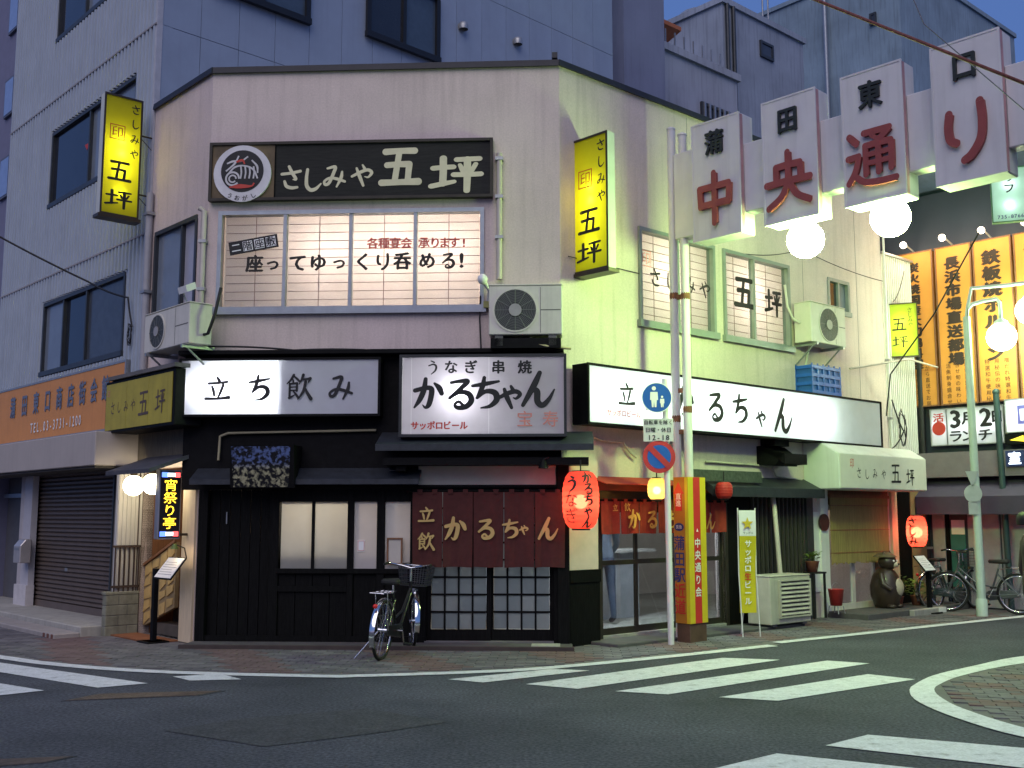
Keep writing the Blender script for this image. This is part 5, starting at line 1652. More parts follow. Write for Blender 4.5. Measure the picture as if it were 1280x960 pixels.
def apipe(t, pts, r=.02, m_=IVORY, name='pipe'):
    part(name, t, lambda m: m.tube(pts, r, m_, 8))
a0, a1 = FRONT.uv(611, 390, .40)[0], FRONT.uv(703, 390, .40)[0]
z0, z1 = FRONT.uv(657, 418, .40)[1], FRONT.uv(657, 357, .40)[1]
ac = air_con('ivory air conditioner with round fan standing above the square light box', FRONT, a0, a1, z0, z1, -.40, .32, stand=z0-(ztop+.03))
part('stand', ac, lambda m: m.box(a0+.02, a1-.02, -.38, -.05, z0-.16, z0-.04, BLACK))
apipe(ac, [(a0+.5, -.30, z0-.02), (a0+.52, -.36, z0-.10), (a0+.7, -.37, z0-.14), (a1+.1, -.30, z0-.16)], .016, mat('yellowed_hose', (.42, .38, .2), .6))
a0, a1 = LEFT.uv(181, 410, .40)[0], LEFT.uv(236, 410, .40)[0]
z0, z1 = LEFT.uv(205, 436, .40)[1], LEFT.uv(205, 388, .40)[1]
ac = air_con('ivory air conditioner on brackets at the left wall above the faded yellow sign', LEFT, a0, a1, z0, z1, -.40, .30, fan=.3)
part('floodlight', ac, lambda m: (m.tube([(a1-.25, -.3, z1), (a1-.3, -.35, z1+.18)], .01, STEEL), m.sprism([(-.42, z1+.22), (-.30, z1+.28), (-.28, z1+.20), (-.40, z1+.14)], a1-.30, a1-.08, WHITEP)))
apipe(ac, [(a1-.02, -.2, z0+.12), (a1+.10, -.2, z0+.12), (a1+.16, -.15, z0+.35), (a1+.12, -.06, z0+.7)], .02, CABLE)
a0, a1 = RIGHT.uv(1014, 410, .38)[0], RIGHT.uv(1057, 410, .38)[0]
z0, z1 = RIGHT.uv(1035, 430, .38)[1], RIGHT.uv(1035, 382, .38)[1]
ac = air_con('air conditioner on brackets beside the small upper window of the street side', RIGHT, a0, a1, z0, z1, -.38, .30, fan=.5)
apipe(ac, [(a0-.02, -.2, z0+.3), (a0-.12, -.15, z0+.35), (a0-.16, -.08, z0+.55), (a0-.14, -.03, z0+.9)], .02)
apipe(ac, [(a0+.3, -.15, z0-.02), (a0+.28, -.08, z0-.3), (a0+.28, -.04, z0-.75)], .016)
a0, a1 = RIGHT.uv(963, 745, .62)[0], RIGHT.uv(1013, 745, .62)[0]
z0, z1 = RIGHT.uv(990, 779, .62)[1], RIGHT.uv(990, 720, .62)[1]
ac = air_con('large ivory louvred outdoor unit standing on the ground beside the yellow beer banner', RIGHT, a0, a1, z0, z1, -.62, .38, stand=z0-.05, louvre=True, body=mat('grimy_ivory', (.44, .42, .35), .55, .12, 4, streak=.4))
apipe(ac, [(a1-.25, -.3, z1+.0), (a1-.27, -.28, z1+.5), (a1-.2, -.2, z1+.95), (a1-.10, -.1, z1+1.2)], .035, PIPE)

# ================================================================== STREET-SIDE CLUTTER
# yellow banner on a stand
q = G(938, 797)
NBF = Fr(q, R(12))
nb = thing('banner_stand', 'leaning yellow beer banner with a star on a thin white stand', 'banner', NBF, (0, 0, 0))
zt_, zb_ = NBF.uv(932, 638)[1], NBF.uv(938, 766)[1]
def bann(m, z_a, z_b, mt, y=-.02):
    v = []
    for k in range(9):
        s_ = k/8; z = z_a+(z_b-z_a)*s_
        f = (z-zb_)/(zt_-zb_)
        cx = -.02-.045*f*f; yy = y-.10+.12*(1-f)+.02*math.sin(f*5)
        v += [(cx-.115, yy, z), (cx+.115, yy, z)]
    m.add(v, [(2*k, 2*k+1, 2*k+3, 2*k+2) for k in range(8)], mt, True)
zmid = zt_-(zt_-zb_)*.25
BY = mat('banner_yellow', (0.58, 0.50, 0.015), .6, .08)
part('banner', nb, lambda m: bann(m, zb_, zmid, BY))
part('banner_head', nb, lambda m: bann(m, zmid, zt_, WHITE))
def star(m, cx, cz, rr, y, mt):
    P = []
    for k in range(10):
        q = rr if k % 2 == 0 else rr*.42
        P.append((cx+q*math.sin(k*math.pi/5), cz+q*math.cos(k*math.pi/5)))
    for k in range(10):
        m.add([(cx, y, cz), (P[k][0], y, P[k][1]), (P[(k+1) % 10][0], y, P[(k+1) % 10][1])], [(0, 1, 2)], mt)
part('star', nb, lambda m: star(m, -.06, zt_-.17, .085, -.135, mat('star_gold', (.55, .40, .03), .5)))
part('small_name', nb, lambda m: m.text('サッポロ', -.055, zt_-.29, .035, -.135, INK, brush=False))
def ntx(m):
    for k, c in enumerate('サッポロ生ビール'):
        z = zmid-.10-.105*k
        f = (z-zb_)/(zt_-zb_)
        m.glyph(c, -.02-.045*f*f, z, .10, .10, -.02-.10+.12*(1-f)+.02*math.sin(f*5)-.012, WHITE if k != 4 else PRD, brush=False, bold=.03)
part('lettering', nb, ntx)
for sx in (-1, 1):
    part('stand_pole', nb, lambda m: m.tube([(sx*.12-.06, -.11, zt_+.03), (sx*.12-.03, -.03, zt_*.5), (sx*.12+.01, -.02, 0)], .009, WHITEP, 6))
part('stand_leg', nb, lambda m: m.tube([(.0, .02, zt_*.55), (.03, .35, 0)], .009, WHITEP, 6))
# blue crate on top of the long light box
u0, u1 = RIGHT.uv(1014, 475, .28)[0], RIGHT.uv(1050, 475, .28)[0]
zc0 = z0c = RIGHT.uv(1030, 493, .28)[1]; zc1 = RIGHT.uv(1030, 456, .28)[1]
zc0 = max(zc0, RIGHT.uv(736, 456, NR)[1]+.03) if False else zc0
cr = thing('plastic_crate', 'blue slotted plastic crate sitting on top of the long light box', 'crate', RIGHT, ((u0+u1)/2, -.28+.16, zc0))
CB = mat('crate_blue', (0.02, 0.11, 0.50), .45, .1)
for k in range(4):
    z = zc0+(zc1-zc0)*k/3.6
    part('rail', cr, lambda m: m.wall(u0, u1, -.30, .0, z, z+.05, [(u0+.02, u1-.02, -.28, -.02)], CB) and m.xf(Matrix(((1, 0, 0, 0), (0, 0, 1, 0), (0, 1, 0, 0), (0, 0, 0, 1)))))
for k in range(6):
    u = u0+(u1-u0-.03)*k/5
    part('upright', cr, lambda m: m.box(u, u+.03, -.298, -.286, zc0, zc1, CB))
    part('upright', cr, lambda m: m.box(u, u+.03, -.015, -.002, zc0, zc1, CB))
part('liner', cr, lambda m: m.box(u0+.022, u1-.022, -.278, -.022, zc0+.02, zc1-.06, mat('crate_liner', (.02, .09, .36), .6)))
part('bottom', cr, lambda m: m.box(u0+.01, u1-.01, -.29, -.01, zc0, zc0+.015, CB))
# bamboo blind
NBB = .07
r = RIGHT.rect((1037, 624), (1112, 702), NBB)
r = (r[0], r[1], RIGHT.uv(1075, 702, NBB)[1], RIGHT.uv(1037, 622, NBB)[1])
bl = thing('bamboo_blind', 'tan bamboo blind hanging over the sashimi restaurant doors', 'blind', RIGHT, ((r[0]+r[1])/2, -NBB, r[2]))
BAM = mat('bamboo', (0.27, 0.20, 0.07), .6, .3, 4, grain=(30, 30, .8))
def reeds(m):
    n = 62
    for k in range(n):
        u = r[0]+(r[1]-r[0])*(k+.5)/n
        m.tube([(u, -NBB+random.uniform(-.004, .004), r[2]+random.uniform(-.03, .01)), (u, -NBB, r[3])], (r[1]-r[0])/n*.47, BAM, 5)
rd = part('reeds', bl, reeds); rd['kind'] = 'stuff'
for z in (r[2]+.15, (r[2]+r[3])/2, r[3]-.12):
    part('binding', bl, lambda m: m.box(r[0], r[1], -NBB-.016, -NBB+.016, z-.006, z+.006, BROWNWOOD))
part('head_rail', bl, lambda m: m.box(r[0]-.02, r[1]+.02, -NBB-.03, -NBB+.03, r[3], r[3]+.05, BROWNWOOD))
# fire bucket
q = G(1045, 776); 
uB_, _ = RIGHT.uv(1045, 745, .35); zB = RIGHT.uv(1045, 757, .35)[1]
bk = thing('fire_bucket', 'red bucket hung on a thin stand in front of the glass entrance', 'bucket', RIGHT, (uB_, -.35, .1))
part('bucket', bk, lambda m: m.lathe([(.001, zB), (.085, zB), (.115, zB+.24), (.122, zB+.245), (.11, zB+.24), (.08, zB+.02)], (uB_, -.35, 0), mat('bucket_red', (.45, .035, .03), .4), 18))
part('handle', bk, lambda m: m.tube([(uB_+.118*math.cos(a), -.35, zB+.24+.10*math.sin(a)) for a in [k*math.pi/8 for k in range(9)]], .005, STEEL, 5))
part('stand', bk, lambda m: [m.tube([(uB_+.09*sx, -.35+.09*sy, .1), (uB_+.07*sx, -.35+.07*sy, zB)], .008, STEEL, 5) for sx in (-1, 1) for sy in (-1, 1)])
# iron shelf beside the unit
ush, zsh = RIGHT.uv(1020, 716, .25)
sh = thing('iron_shelf', 'small black iron plant shelf between the louvred unit and the entrance', 'shelf', RIGHT, (ush, -.25, .05))
part('shelf_top', sh, lambda m: m.box(ush-.2, ush+.14, -.34, -.16, zsh-.01, zsh+.015, CABLE))
part('leg', sh, lambda m: m.box(ush-.19, ush-.165, -.33, -.30, .05, zsh-.01, CABLE))
part('leg', sh, lambda m: m.box(ush+.105, ush+.13, -.33, -.30, .05, zsh-.01, CABLE))
# plants
LEAF = mat('leaf_green', (0.07, 0.13, 0.025), .5, .4, 8)
LEAF2 = mat('leaf_lime', (0.14, 0.20, 0.03), .5, .3, 8)
def plant(label, fr, u, y, z, h, spread, n, lm_, pot=True):
    t = thing('potted_plant', label, 'plant', fr, (u, y, z))
    hp = .16 if pot else .0
    if pot:
        part('pot', t, lambda m: m.lathe([(.001, 0), (.07, 0), (.10, .15), (.11, .16), (.09, .155), (.02, .13)], (u, y, z), mat('terracotta', (.25, .09, .05), .8, .2), 14))
    def stems(m):
        for k in range(5):
            an = k*1.3
            m.tube([(u, y, z+hp*.8), (u+.3*spread*math.cos(an), y+.3*spread*math.sin(an), z+hp+h*.8)], .006, LEAF, 4)
    part('stem', t, stems)
    def leaves(m):
        for k in range(n):
            an = random.uniform(0, 6.28); rr = spread*random.random()**.6; zz = z+hp+h*random.uniform(.1, 1)
            c = Vector((u+rr*math.cos(an), y+rr*math.sin(an), zz))
            d = Vector((math.cos(an), math.sin(an), random.uniform(-.4, .6))).normalized()
            s_ = d.cross(Vector((0, 0, 1))).normalized()
            L = random.uniform(.05, .10); w = L*.3
            m.add([c, c+d*L*.5+s_*w, c+d*L, c+d*L*.5-s_*w], [(0, 1, 2, 3)], lm_)
    f = part('foliage', t, leaves)
    f['kind'] = 'stuff'
    return t
up_, _ = RIGHT.uv(1130, 750, .3)
plant('low leafy green plant beside the raccoon statue', RIGHT, RIGHT.uv(1122, 755, .3)[0], -.30, .1, .32, .20, 130, LEAF)
plant('bright green pot plant under the far lantern', RIGHT, RIGHT.uv(1146, 752, .4)[0], -.40, .1, .26, .24, 140, LEAF2)
plant('small green pot plant on the iron shelf', RIGHT, RIGHT.uv(1016, 725, .25)[0], -.25, zsh+.015, .14, .10, 60, LEAF2)
# planter box
up0, up1 = RIGHT.uv(1126, 765, .62)[0], RIGHT.uv(1166, 765, .62)[0]
pb = thing('stone_trough', 'pale low stone trough at the street corner by the far lantern', 'trough', RIGHT, ((up0+up1)/2, -.62, 0))
part('trough', pb, lambda m: m.box(up0, up1, -.85, -.76, 0.0, .10, CONC), bevel=.01)
part('tile', pb, lambda m: m.box(up1-.25, up1-.02, -.862, -.851, .015, .095, WHITEP))
# raccoon-dog statue (glazed pottery figure)
ut, _ = RIGHT.uv(1108, 750, .32)
TB = mat('brown_glaze', (0.035, 0.022, 0.014), .4, .4, 5, coat=.2)
TW = mat('pale_glaze', (0.42, 0.36, 0.26), .4, .2, 6, coat=.3)
st = thing('raccoon_statue', 'dark brown pottery raccoon-dog statue with pale belly by the entrance', 'statue', RIGHT, (ut, -.32, .1))
b_ = part('body', st, lambda m: (m.lathe([(.001, 0), (.17, .0), (.19, .05), (.24, .20), (.245, .34), (.20, .50), (.15, .58), (.10, .62)], (ut, -.32, .1), TB, 24)))
part('belly', st, lambda m: m.ball((ut+.03, -.43, .42), .165, TW, 20, 12, 1.15))
hd = part('head', st, lambda m: m.ball((ut+.01, -.36, .82), .145, TB, 20, 12, .92))
part('muzzle', hd, lambda m: m.ball((ut+.03, -.475, .78), .062, TW, 14, 8, .8))
part('nose', hd, lambda m: m.ball((ut+.035, -.535, .79), .018, INK, 8, 6))
for sx in (-1, 1):
    part('ear', hd, lambda m: m.lathe([(.04, 0), (.03, .05), (.001, .08)], (ut+.01+sx*.095, -.35, .91), TB, 8))
    part('eye', hd, lambda m: m.ball((ut+.02+sx*.05, -.487, .84), .02, WHITE, 8, 6))
    part('arm', st, lambda m: m.tube([(ut+sx*.17, -.34, .62), (ut+sx*.25, -.42, .48), (ut+sx*.19, -.52, .40)], .055, TB, 10, .04))
    part('foot', st, lambda m: m.ball((ut+sx*.11, -.47, .135), .075, TB, 12, 8, .5))
part('straw_hat', st, lambda m: m.lathe([(.19, .90), (.11, .96), (.001, .99)], (ut+.01, -.32, 0), mat('straw_glaze', (.10, .075, .04), .6, .3), 20))
# menu stands
def menu_stand(label, fr, foot, panel_px, n, w, tilt, dark=BLACK):
    f = Fr(foot, fr.ang)
    t = thing('menu_stand', label, 'menu stand', f, (0, 0, 0))
    uu, zz = f.uv(*panel_px, 0)
    M = Matrix.Translation((uu, 0, zz)) @ Matrix.Rotation(R(tilt), 4, 'X')
    part('post', t, lambda m: m.box(-.035, .035, -.03, .03, .03, zz-.02, dark), bevel=.004)
    part('base', t, lambda m: m.box(-.16, .16, -.14, .14, 0, .03, dark), bevel=.006)
    part('tray', t, lambda m: (m.box(-w/2, w/2, -.16, .16, -.015, 0, dark)) and m.xf(M))
    part('menu_page', t, lambda m: (m.box(-w/2+.015, w/2-.015, -.145, .145, .001, .006, mat('menu_paper', (.68, .68, .68), .5, .05))) and m.xf(M))
    def lines(m):
        for k in range(6):
            m.box(-w/2+.05, w/2-.05-.04*(k % 3), -.10+.035*k, -.092+.035*k, .0065, .0075, mat('menu_grey_ink', (.3, .3, .32), .6))
        m.xf(M)
    part('menu_text', t, lines)
    return t, uu, zz
t, uu, zz = menu_stand('black menu stand with lit white page at the foot of the stairs', LEFT, LEFT.P(LEFT.uv(218, 806)[0], -.28, 0), (212, 710), 0, .46, 52)
f_ = t
part('reading_lamp', t, lambda m: (m.tube([(uu+.17, .13, zz+.12), (uu+.17, .10, zz+.24), (uu+.12, .02, zz+.28)], .008, BRONZE, 6), m.lathe([(.02, 0), (.05, -.06)], (uu+.11, .0, zz+.29), mat('green_shade', (.12, .16, .03), .5), 12)))
lamp('lamp_light', t, (uu+.11, .0, zz+.22), .8, (1, .75, .45), .02)
menu_stand('dark menu stand with white page under the far red lantern', RIGHT, RIGHT.P(RIGHT.uv(1163, 775, .75)[0], -.75, 0), (1156, 704), 0, .34, 50)

# ================================================================== BICYCLES
def bicycle(label, pa, pb, paint, lean=0.0, basket=True, stand_side=1, steer=0.0, kick=True, carrier=True):
    """pa, pb: ground points under rear and front wheel"""
    ang = math.atan2(pb.y-pa.y, pb.x-pa.x)
    f = Fr((pa.x, pa.y), ang)
    t = thing('bicycle', label, 'bicycle', f, (0, 0, 0), 'parked bicycles')
    t.matrix_world = t.matrix_world @ Matrix.Rotation(lean, 4, 'X')
    WB, rw = 1.06, .325
    P = mat('bike_'+paint[0], paint[1], .3, .1, metal=.2, coat=.4)
    def wheel(cx, name, st_=0.0):
        def M(m, i0=0):
            m.xf(Matrix.Translation((cx, 0, 0)) @ Matrix.Rotation(st_, 4, 'Z') @ Matrix.Translation((-cx, 0, 0)))
        circ = lambda q, y=0: [(cx+q*math.cos(a), y, rw+q*math.sin(a)) for a in [k*2*math.pi/36 for k in range(36)]]
        w = part(name, t, lambda m: (m.tube(circ(rw-.018), .019, RUBBER, 8, closed=True), M(m)))
        part('rim', w, lambda m: (m.tube(circ(rw-.045), .011, CHROME, 6, closed=True), M(m)))
        def sp_(m):
            for k in range(24):
                a = k*math.pi/12
                m.tube([(cx, .02*(-1)**k, rw), (cx+(rw-.05)*math.cos(a), 0, rw+(rw-.05)*math.sin(a))], .0016, CHROME, 3)
            M(m)
        part('spokes', w, sp_)
        part('hub', w, lambda m: (m.tube([(cx, -.05, rw), (cx, .05, rw)], .022, CHROME, 10), M(m)))
        def fen(m, a0=20, a1=190):
            pts = [(cx+(rw+.022)*math.cos(R(a)), 0, rw+(rw+.022)*math.sin(R(a))) for a in range(a0, a1, 10)]
            v = []
            for p in pts: v += [(p[0], -.028, p[2]-.010), (p[0], -.012, p[2]), (p[0], .012, p[2]), (p[0], .028, p[2]-.010)]
            m.add(v, [(4*i+k, 4*i+k+1, 4*i+k+5, 4*i+k+4) for i in range(len(pts)-1) for k in range(3)], CHROME, True)
            M(m)
        part('mudguard', w, lambda m: fen(m, *((15, 215) if st_ == 0 else (25, 200))))
        return w
    wheel(0, 'rear_wheel'); wheel(WB, 'front_wheel', steer if steer else .0001)
    bb = (.42, 0, .28); st = (.27, 0, .72); hd_ = (.86, 0, .80); hb = (.90, 0, .66); rr = (0, 0, rw); ff = (WB, 0, rw)
    def frm(m):
        m.tube([bb, st], .016, P, 8); m.tube([bb, (.62, 0, .34), hb], .019, P, 8); m.tube([hb, hd_], .02, P, 8)
        m.tube([(.37, 0, .42), (.62, 0, .48), (.88, 0, .72)], .014, P, 8)
        for s_ in (-1, 1):
            m.tube([(bb[0], .03*s_, bb[2]), (0, .055*s_, rw)], .010, P, 6); m.tube([(.30, .02*s_, .64), (0, .055*s_, rw)], .009, P, 6)
    part('frame', t, frm)
    part('fork', t, lambda m: [m.tube([(.90, .02*s_, .66), (.94, .05*s_, .60), (WB, .055*s_, rw)], .011, P, 6) for s_ in (-1, 1)])
    part('saddle', t, lambda m: m.hprism([(.10, -.09), (.16, -.11), (.30, -.06), (.42, -.02), (.42, .02), (.30, .06), (.16, .11), (.10, .09)], .80, .86, RUBBER), bevel=.02)
    part('seat_post', t, lambda m: m.tube([st, (.245, 0, .81)], .013, CHROME, 8))
    part('handlebar', t, lambda m: m.tube([(.70, -.27, .99), (.78, -.25, 1.0), (.86, -.10, .97), (.85, 0, .95), (.86, .10, .97), (.78, .25, 1.0), (.70, .27, .99)], .011, CHROME, 8))
    part('stem', t, lambda m: m.tube([hd_, (.85, 0, .95)], .014, CHROME, 8))
    for s_ in (-1, 1):
        part('grip', t, lambda m: m.tube([(.80, .252*s_, 1.0), (.68, .272*s_, .985)], .016, RUBBER, 8))
    part('chain_guard', t, lambda m: m.prism([(-.02, .27), (.45, .20), (.54, .28), (.45, .36), (-.02, .38)], -.062, -.045, P), bevel=.008)
    part('crank', t, lambda m: (m.tube([(.42, -.085, .28), (.50, -.085, .13)], .010, CHROME, 6), m.tube([(.42, .085, .28), (.34, .085, .43)], .010, CHROME, 6), m.tube([(.42, -.09, .28), (.42, .09, .28)], .014, CHROME, 8)))
    for x, y, z in ((.50, -.13, .13), (.34, .13, .43)):
        part('pedal', t, lambda m: m.box(x-.045, x+.045, y-.04, y+.04, z-.012, z+.012, RUBBER), bevel=.004)
    if carrier:
        part('carrier', t, lambda m: ([m.tube([(-.26, s_*.07, .735), (.16, s_*.07, .735), (.24, s_*.02, .70)], .007, CHROME, 6) for s_ in (-1, -.3, .3, 1)],
             [m.tube([(x, -.08, .735), (x, .08, .735)], .007, CHROME, 6) for x in (-.26, -.1, .06)], [m.tube([(-.12, s_*.07, .73), (0, s_*.06, rw)], .006, CHROME, 6) for s_ in (-1, 1)]))
    part('reflector', t, lambda m: m.ball((-.29, 0, .60), .026, mat('reflector_red', (.6, .02, .02), .15), 10, 6))
    if basket:
        def bsk(m):
            x0, x1, z0_, z1_ = .93, 1.20, .74, .98
            BK_ = mat('basket_wire', (.10, .10, .11), .35, metal=.7)
            for k in range(6):
                z = z0_+(z1_-z0_)*k/5; e = .03*k/5
                m.tube([(x0-e*.3, -.15-e, z), (x1+e, -.15-e, z), (x1+e, .15+e, z), (x0-e*.3, .15+e, z)], .004 if k < 5 else .007, BK_ if k < 5 else CHROME, 5, closed=True)
            for k in range(11):
                x = x0+(x1-x0)*k/10
                for s_ in (-1, 1): m.tube([(x, .15*s_, z0_), (x, .18*s_, z1_)], .003, BK_, 4)
                y = -.15+.30*k/10
                m.tube([(x1, y, z0_), (x1+.03, y*1.2, z1_)], .003, BK_, 4); m.tube([(x0, y, z0_), (x0-.01, y*1.2, z1_)], .003, BK_, 4)
                m.tube([(x0, y, z0_), (x1, y, z0_)], .003, BK_, 4)
        part('basket', t, bsk)
        part('head_lamp', t, lambda m: m.tube([(1.0, 0, .68), (1.08, 0, .68)], .03, CHROME, 10))
    if kick:
        part('kickstand', t, lambda m: m.tube([(.02, .06*stand_side, rw-.02), (-.06, .28*stand_side, .01)], .009, CHROME, 6))
    return t
bicycle('dark city bicycle parked before the black shopfront, rear wheel towards the street', G(476, 826), G(511, 812.5), ('black', (.015, .015, .02)), R(3), True, 1, .45)
bicycle('bicycle parked beside the street lamp pole, seen end on', FAR.P(FAR.uv(1203, 764)[0], -1.1, 0), FAR.P(FAR.uv(1203, 764)[0]+.25, -.1, 0), ('green', (.02, .05, .045)), R(-3), True, 1, .2)
bicycle('bicycle parked broadside before the white shutters, right of the lamp pole', FAR.P(FAR.uv(1240, 768)[0]+.75, -.75, 0), FAR.P(FAR.uv(1240, 768)[0]-.25, -.95, 0), ('grey', (.10, .11, .12)), R(-3), False, -1, .2)

# ================================================================== TALL BUILDING ON THE LEFT
TSF = Fr(LEFT.P(-.02, .02, 0), R(44))
tall = thing('tall_building', 'tall pale building with ribbed siding, closed shutter and blue-grey side panels behind the corner house', 'building', LEFT, (-3, 0, 0))
def tpart(name, fr, fn, parent=tall, bevel=0.0):
    mb = MB()
    fn(mb)
    mb.xf(LEFT.m.inverted() @ fr.m)
    return mb.build(name, parent, bevel=bevel)
HT = 15.0
UE = LEFT.uv(14, 200)[0]
RIB = mat('ribbed_siding', (0.37, 0.42, 0.48), .55, .07, 2, streak=.15)  # cool dusk light is mixed into the siding colour
PANEL = mat('dusk_blue_panel', (0.27, 0.33, 0.43), .6, .06, 2, streak=.08)  # blue of the dusk ambient is put into the panel colour
wins = []
def lrect(tl, bl_y, xr, n=0.0):
    u0_, z1_ = LEFT.uv(tl[0], tl[1], n); z0_ = LEFT.uv(tl[0], bl_y, n)[1]; u1_ = LEFT.uv(xr, tl[1], n)[0]
    return (u0_, u1_, z0_, z1_)
wins = [lrect((78, -45), 48, 150), lrect((67, 168), 257, 170), lrect((56, 381), 468, 156)]
zs0 = LEFT.uv(60, 548)[1]
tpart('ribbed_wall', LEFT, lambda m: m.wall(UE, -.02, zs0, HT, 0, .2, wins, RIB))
def ribs(m):
    u = UE+.02
    while u < -.08:
        segs = [(zs0, HT)]
        for a, b, c, d in wins:
            if a-.06 < u < b+.02:
                segs = [q for s_ in segs for q in ((s_[0], min(s_[1], c-.05)), (max(s_[0], d+.03), s_[1])) if q[1]-q[0] > .01]
        for a, b in segs:
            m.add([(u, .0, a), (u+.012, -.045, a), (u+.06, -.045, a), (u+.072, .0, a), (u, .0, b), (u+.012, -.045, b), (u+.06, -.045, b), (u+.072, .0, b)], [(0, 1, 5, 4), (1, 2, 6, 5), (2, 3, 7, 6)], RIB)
        u += .125
rb = tpart('siding_ribs', LEFT, ribs); rb['kind'] = 'stuff'
def band(z): tpart('siding_joint', LEFT, lambda m: m.box(UE, -.02, -.05, -.001, z-.012, z+.012, mat('siding_trim', (.30, .28, .28), .6)))
band(LEFT.uv(100, 105)[1]); band(LEFT.uv(100, 330)[1])
for k, w in enumerate(wins):
    L3 = w[1]-w[0]
    cols = [w[0], w[0]+L3*(.48 if k < 2 else .30), w[1]] if k < 2 else [w[0], w[0]+L3*.27, w[0]+L3*.56, w[1]]
    plain_window(LEFT, w, cols, parent=tall, host=tpart, frame=ALU_D, glass_m=((DGLASS, BGLASS) if k < 2 else (BGLASS, DGLASS, mat('grey_blind_glass', (0.06, 0.07, 0.085), .2, .15))))
tpart('window_sticker', LEFT, lambda m: m.prism([(LEFT.uv(104, 181)[0], LEFT.uv(104, 181)[1]), (LEFT.uv(110, 181)[0], LEFT.uv(104, 181)[1]), (LEFT.uv(107, 181)[0], LEFT.uv(104, 181)[1]-.11)][::-1], .026, .029, REDINK))
# side of blue-grey panels (above the corner house)
W0 = .62
zA, zB_ = TSF.uv(194, 28)[1], TSF.uv(627, 7)[1]
rowsz = [0, 4.2, zA, max(zA+1.5, zB_), HT]
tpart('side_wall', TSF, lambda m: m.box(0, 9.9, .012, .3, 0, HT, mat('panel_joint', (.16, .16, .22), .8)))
for j in range(1, len(rowsz)-1):
    a, b = rowsz[j], rowsz[j+1]
    o = None
    for i in range(16):
        if o is None:
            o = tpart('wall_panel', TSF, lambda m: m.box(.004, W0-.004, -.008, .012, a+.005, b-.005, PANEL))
        else:
            d = dup_part(o, tall, (LEFT.m.to_3x3().inverted() @ TSF.d)*W0*i)
tw = [(TSF.uv(262, 20)[0], TSF.uv(384, 20)[0], TSF.uv(384, 31)[1], TSF.uv(384, 31)[1]+1.5), (TSF.uv(456, 30)[0], TSF.uv(546, 40)[0], TSF.uv(546, 79)[1], TSF.uv(456, 30)[1]+1.0)]
zt0 = tw[1][2]
for a, b, c, d in tw:
    fr2 = Fr(TSF.P(0, -.075, 0), TSF.ang)
    plain_window(fr2, (a, b, c, d), [a, (a+b)/2, b], parent=tall, host=tpart, frame=mat('black_frame', (.012, .013, .016), .4), depth=.04, fw=.07, glass_m=(DGLASS, mat('bluish_glass', (0.06, 0.09, 0.13), .12, .1)))
for x, y in ((579, 33), (647, 52)):
    u, z = TSF.uv(x, y, .05)
    tpart('vent_cap', TSF, lambda m: (m.lathe([(.085, -.06), (.09, .0), (.075, .06), (.001, .085)], (u, -.06, z), STEEL, 14), m.disc((u, z-.02), .10, -.012, STEEL, 20)))
tpart('corner_trim', LEFT, lambda m: m.box(-.10, -.005, -.03, .05, zs0-1.2, HT, mat('pale_trim', (.42, .43, .47), .5)))
# ground floor: fascia, shutter, step
zf0, zf1 = LEFT.uv(110, 582, .62)[1], LEFT.uv(110, 540, .62)[1]
FASC = mat('beige_fascia', (.40, .36, .33), .7, .06, 2, streak=.15)
tpart('fascia_box', LEFT, lambda m: m.box(UE-.5, -.03, -.62, -.03, zf0, zf1, FASC), bevel=.01)
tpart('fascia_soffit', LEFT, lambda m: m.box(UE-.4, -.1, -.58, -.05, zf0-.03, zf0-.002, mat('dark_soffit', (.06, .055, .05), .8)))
us0, us1 = LEFT.uv(35, 700, -.04)[0], LEFT.uv(142, 700, -.04)[0]
SLAT = mat('brown_shutter', (0.135, 0.105, 0.09), .45, .12, 4, metal=.2, streak=.15)
sh_ = tpart('roller_shutter', LEFT, lambda m: (m.box(us0, us1, .07, .08, .14, zf0, SLAT), m.box(us0-.02, us0+.04, .0, .07, .14, zf0, ALU_D), m.box(us1-.04, us1, .0, .07, .14, zf0, ALU_D)))
ns = 30
hs = (zf0-.24)/ns
o = None
for i in range(ns):
    if o is None:
        o = tpart('slat', LEFT, lambda m: m.sprism([(.065, .24), (.035, .24+hs*.3), (.035, .24+hs*.7), (.065, .24+hs*.98)], us0+.04, us1-.04, SLAT), sh_)
    else:
        dup_part(o, sh_, (0, 0, hs*i))
tpart('bottom_bar', LEFT, lambda m: m.box(us0+.04, us1-.04, .03, .068, .14, .24, SLAT), sh_)
tpart('shutter_lock', LEFT, lambda m: m.box((us0+us1)/2-.05, (us0+us1)/2+.05, .022, .035, .72, .77, STEEL), sh_)
cu0, cu1 = LEFT.uv(22, 700, .1)[0], LEFT.uv(36, 700, .1)[0]
tpart('column', LEFT, lambda m: (m.box(cu0, cu1, -.10, -.005, .14, zf0, mat('column_white', (.5, .48, .5), .5, .06)), [m.box(cu0+.03+.05*k, cu0+.045+.05*k, -.108, -.10, .4, zf0, MATS['column_white']) for k in range(3)]))
tpart('column_foot', LEFT, lambda m: m.box(cu0-.02, cu1+.02, -.13, -.004, .12, .46, mat('foot_white', (.55, .52, .52), .6)))
tpart('shop_recess', LEFT, lambda m: m.box(UE-1, cu0-.0, .3, .4, 0, zf0, mat('dark_recess', (.10, .10, .11), .6, .1)))
tpart('recess_frame', LEFT, lambda m: m.box(UE-1, cu0-.0, .22, .3, zf0-.35, zf0-.28, ALU))
tpart('ground_wall', LEFT, lambda m: m.box(us1+.002, -.03, .02, .3, 0, zf0, mat('grey_render', (.2, .19, .18), .8)))
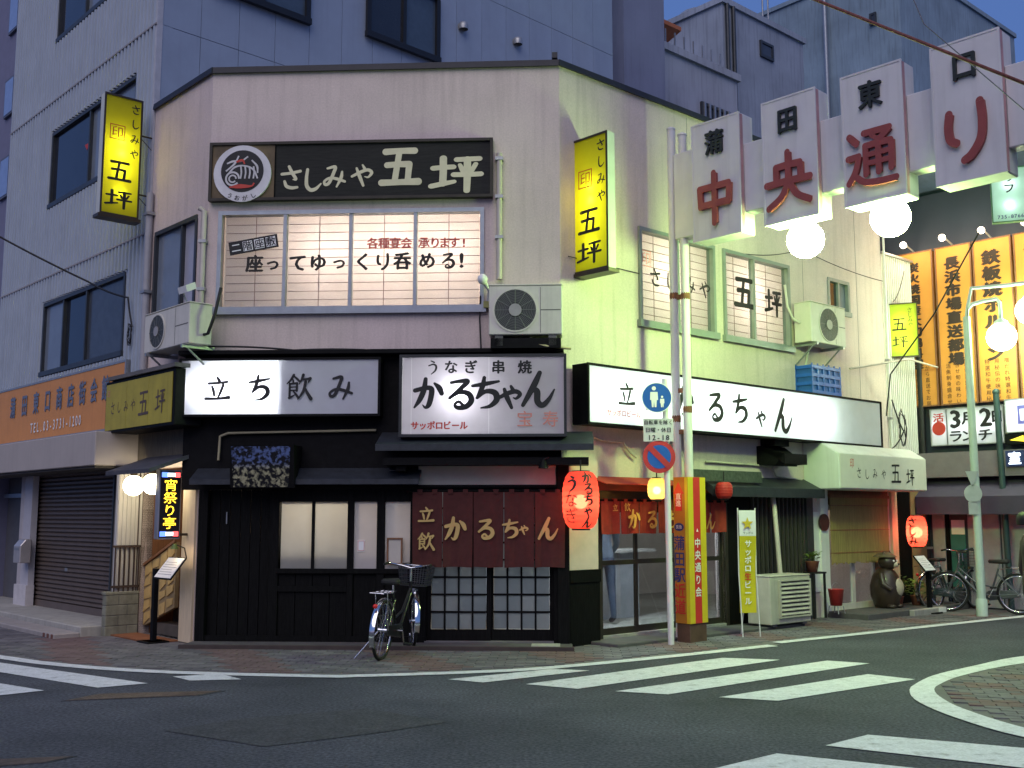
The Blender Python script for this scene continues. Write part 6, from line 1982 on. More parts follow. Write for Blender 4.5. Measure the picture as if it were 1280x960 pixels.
tpart('platform', LEFT, lambda m: m.box(UE-2, LEFT.uv(174, 770, 0)[0]-.125, -.72, .32, 0, .14, CONC), bevel=.012)
tpart('platform_step', LEFT, lambda m: m.box(UE-2, LEFT.uv(174, 770, 0)[0]-.125, -1.05, -.722, 0, .07, mat('pale_step', (.30, .275, .26), .85, .1, 5)), bevel=.012)
for k in range(3):
    u = LEFT.uv(174, 770, 0)[0]-.15-.14*k
    tpart('step_grip', LEFT, lambda m: m.box(u-.05, u, -1.06, -1.051, .01, .065, mat('grip_brown', (.14, .06, .045), .8)))
# ribbed light panel, block pier and railing beside the stairs
WPAN = mat('pale_corrugated', (.50, .48, .44), .6, .06, 3, streak=.2)
uP = LEFT.uv(174, 770, 0)[0]
def cpan(m):
    m.box(uP-.10, uP-.03, -.34, .015, .1, zf0-.03, WPAN)
    for k in range(6):
        m.box(uP-.03, uP-.012, -.335+k*.058, -.305+k*.058, .1, zf0-.04, WPAN)
tpart('corrugated_panel', LEFT, cpan)
zb1_ = LEFT.uv(150, 739, .25)[1]
pier = thing('block_pier', 'low pier of mossy concrete blocks with an iron railing beside the stair entrance', 'wall', LEFT, (uP, -.25, 0))
BLK = mat('mossy_block', (.20, .20, .15), .9, .25, 6, .4, 60, streak=.4)
PD = .46
part('pier_core', pier, lambda m: m.box(uP-.10, uP-.008+.012, -PD+.008, -.02, 0, zb1_-.04, CONC_D))
nrow = 4
for j in range(nrow):
    h0, h1 = (zb1_-.04)*j/nrow, (zb1_-.04)*(j+1)/nrow
    cuts = [-PD, -PD/2+.06*(-1)**j, -.02]
    for i in range(2):
        part('block', pier, lambda m: m.box(uP-.11, uP+.012, cuts[i]+.003, cuts[i+1]-.003, h0+.003, h1-.003, BLK), bevel=.006)
part('cap', pier, lambda m: m.box(uP-.12, uP+.016, -PD-.01, -.02, zb1_-.04, zb1_, BLK), bevel=.006)
IR = mat('rusty_iron', (.05, .032, .025), .7, .4)
zr1 = LEFT.uv(155, 683, .2)[1]
for k in range(6):
    y = -.36+.32*k/5
    part('rail_bar', pier, lambda m: m.box(uP-.005, uP+.012, y-.008, y+.008, zb1_, zr1, IR))
for z in (zr1, zb1_+.06):
    part('rail', pier, lambda m: m.box(uP-.008, uP+.015, -.40, -.02, z-.012, z+.018, IR))
# letter box on the column
ml = LEFT.uv(25, 690, .25)
lbx = thing('letter_box', 'steel letter box with sloping lid on the white column at the far left', 'letter box', LEFT, (ml[0], -.12, ml[1]-.2))
part('box', lbx, lambda m: m.sprism([(-.30, ml[1]-.17), (-.30, ml[1]+.10), (-.22, ml[1]+.2), (-.131, ml[1]+.2), (-.131, ml[1]-.17)], ml[0]-.15, ml[0]+.15, mat('letter_box_steel', (.50, .47, .46), .35, .08, metal=.5)), bevel=.01)
part('flap', lbx, lambda m: m.box(ml[0]-.11, ml[0]+.11, -.306, -.301, ml[1]+.03, ml[1]+.07, STEEL))
# orange association sign
zo1, zo0 = LEFT.uv(78, 471, .09)[1], LEFT.uv(70, 546, .09)[1]
uo0, uo1 = UE-.6, LEFT.uv(156, 480, .09)[0]
og = thing('orange_sign', 'long orange sign with blue and white lettering above the brown shutter', 'sign', LEFT, ((uo0+uo1)/2, -.09, zo0))
OR = mat('sign_orange_face', (.62, .26, .07), .5, .06, 3, streak=.15)
part('face', og, lambda m: m.box(uo0, uo1, -.09, -.03, zo0, zo1, OR), bevel=.006)
part('frame', og, lambda m: m.wall(uo0-.02, uo1+.02, zo0-.02, zo1+.02, -.097, -.028, [(uo0+.012, uo1-.012, zo0+.012, zo1-.012)], STEEL))
GRB = mat('grey_blue_ink', (.14, .17, .24), .6)
part('lettering', og, lambda m: [m.glyph(c, LEFT.uv(17+14.3*k, 505, .09)[0], zo1-.33, .26, .38, -.1, GRB, brush=False, bold=.05) for k, c in enumerate('蒲田東口商店街会館')])
part('phone_number', og, lambda m: [m.glyph(c, LEFT.uv(40+4.0*k, 535, .09)[0], zo0+.20, .17, .22, -.1, WHITE, brush=False, bold=.03) for k, c in enumerate('TEL.03-3731-1200')])
# farther building on the left street
lf = thing('grey_office', 'dark grey-blue building with narrow bright windows at the far left edge', 'building', LEFT, (UE-4, 0, 0))
part('wall', lf, lambda m: m.box(UE-7, UE-.02, .05, 4, 0, 16, mat('office_grey', (.17, .17, .25), .7, .08)))
for y0_, y1_ in ((-20, 40), (95, 140), (190, 240)):
    za, zb2 = LEFT.uv(15, y1_, 0)[1], LEFT.uv(15, y0_, 0)[1]
    w = part('window', lf, lambda m: m.box(UE-.62, UE-.10, .0, .049, za, zb2, mat('office_frame', (.10, .11, .15), .5)))
    part('pane', w, lambda m: m.box(UE-.58, UE-.14, -.006, -.001, za+.04, zb2-.04, mat('sky_pane', (.22, .30, .50), .1, .1, spec=.8)))

# ================================================================== BUILDINGS BEHIND
def block(name, label, corner_px, dist, top_px, wl, wr, m_, wins_=(), extra=None):
    r_ = ray(corner_px, HOR)
    p = Vector((r_.x, r_.y, 0))*(dist/r_.y)
    fl = Fr(p, R(-46.5)); frr = Fr(p, R(41.4))
    zt = frr.uv(corner_px, top_px)[1]
    t = thing(name, label, 'building', frr, (0, 0, 0))
    part('walls', t, lambda m: m.box(0, wr, 0, wl, 0, zt, m_))
    part('parapet', t, lambda m: m.wall(-.08, wr+.08, -.08, wl+.08, zt, zt+.18, [(.2, wr-.2, .2, wl-.2)], m_).xf(Matrix(((1, 0, 0, 0), (0, 0, 1, 0), (0, 1, 0, 0), (0, 0, 0, 1)))))
    for side_, (x0, y0_, x1, y1_), bars in wins_:
        f = fl if side_ == 'L' else frr
        a, zz1 = f.uv(x0, y0_); b, zz0 = f.uv(x1, y1_)
        M = frr.m.inverted() @ f.m
        w = part('window', t, lambda m: m.wall(a, b, zz0, zz1, -.06, .0, [(a+.08, b-.08, zz0+.08, zz1-.08)], ALU_D).xf(M))
        part('pane', w, lambda m: m.box(a+.07, b-.07, -.03, -.01, zz0+.07, zz1-.07, mat('far_glass', (.05, .06, .08), .2)).xf(M))
        if bars:
            for k in range(6):
                u = a+(b-a)*(k+.5)/6
                part('bar', w, lambda m: m.box(u-.03, u+.03, -.09, -.06, zz0, zz1, STEEL).xf(M))
    if extra: extra(t, fl, frr, zt)
    return t
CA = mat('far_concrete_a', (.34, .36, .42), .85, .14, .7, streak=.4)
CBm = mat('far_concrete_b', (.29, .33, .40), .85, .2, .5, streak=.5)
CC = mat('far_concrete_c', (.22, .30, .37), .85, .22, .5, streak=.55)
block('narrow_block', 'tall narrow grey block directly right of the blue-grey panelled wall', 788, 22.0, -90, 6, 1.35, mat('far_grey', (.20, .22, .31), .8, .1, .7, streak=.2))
def terrace(t, fl, frr, zt):
    part('railing', t, lambda m: [m.box(.2+k*.35, .225+k*.35, .05, .08, zt, zt+.6, STEEL) for k in range(7)])
    part('tarpaulin', t, lambda m: m.sprism([(.3, zt+.9), (.3, zt+1.0), (1.5, zt+.55), (1.5, zt+.5)], .25, 1.1, mat('faded_orange_tarp', (.45, .15, .07), .8)))
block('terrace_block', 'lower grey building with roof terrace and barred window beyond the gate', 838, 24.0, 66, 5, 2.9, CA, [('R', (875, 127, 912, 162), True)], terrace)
def antennas(t, fl, frr, zt):
    for x, y, h in ((.6, .6, 2.4), (1.3, 1.2, 1.5), (3.2, .8, 3.4), (3.5, .8, 3.1)):
        part('antenna', t, lambda m: m.tube([(x, y, zt), (x, y, zt+h)], .03, STEEL, 5))
    part('water_tank', t, lambda m: m.lathe([(.8, zt), (.85, zt+.5), (.6, zt+.8), (.001, zt+.9)], (1.4, 2.0, 0), STEEL, 14))
    part('roof_unit', t, lambda m: m.box(3.6, 4.2, .5, 1.1, zt, zt+.55, CONC))
    for u in (.15, .45):
        part('wall_pipe', t, lambda m: m.tube([(u, -.07, 2), (u, -.07, zt)], .06, ALU_D, 6))
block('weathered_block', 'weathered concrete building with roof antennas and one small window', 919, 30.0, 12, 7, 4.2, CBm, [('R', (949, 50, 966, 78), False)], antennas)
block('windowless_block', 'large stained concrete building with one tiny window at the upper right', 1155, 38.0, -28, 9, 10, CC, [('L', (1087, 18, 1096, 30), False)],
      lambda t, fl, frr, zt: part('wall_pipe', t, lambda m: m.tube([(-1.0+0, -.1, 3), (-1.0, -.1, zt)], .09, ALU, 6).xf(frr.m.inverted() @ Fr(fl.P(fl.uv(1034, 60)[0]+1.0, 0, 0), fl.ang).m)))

# ================================================================== SHOP AT THE END OF THE STREET
shop = thing('orange_board_shop', 'shop with glowing orange boards, white sign band and dark awning closing the street', 'building', FAR, (3, 0, 0))
ZFS = FAR.uv(1200, 235)[1]
SHW = mat('shop_dark_wall', (.045, .055, .085), .7, .15, 1)
part('wall', shop, lambda m: m.box(-2.2, 9, 0, .3, 0, ZFS, SHW))
part('roof_overhang', shop, lambda m: m.sprism([(-1.3, ZFS+.5), (-1.3, ZFS+.62), (.3, ZFS+.14), (.3, ZFS)], -2.2, 9, mat('dark_blue_roof', (.07, .10, .17), .6, .2)))
zw0, zw1 = FAR.uv(1170, 557, .1)[1], FAR.uv(1170, 513, .1)[1]
part('beam', shop, lambda m: m.box(-.4, 9, -.30, -.0, FAR.uv(1170, 597, .3)[1], FAR.uv(1170, 566, .3)[1], mat('beam_grey', (.17, .15, .16), .7)))
za0, za1 = FAR.uv(1170, 643, .5)[1], FAR.uv(1170, 600, .2)[1]
part('awning', shop, lambda m: m.sprism([(-.02, za1), (-.02, za1+.03), (-.55, za0+.30), (-.55, za0), (-.53, za0), (-.53, za0+.27)], .05, 9, mat('purple_awning', (.055, .045, .075), .8, .1)))
for x0, x1, m_ in ((1167, 1183, mat('shutter_white', (.36, .36, .38), .6)), (1183, 1189, BLACK), (1189, 1210, mat('dark_shop', (.04, .05, .06), .5)), (1211, 1220, MATS['shutter_white']), (1228, 1252, MATS['shutter_white']), (1253, 1300, mat('pale_shutter', (.30, .32, .33), .6))):
    a, b = FAR.uv(x0, 700, .03)[0], FAR.uv(x1, 700, .03)[0]
    part('shutter_panel', shop, lambda m: m.box(a+.005, b-.005, -.03, -.001, .02, za0+.15, m_), bevel=.01)
a, b = FAR.uv(1190, 700, .05)[0], FAR.uv(1208, 700, .05)[0]
part('teal_poster', shop, lambda m: m.box(a, b, -.05, -.032, .35, FAR.uv(1200, 662, .05)[1], mat('teal', (.03, .16, .15), .6)))
part('white_poster', shop, lambda m: m.box(a+.02, b-.0, -.056, -.051, FAR.uv(1200, 668, .05)[1], FAR.uv(1200, 650, .05)[1], WHITE))
# orange boards with floodlamps above
OB = mat('orange_board_face', (.60, .25, .045), .6, .1, 2)
txt = ('炭火焼国産大切鶏料理', '長浜市場直送都場', '鉄板焼ホルモン', '海鮮居酒屋名物')
subs = ('新鮮な魚介を毎朝市場から直送でお届け', '活魚刺身盛合せ旬の味わい', '特選和牛使用秘伝の味噌だれ', '季節の一品料理各種')
nm = ('leftmost orange board, half hidden behind the lime sign', 'second orange board from the left, beside the street lamp', 'orange board behind the street lamp globe', 'orange board cut by the right edge of the picture')
zo_0 = FAR.uv(1190, 505, .14)[1]
zo_1 = FAR.uv(1166, 312, .14)[1]
for k, (x0, x1) in enumerate(((1118, 1162), (1167, 1211), (1215, 1262), (1267, 1320))):
    a, b = FAR.uv(x0+6, 400, .14)[0], FAR.uv(x1+6, 400, .14)[0]
    t = thing('orange_board', nm[k], 'sign', FAR, ((a+b)/2, -.14, zo_0), 'orange menu boards on the far shop')
    part('board', t, lambda m: m.box(a, b, -.14, -.002, zo_0, zo_1, OB), bevel=.01)
    part('edge', t, lambda m: m.wall(a-.015, b+.015, zo_0-.015, zo_1+.015, -.152, -.13, [(a+.01, b-.01, zo_0+.01, zo_1-.01)], BROWNWOOD))
    n = len(txt[k]); Hh = (zo_1-zo_0)
    s_ = min(Hh*.70/n, .42)
    part('lettering', t, lambda m: [m.glyph(c, (a+b)/2-.02, zo_1-.18-s_*(q+.5), min(s_*1.15, .42), s_*.95, -.146, mat('brown_black_ink', (.035, .02, .015), .7), brush=False, bold=.10) for q, c in enumerate(txt[k])])
    def small(m):
        for c_ in range(3):
            for q in range(9):
                m.glyph(subs[k][(c_*5+q) % len(subs[k])], a+(b-a)*(.22+.26*c_), zo_0+Hh*.24-q*.105, .09, .09, -.146, MATS['brown_black_ink'], brush=False)
    part('small_text', t, small)['kind'] = 'stuff'
    part('flood_lamp', t, lambda m: (m.tube([((a+b)/2, -.1, zo_1+.02), ((a+b)/2, -.5, zo_1+.12)], .015, STEEL, 6), m.ball(((a+b)/2, -.52, zo_1+.08), .06, emit('flood_bulb', (1, .82, .6), 6), 10, 8)))
    lamp('flood_light', t, ((a+b)/2, -.60, zo_1-.02), 6.5, (1, .78, .5), .06)
# white sign band
a, b = FAR.uv(1164, 530, .16)[0], FAR.uv(1183, 530, .16)[0]
RED_EM = REDINK
t = lightbox('band_sign', 'white lit panel with a red emblem at the left end of the far sign band', FAR, (a, b, zw0, zw1), .16, .14, ACRYL, body=STEEL, rim=.01, lamps=[((a+b)/2, (zw0+zw1)/2, .6)])
part('red_emblem', t, lambda m: (m.disc(((a+b)/2, (zw0+zw1)/2-.02), .12, -.165, RED_EM, 20), m.glyph('活', (a+b)/2, zw1-.14, .2, .16, -.167, RED_EM, brush=False, bold=.04)))
a, b = FAR.uv(1184, 530, .16)[0], FAR.uv(1254, 530, .16)[0]
t = lightbox('band_sign', 'white lit panel with black date and lunch lettering below the orange boards', FAR, (a, b, zw0, zw1), .16, .14, ACRYL, body=STEEL, rim=.01, lamps=[(a+(b-a)*f, (zw0+zw1)/2, .5) for f in (.2, .5, .8)])
zm_ = (zw0+zw1)/2
part('lettering', t, lambda m: [m.glyph(c, FAR.uv(x, 520, .16)[0], zm_+.13, s_, s_, -.165, INK, brush=False, bold=.06) for c, x, s_ in (('3', 1194, .42), ('月', 1209, .24), ('2', 1232, .42), ('日', 1246, .22))])
part('lettering', t, lambda m: [m.glyph(c, FAR.uv(x, 546, .16)[0], zm_-.17, .26, .22, -.165, INK, brush=False, bold=.05) for c, x in (('ラ', 1195), ('ン', 1211), ('チ', 1232))])
a, b = FAR.uv(1258, 530, .3)[0], FAR.uv(1310, 530, .3)[0]
z0, z1 = FAR.uv(1262, 540, .3)[1], FAR.uv(1262, 500, .3)[1]
t = lightbox('corner_shop_sign', 'bright white lit sign with a blue square at the right edge', FAR, (a, b, z0, z1), .3, .2, ACRYL, body=STEEL, rim=.01, lamps=[(a+(b-a)*f, (z0+z1)/2, 1.4) for f in (.2, .5, .8)])
part('blue_square', t, lambda m: m.wall(FAR.uv(1272, 520, .3)[0], FAR.uv(1290, 520, .3)[0], z0+.12, z1-.1, -.306, -.303, [(FAR.uv(1275, 520, .3)[0], FAR.uv(1286, 520, .3)[0], z0+.18, z1-.16)], mat('violet_ink', (.15, .14, .5), .5)))
a, b = FAR.uv(1256, 548, .3)[0], FAR.uv(1312, 548, .3)[0]
zz = FAR.uv(1262, 548, .3)[1]
t = thing('arrow_sign', 'black sign strip with a yellow arrow at the right edge', 'sign', FAR, ((a+b)/2, -.3, zz-.1))
part('strip', t, lambda m: m.box(a, b, -.3, -.0, zz-.10, zz+.07, BLACK))
part('arrow', t, lambda m: m.prism([(a+.08, zz-.03), (a+.3, zz+.04), (a+.3, zz+.01), (b-.1, zz+.01), (b-.1, zz-.06), (a+.3, zz-.06), (a+.08, zz-.03)][:-1], -.306, -.301, emit('lit_yellow', (1, .75, .05), 1.2)))
a, b = FAR.uv(1257, 573, .35)[0], FAR.uv(1280, 573, .35)[0]
zz = FAR.uv(1268, 573, .35)[1]
t = thing('shop_name_sign', 'small dark blue sign with one glowing white character at the right edge', 'sign', FAR, ((a+b)/2, -.35, zz-.13))
part('case', t, lambda m: m.box(a, b, -.35, -.25, zz-.13, zz+.13, mat('deep_blue', (.02, .03, .12), .4)))
part('bracket', t, lambda m: m.box((a+b)/2-.03, (a+b)/2+.03, -.25, .0, zz-.02, zz+.02, STEEL))
part('glowing_character', t, lambda m: m.glyph('室', (a+b)/2, zz, .21, .21, -.355, emit('led_white', (.8, .9, 1), 2), brush=False, bold=.06))
# hanging relaxation sign
HS = Fr(FAR.P(FAR.uv(1262, 300)[0], -1.7, 0), R(-20))
r = (HS.uv(1240, 245)[0], HS.uv(1284, 245)[0], HS.uv(1262, 276)[1], HS.uv(1262, 210)[1])
t = lightbox('hanging_sign', 'pale green lit hanging sign with katakana at the upper right edge', HS, r, .0, .12, translucent('mint_acrylic', (.55, .78, .66), .5, .3, gloss=1), body=mat('green_case', (.05, .16, .08), .5), rim=.012, lamps=[((r[0]+r[1])/2, r[2]+(r[3]-r[2])*f, .5) for f in (.3, .7)])
part('lettering', t, lambda m: m.text('リフ', (r[0]+r[1])/2, r[3]-.24, .17, -.004, INK, vertical=True, pitch=1.05, brush=False, bold=.04))
part('phone_number', t, lambda m: m.text('735-8766', (r[0]+r[1])/2, r[2]+.07, .08, -.004, BLUEINK, pitch=.6, brush=False, bold=.03))
part('bracket', t, lambda m: m.tube([((r[0]+r[1])/2, .06, r[3]), ((r[0]+r[1])/2, .06, r[3]+.25), ((r[0]+r[1])/2+.3, 1.9, r[3]+.4)], .025, STEEL, 6))

# ================================================================== STREET LAMP
q = G(1228, 771)
LF = Fr(q, 0)
sl_ = thing('street_lamp', 'pale green street lamp with two round globes on curved arms', 'street lamp', LF, (0, 0, 0))
LG = mat('lamp_green_white', (.48, .58, .50), .45, .1, 4, streak=.3)
zl = LF.uv(1212, 396)[1]
part('pole', sl_, lambda m: m.tube([(0, 0, 0), (0, 0, zl)], .066, LG, 14, .055))
part('base', sl_, lambda m: m.lathe([(.085, 0), (.085, .25), (.067, .28)], (0, 0, 0), LG, 14))
LGL = emit('street_globe', (.80, 1.0, .66), 30)
for x, y, xa, ya in ((1252, 421, 1232, 378), (1288, 388, 1262, 358)):
    u, z = LF.uv(x, y)
    ua, zaa = LF.uv(xa, ya)
    part('arm', sl_, lambda m: m.tube([(0, 0, zl-.05), (.02, 0, zl+.12), (.10, 0, zaa-.03), (ua-.05, 0, zaa+.02), (u-.05, 0, zaa+.06), (u, 0, zaa), (u, 0, z+.22)], .03, LG, 10))
    g = part('globe', sl_, lambda m: m.ball((u, 0, z), .225, LGL, 24, 16))
    part('cap', g, lambda m: m.lathe([(.03, .30), (.10, .25), (.11, .19)], (u, 0, z), LG, 14))
def tri(m):
    u, z = LF.uv(1212, 597, .1); m.prism([(u-.06, z+.1), (u+.14, z+.1), (u+.04, z-.16)][::-1], -.1, -.09, mat('sign_back', (.42, .45, .42), .5))
part('triangle_sign', sl_, tri)
part('round_sign', sl_, lambda m: m.disc((LF.uv(1215, 617, .1)[0]+.02, LF.uv(1215, 617, .1)[1]), .14, -.1, MATS['sign_back'], 20, -.09))
part('square_sign', sl_, lambda m: m.box(LF.uv(1211, 635, .1)[0], LF.uv(1222, 635, .1)[0], -.1, -.09, LF.uv(1215, 643, .1)[1], LF.uv(1215, 627, .1)[1], MATS['sign_back']))
q = G(1256, 768)
LP = Fr((q.x+.3, q.y+.4), 0)
t = thing('utility_pole', 'thin dark green pole standing behind the right-hand bicycles', 'pole', LP, (0, 0, 0))
part('pole', t, lambda m: m.tube([(0, 0, 0), (-.06, 0, 3.6)], .05, mat('dark_green_paint', (.03, .06, .06), .5), 10))
part('cap', t, lambda m: m.ball((-.06, 0, 3.6), .06, MATS['dark_green_paint'], 10, 6))

# ================================================================== CABLES AND SMALL FITTINGS
def at(px, py, d):
    r_ = ray(px, py)
    return Vector((0, 0, CAMH)) + r_*(d/r_.y)
def cable(label, pts, r=.012, m_=CABLE, sag=.0, name='cable'):
    P = []
    for i in range(len(pts)-1):
        a, b = pts[i], pts[i+1]
        for k in range(10):
            t_ = k/10
            p = a.lerp(b, t_)
            p.z -= sag*4*t_*(1-t_)
            P.append(p)
    P.append(pts[-1])
    mb = MB()
    mb.tube(P, r, m_, 6)
    o = mb.build(name, base=tuple(pts[0]))
    return tag(o, label, 'cable')
cable('thick black cable crossing the ribbed wall at left and dropping into a loop', [at(-60, 262, 15.0), LEFT.P(LEFT.uv(110, 352, .3)[0], -.3, LEFT.uv(110, 352, .3)[1]), LEFT.P(LEFT.uv(160, 372, .12)[0], -.12, LEFT.uv(160, 372, .12)[1]), LEFT.P(LEFT.uv(165, 408, .10)[0], -.10, LEFT.uv(165, 408, .10)[1])], .014, sag=.03)
def coil(label, fr, px, n, s_):
    mb = MB()
    u, z = fr.uv(px[0], px[1], n)
    for k in range(4):
        ph = random.uniform(0, 6)
        mb.tube([(u+s_*random.uniform(.5, 1)*math.cos(a+ph)*.5, -n+random.uniform(-.02, .02), z+s_*random.uniform(.7, 1.2)*math.sin(a+ph)) for a in [i*.55 for i in range(11)]], .006, CABLE, 5)
    o = mb.build('cable_coil', fr=fr, base=(u, -n, z))
    return tag(o, label, 'cable')
coil('tangled loop of thin black cable on the trim left of the corner house', LEFT, (162, 418), .08, .15)
coil('tangle of black cables hanging at the annex wall under the lime sign', RIGHT, (1128, 535), .12, .28)
cable('brown twisted stay rope running down across the top right of the gate', [at(985, -14, 10.2).lerp(at(1300, 112, 8.8), -3.2), at(1300, 112, 8.8).lerp(GATE.P(bu[4][1], 0, zb1), .0), GATE.P(bu[4][1]+.6, 0, zb0+.9)], .016, mat('rope_brown', (.16, .06, .05), .9, .4, 40), name='stay_rope')
cable('thin grey wire from the upper right down onto the last gate box', [at(1140, -5, 10.6).lerp(at(1155, 30, 10.4), -14), at(1155, 30, 10.4), at(1295, 150, 9.2), GATE.P(bu[4][1]+.3, 0, zb0+.9)], .006, mat('wire_grey', (.1, .1, .12), .6))
cable('black cable slanting from the orange boards down to the annex', [at(1224, 290, 15.5), at(1168, 392, 16.2), at(1113, 468, 17.6), at(1108, 520, 17.7)], .013)
cable('thin wire along the street-side wall below the windows', [RIGHT.P(.12, -.02, RIGHT.uv(715, 322)[1]), RIGHT.P(RIGHT.uv(800, 350)[0], -.02, RIGHT.uv(715, 322)[1]-.02)], .006)
cable('drooping dark cable along the top of the black shopfront', [FRONT.P(.05, -.27, zf(436)), FRONT.P(1.2, -.20, zf(440)), FRONT.P(2.4, -.10, zf(441))], .012, sag=-.02)
cable('drop cable beside the front window down to the shopfront', [FRONT.P(uf(601, 360), -.05, zf(372)), FRONT.P(uf(600, 400), -.05, zf(400)), FRONT.P(uf(602, 430), -.08, zf(438))], .010)
cable('cream conduit bent along the black wall above the menu board', [FRONT.P(FRONT.uv(273, 575, .1)[0], -.1, fz(575)), FRONT.P(FRONT.uv(275, 548, .1)[0], -.1, fz(545)), FRONT.P(FRONT.uv(285, 544, .1)[0], -.1, fz(541)), FRONT.P(FRONT.uv(470, 540, .1)[0], -.1, fz(538))], .016, mat('cream_conduit', (.36, .32, .2), .6), name='conduit')
cable('thin pipe along the street-side wall above the lattice', [RIGHT.P(ur(880, 578), -.03, zr(880, 577)), RIGHT.P(ur(963, 583), -.03, zr(963, 583)), RIGHT.P(ur(968, 595), -.03, zr(968, 595)), RIGHT.P(ur(1000, 600), -.03, zr(1000, 600))], .015, PIPE, name='conduit')
cable('thin wire strung from the lime sign bracket to the annex top', [RIGHT.P(WR+.1, -.15, zr(1105, 378)), RIGHT.P(WR+.6, -.1, zr(1140, 345))], .006, sag=.08)
cable('pair of slack wires crossing the upper street-side wall near the globe', [RIGHT.P(ur(930, 318), -.03, zr(930, 318)), RIGHT.P(ur(1000, 312), -.03, zr(1000, 312)), RIGHT.P(ur(1100, 352), -.05, zr(1100, 352))], .006, sag=.05)
cable('grey pipe arm across the annex wall below the lime sign', [RIGHT.P(ur(1052, 462), -.15, zr(1052, 462)), RIGHT.P(ur(1108, 452), -.4, zr(1108, 452)), RIGHT.P(ur(1145, 462), -.4, zr(1145, 462))], .018, PIPE, name='pipe_arm')
cable('dark curved cable from the light box end down to the canopy', [RIGHT.P(ur(1108, 500), -.1, zr(1108, 500)), RIGHT.P(ur(1116, 540), -.2, zr(1116, 540)), RIGHT.P(ur(1100, 562), -.2, zr(1100, 562))], .012, sag=.05)
cable('thin cable drooping under the long light box beside the corner', [RIGHT.P(ur(735, 545), -.05, zr(735, 545)), RIGHT.P(ur(775, 548), -.05, zr(775, 552)), RIGHT.P(ur(792, 572), -.05, zr(792, 572))], .013, PIPE, sag=.03)
# spot lamps
t = thing('bulb_lamp', 'white outdoor bulb lamp on the window corner left of the front air conditioner', 'lamp', FRONT, (uf(605, 360, .2), -.2, zf(372, .2)))
u, z = FRONT.uv(603, 349, .25)
part('bulb', t, lambda m: m.ball((u, -.25, z), .065, WHITE, 14, 10))
part('neck', t, lambda m: m.tube([(u+.02, -.22, z-.03), (u+.08, -.12, z-.12), (u+.05, -.06, z-.26)], .03, WHITEP, 8, .02))
part('mount', t, lambda m: m.box(u-.0, u+.09, -.09, .0, z-.32, z-.24, mat('olive_mount', (.3, .3, .1), .5)))
t = thing('spot_lamp', 'small dark spot lamp clamped above the maroon curtain', 'lamp', FRONT, (FRONT.uv(678, 585, .45)[0], -.45, FRONT.uv(678, 590, .45)[1]))
u, z = FRONT.uv(679, 580, .45)
part('shade', t, lambda m: m.lathe([(.02, .05), (.035, .03), (.06, -.05)], (u, -.45, z), BLACK, 14))
part('reflector', t, lambda m: m.lathe([(.001, -.02), (.05, -.045)], (u, -.45, z), CHROME, 14))
part('arm', t, lambda m: m.tube([(u, -.45, z+.05), (u+.06, -.42, z+.08), (u+.12, -.3, z+.03)], .008, CABLE, 6))
t = thing('blank_signboard', 'blank pale board between the black canopy and the maroon curtain', 'board', FRONT, (uf(610, 600), -.07, fz(606)))
part('board', t, lambda m: m.box(uf(523, 592, .1), uf(695, 592, .1), -.10, -.062, FRONT.uv(600, 606, .1)[1], FRONT.uv(600, 577, .1)[1], mat('blank_board', (.36, .34, .31), .7, .1, 3)), bevel=.004)
part('trim', t, lambda m: m.box(uf(523, 592, .1), uf(695, 592, .1), -.105, -.06, FRONT.uv(600, 609, .1)[1], FRONT.uv(600, 606.2, .1)[1], BLACK))
u, z = FRONT.uv(493, 688, .1)
t = thing('notice_frame', 'small pale notice in a dark wood frame left of the maroon curtain', 'notice', FRONT, (u, -.07, z-.18))
part('frame', t, lambda m: m.wall(u-.095, u+.095, z-.17, z+.15, -.09, -.062, [(u-.075, u+.075, z-.15, z+.13)], BROWNWOOD))
part('sheet', t, lambda m: m.box(u-.075, u+.075, -.078, -.07, z-.15, z+.13, mat('notice_paper', (.50, .46, .40), .7, .08)))
u, z = FRONT.uv(452, 682, .0)
t = thing('window_notice', 'small white notice on the second pale window pane', 'notice', FRONT, (u, -.04, z-.07))
part('sheet', t, lambda m: m.box(u-.045, u+.045, -.034, -.030, z-.07, z+.07, WHITE))
part('outline', t, lambda m: m.wall(u-.04, u+.04, z-.06, z+.06, -.036, -.0345, [(u-.034, u+.034, z-.054, z+.054)], PINKINK))
u0, u1 = RIGHT.uv(975, 580, .4)[0], RIGHT.uv(1003, 580, .4)[0]
t = thing('extractor_hood', 'dark metal extractor hood under the right end of the long light box', 'vent', RIGHT, ((u0+u1)/2, 0, zr(990, 585, .3)))
part('hood', t, lambda m: m.sprism([(-.48, zr(990, 567, .48)), (-.48, zr(990, 580, .48)), (-.1, zr(990, 560, .1)), (-.002, zr(990, 560, .1)), (-.002, zr(990, 583, .1)), (-.30, zr(990, 583, .3))], u0, u1, BLACK))
part('duct', t, lambda m: m.box(u0+.1, u1-.1, -.25, -.002, zr(990, 560, .1), zr(990, 560, .1)+.12, BLACK))

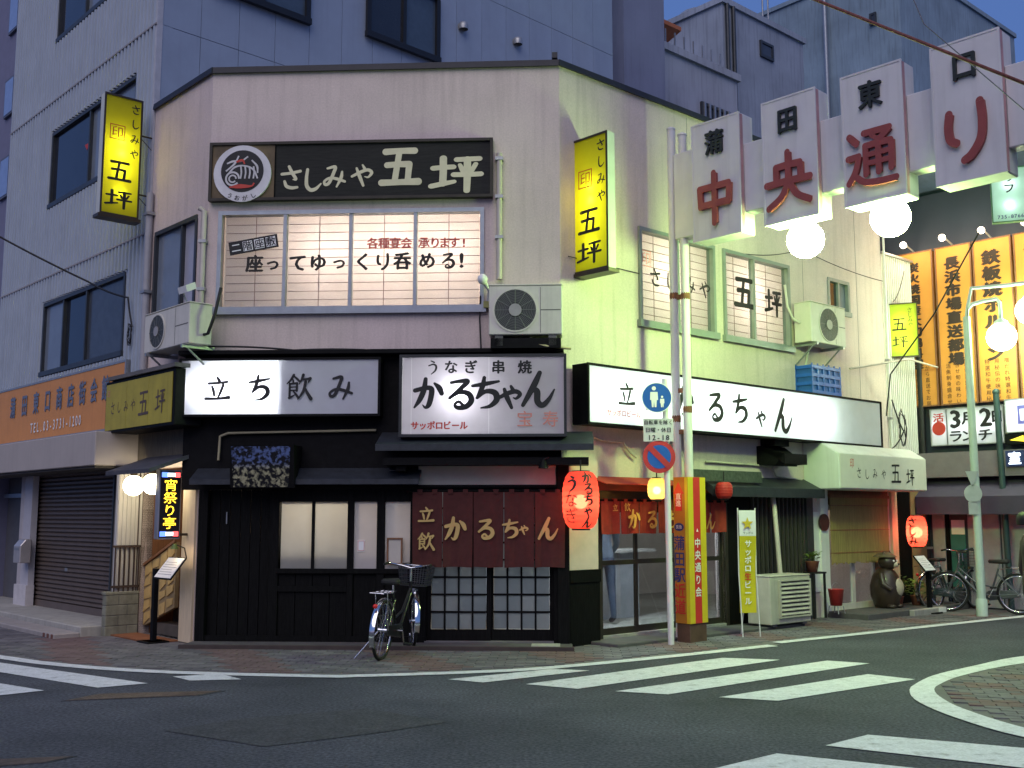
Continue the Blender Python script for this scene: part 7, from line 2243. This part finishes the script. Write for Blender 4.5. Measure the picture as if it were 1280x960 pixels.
# ================================================================== PEOPLE
SKINM = mat('skin', (.45, .27, .19), .5, .05)
HAIR = mat('black_hair', (.012, .010, .009), .5, .2)
def person(label, fr, base, h, top, trousers, shoes=BLACK, arm_bend=(20, 35), stride=.10, turn=0.0):
    """one continuous skinned body grown from a joint skeleton, then hair as its child"""
    s_ = h/1.70
    V, E, RAD = [], [], []
    def v(x, y, z, r): V.append((x*s_, y*s_, z*s_)); RAD.append(r*s_); return len(V)-1
    pel = v(0, 0, .94, .135); ab = v(0, .0, 1.08, .125); ch_ = v(0, -.005, 1.27, .15); sh2 = v(0, 0, 1.39, .10); nk = v(0, -.01, 1.47, .055); jw = v(0, -.025, 1.535, .07); hd2 = v(0, -.015, 1.62, .092); cr_ = v(0, -.005, 1.685, .06)
    E += [(pel, ab), (ab, ch_), (ch_, sh2), (sh2, nk), (nk, jw), (jw, hd2), (hd2, cr_)]
    ns_ = v(0, -.115, 1.595, .012); E.append((hd2, ns_))
    for sx in (-1, 1):
        ft = -sx*stride
        hp = v(.095*sx, 0, .88, .095); kn = v(.10*sx, -.02+ft*.6, .49, .062); an = v(.10*sx, .01+ft, .09, .043); to = v(.11*sx, -.13+ft, .035, .036)
        E += [(pel, hp), (hp, kn), (kn, an), (an, to)]
        b0, b1 = R(arm_bend[0]), R(arm_bend[1])
        so = v(.185*sx, 0, 1.365, .068); el = v(.25*sx, -.27*math.sin(b0)+.02, 1.365-.28*math.cos(b0), .047)
        ex, ey, ez = V[el][0]/s_, V[el][1]/s_, V[el][2]/s_
        wr_ = v(ex, ey-.25*math.sin(b0+b1), ez-.25*math.cos(b0+b1), .033)
        E += [(sh2, so), (so, el), (el, wr_)]
        dx = Vector((0, -math.sin(b0+b1), -math.cos(b0+b1)))
        wx = Vector(V[wr_])/s_
        pm = wx+dx*.07; pmi = v(*pm, .030); E.append((wr_, pmi))
        for q, ln in ((-1.5, .06), (-.5, .075), (.5, .07), (1.5, .055)):
            k1 = pm+dx*.045+Vector((q*.004, q*.017, 0)); k2 = k1+dx*ln*.6+Vector((-.012*sx, -.01, 0))
            a_ = v(*k1, .0095); c_ = v(*k2, .008); E += [(pmi, a_), (a_, c_)]
        th1 = wx+dx*.04+Vector((-.02*sx, -.035, 0)); th2 = th1+dx*.045+Vector((0, -.012, 0))
        a_ = v(*th1, .011); c_ = v(*th2, .009); E += [(pmi, a_), (a_, c_)]
    me = bpy.data.meshes.new('body')
    me.from_pydata(V, E, [])
    o = bpy.data.objects.new('body', me)
    col.objects.link(o)
    sk = o.modifiers.new('skin', 'SKIN')
    for i, d in enumerate(me.skin_vertices[0].data):
        d.radius = (RAD[i], RAD[i]*(.72 if i in (pel, ab, ch_, sh2) else 1))
        d.use_root = (i == pel)
    o.modifiers.new('sub', 'SUBSURF').levels = 2
    o.modifiers['sub'].render_levels = 2
    dg = bpy.context.evaluated_depsgraph_get()
    nm_ = bpy.data.meshes.new_from_object(o.evaluated_get(dg))
    bpy.data.objects.remove(o)
    nm_.materials.clear()
    for m_ in (top, trousers, SKINM, shoes): nm_.materials.append(m_)
    wrist_z = min(V[i][2] for i in range(len(V)) if RAD[i] == .033*s_)
    for p in nm_.polygons:
        c = p.center
        p.use_smooth = True
        if c.z > 1.46*s_: k = 2
        elif c.z < .085*s_: k = 3
        elif abs(c.x) > .19*s_ and c.z < wrist_z+.012 and c.z > .5*s_: k = 2
        elif c.z < .93*s_ and abs(c.x) < .2*s_: k = 1
        else: k = 0
        p.material_index = k
    b = bpy.data.objects.new('person', nm_)
    col.objects.link(b)
    b.matrix_world = fr.m @ Matrix.Translation(Vector(base)) @ Matrix.Rotation(turn, 4, 'Z')
    tag(b, label, 'person')
    def hair(m):
        m.lathe([(.101*s_, -.05*s_), (.107*s_, .0), (.103*s_, .045*s_), (.075*s_, .085*s_), (.001, .105*s_)], (0, .012*s_, 1.615*s_), HAIR, 18)
        m.v = [Vector((p.x, p.y if p.y > -.06*s_ else p.y*.9, p.z+(.045*s_ if p.y < -.05*s_ and p.z < 1.62*s_ else 0))) for p in m.v]
    part('hair', b, hair)
    for sx in (-1, 1):
        part('eye', b, lambda m: m.ball((.034*sx*s_, -.098*s_, 1.615*s_), .010*s_, WHITE, 8, 6))
        part('ear', b, lambda m: m.ball((.094*sx*s_, .0, 1.59*s_), .022*s_, SKINM, 8, 6, 1.4))
    return b
JEAN = mat('blue_jeans', (.08, .12, .20), .8, .15, 30)
pg = Fr((5.08, 10.55), 0)
person('person in a dark brown coat cut off by the right edge of the picture', pg, (0, 0, .005), 1.58, mat('brown_coat', (.055, .035, .032), .8, .2, 10), mat('dark_trousers', (.02, .02, .025), .8), turn=R(75), arm_bend=(-5, 35))
person('customer in blue jeans standing behind the glass doors', RIGHT, (ur(769, 700, -.9), 1.12, .07), 1.66, mat('grey_blue_shirt', (.18, .23, .30), .8, .1), JEAN, turn=R(160))
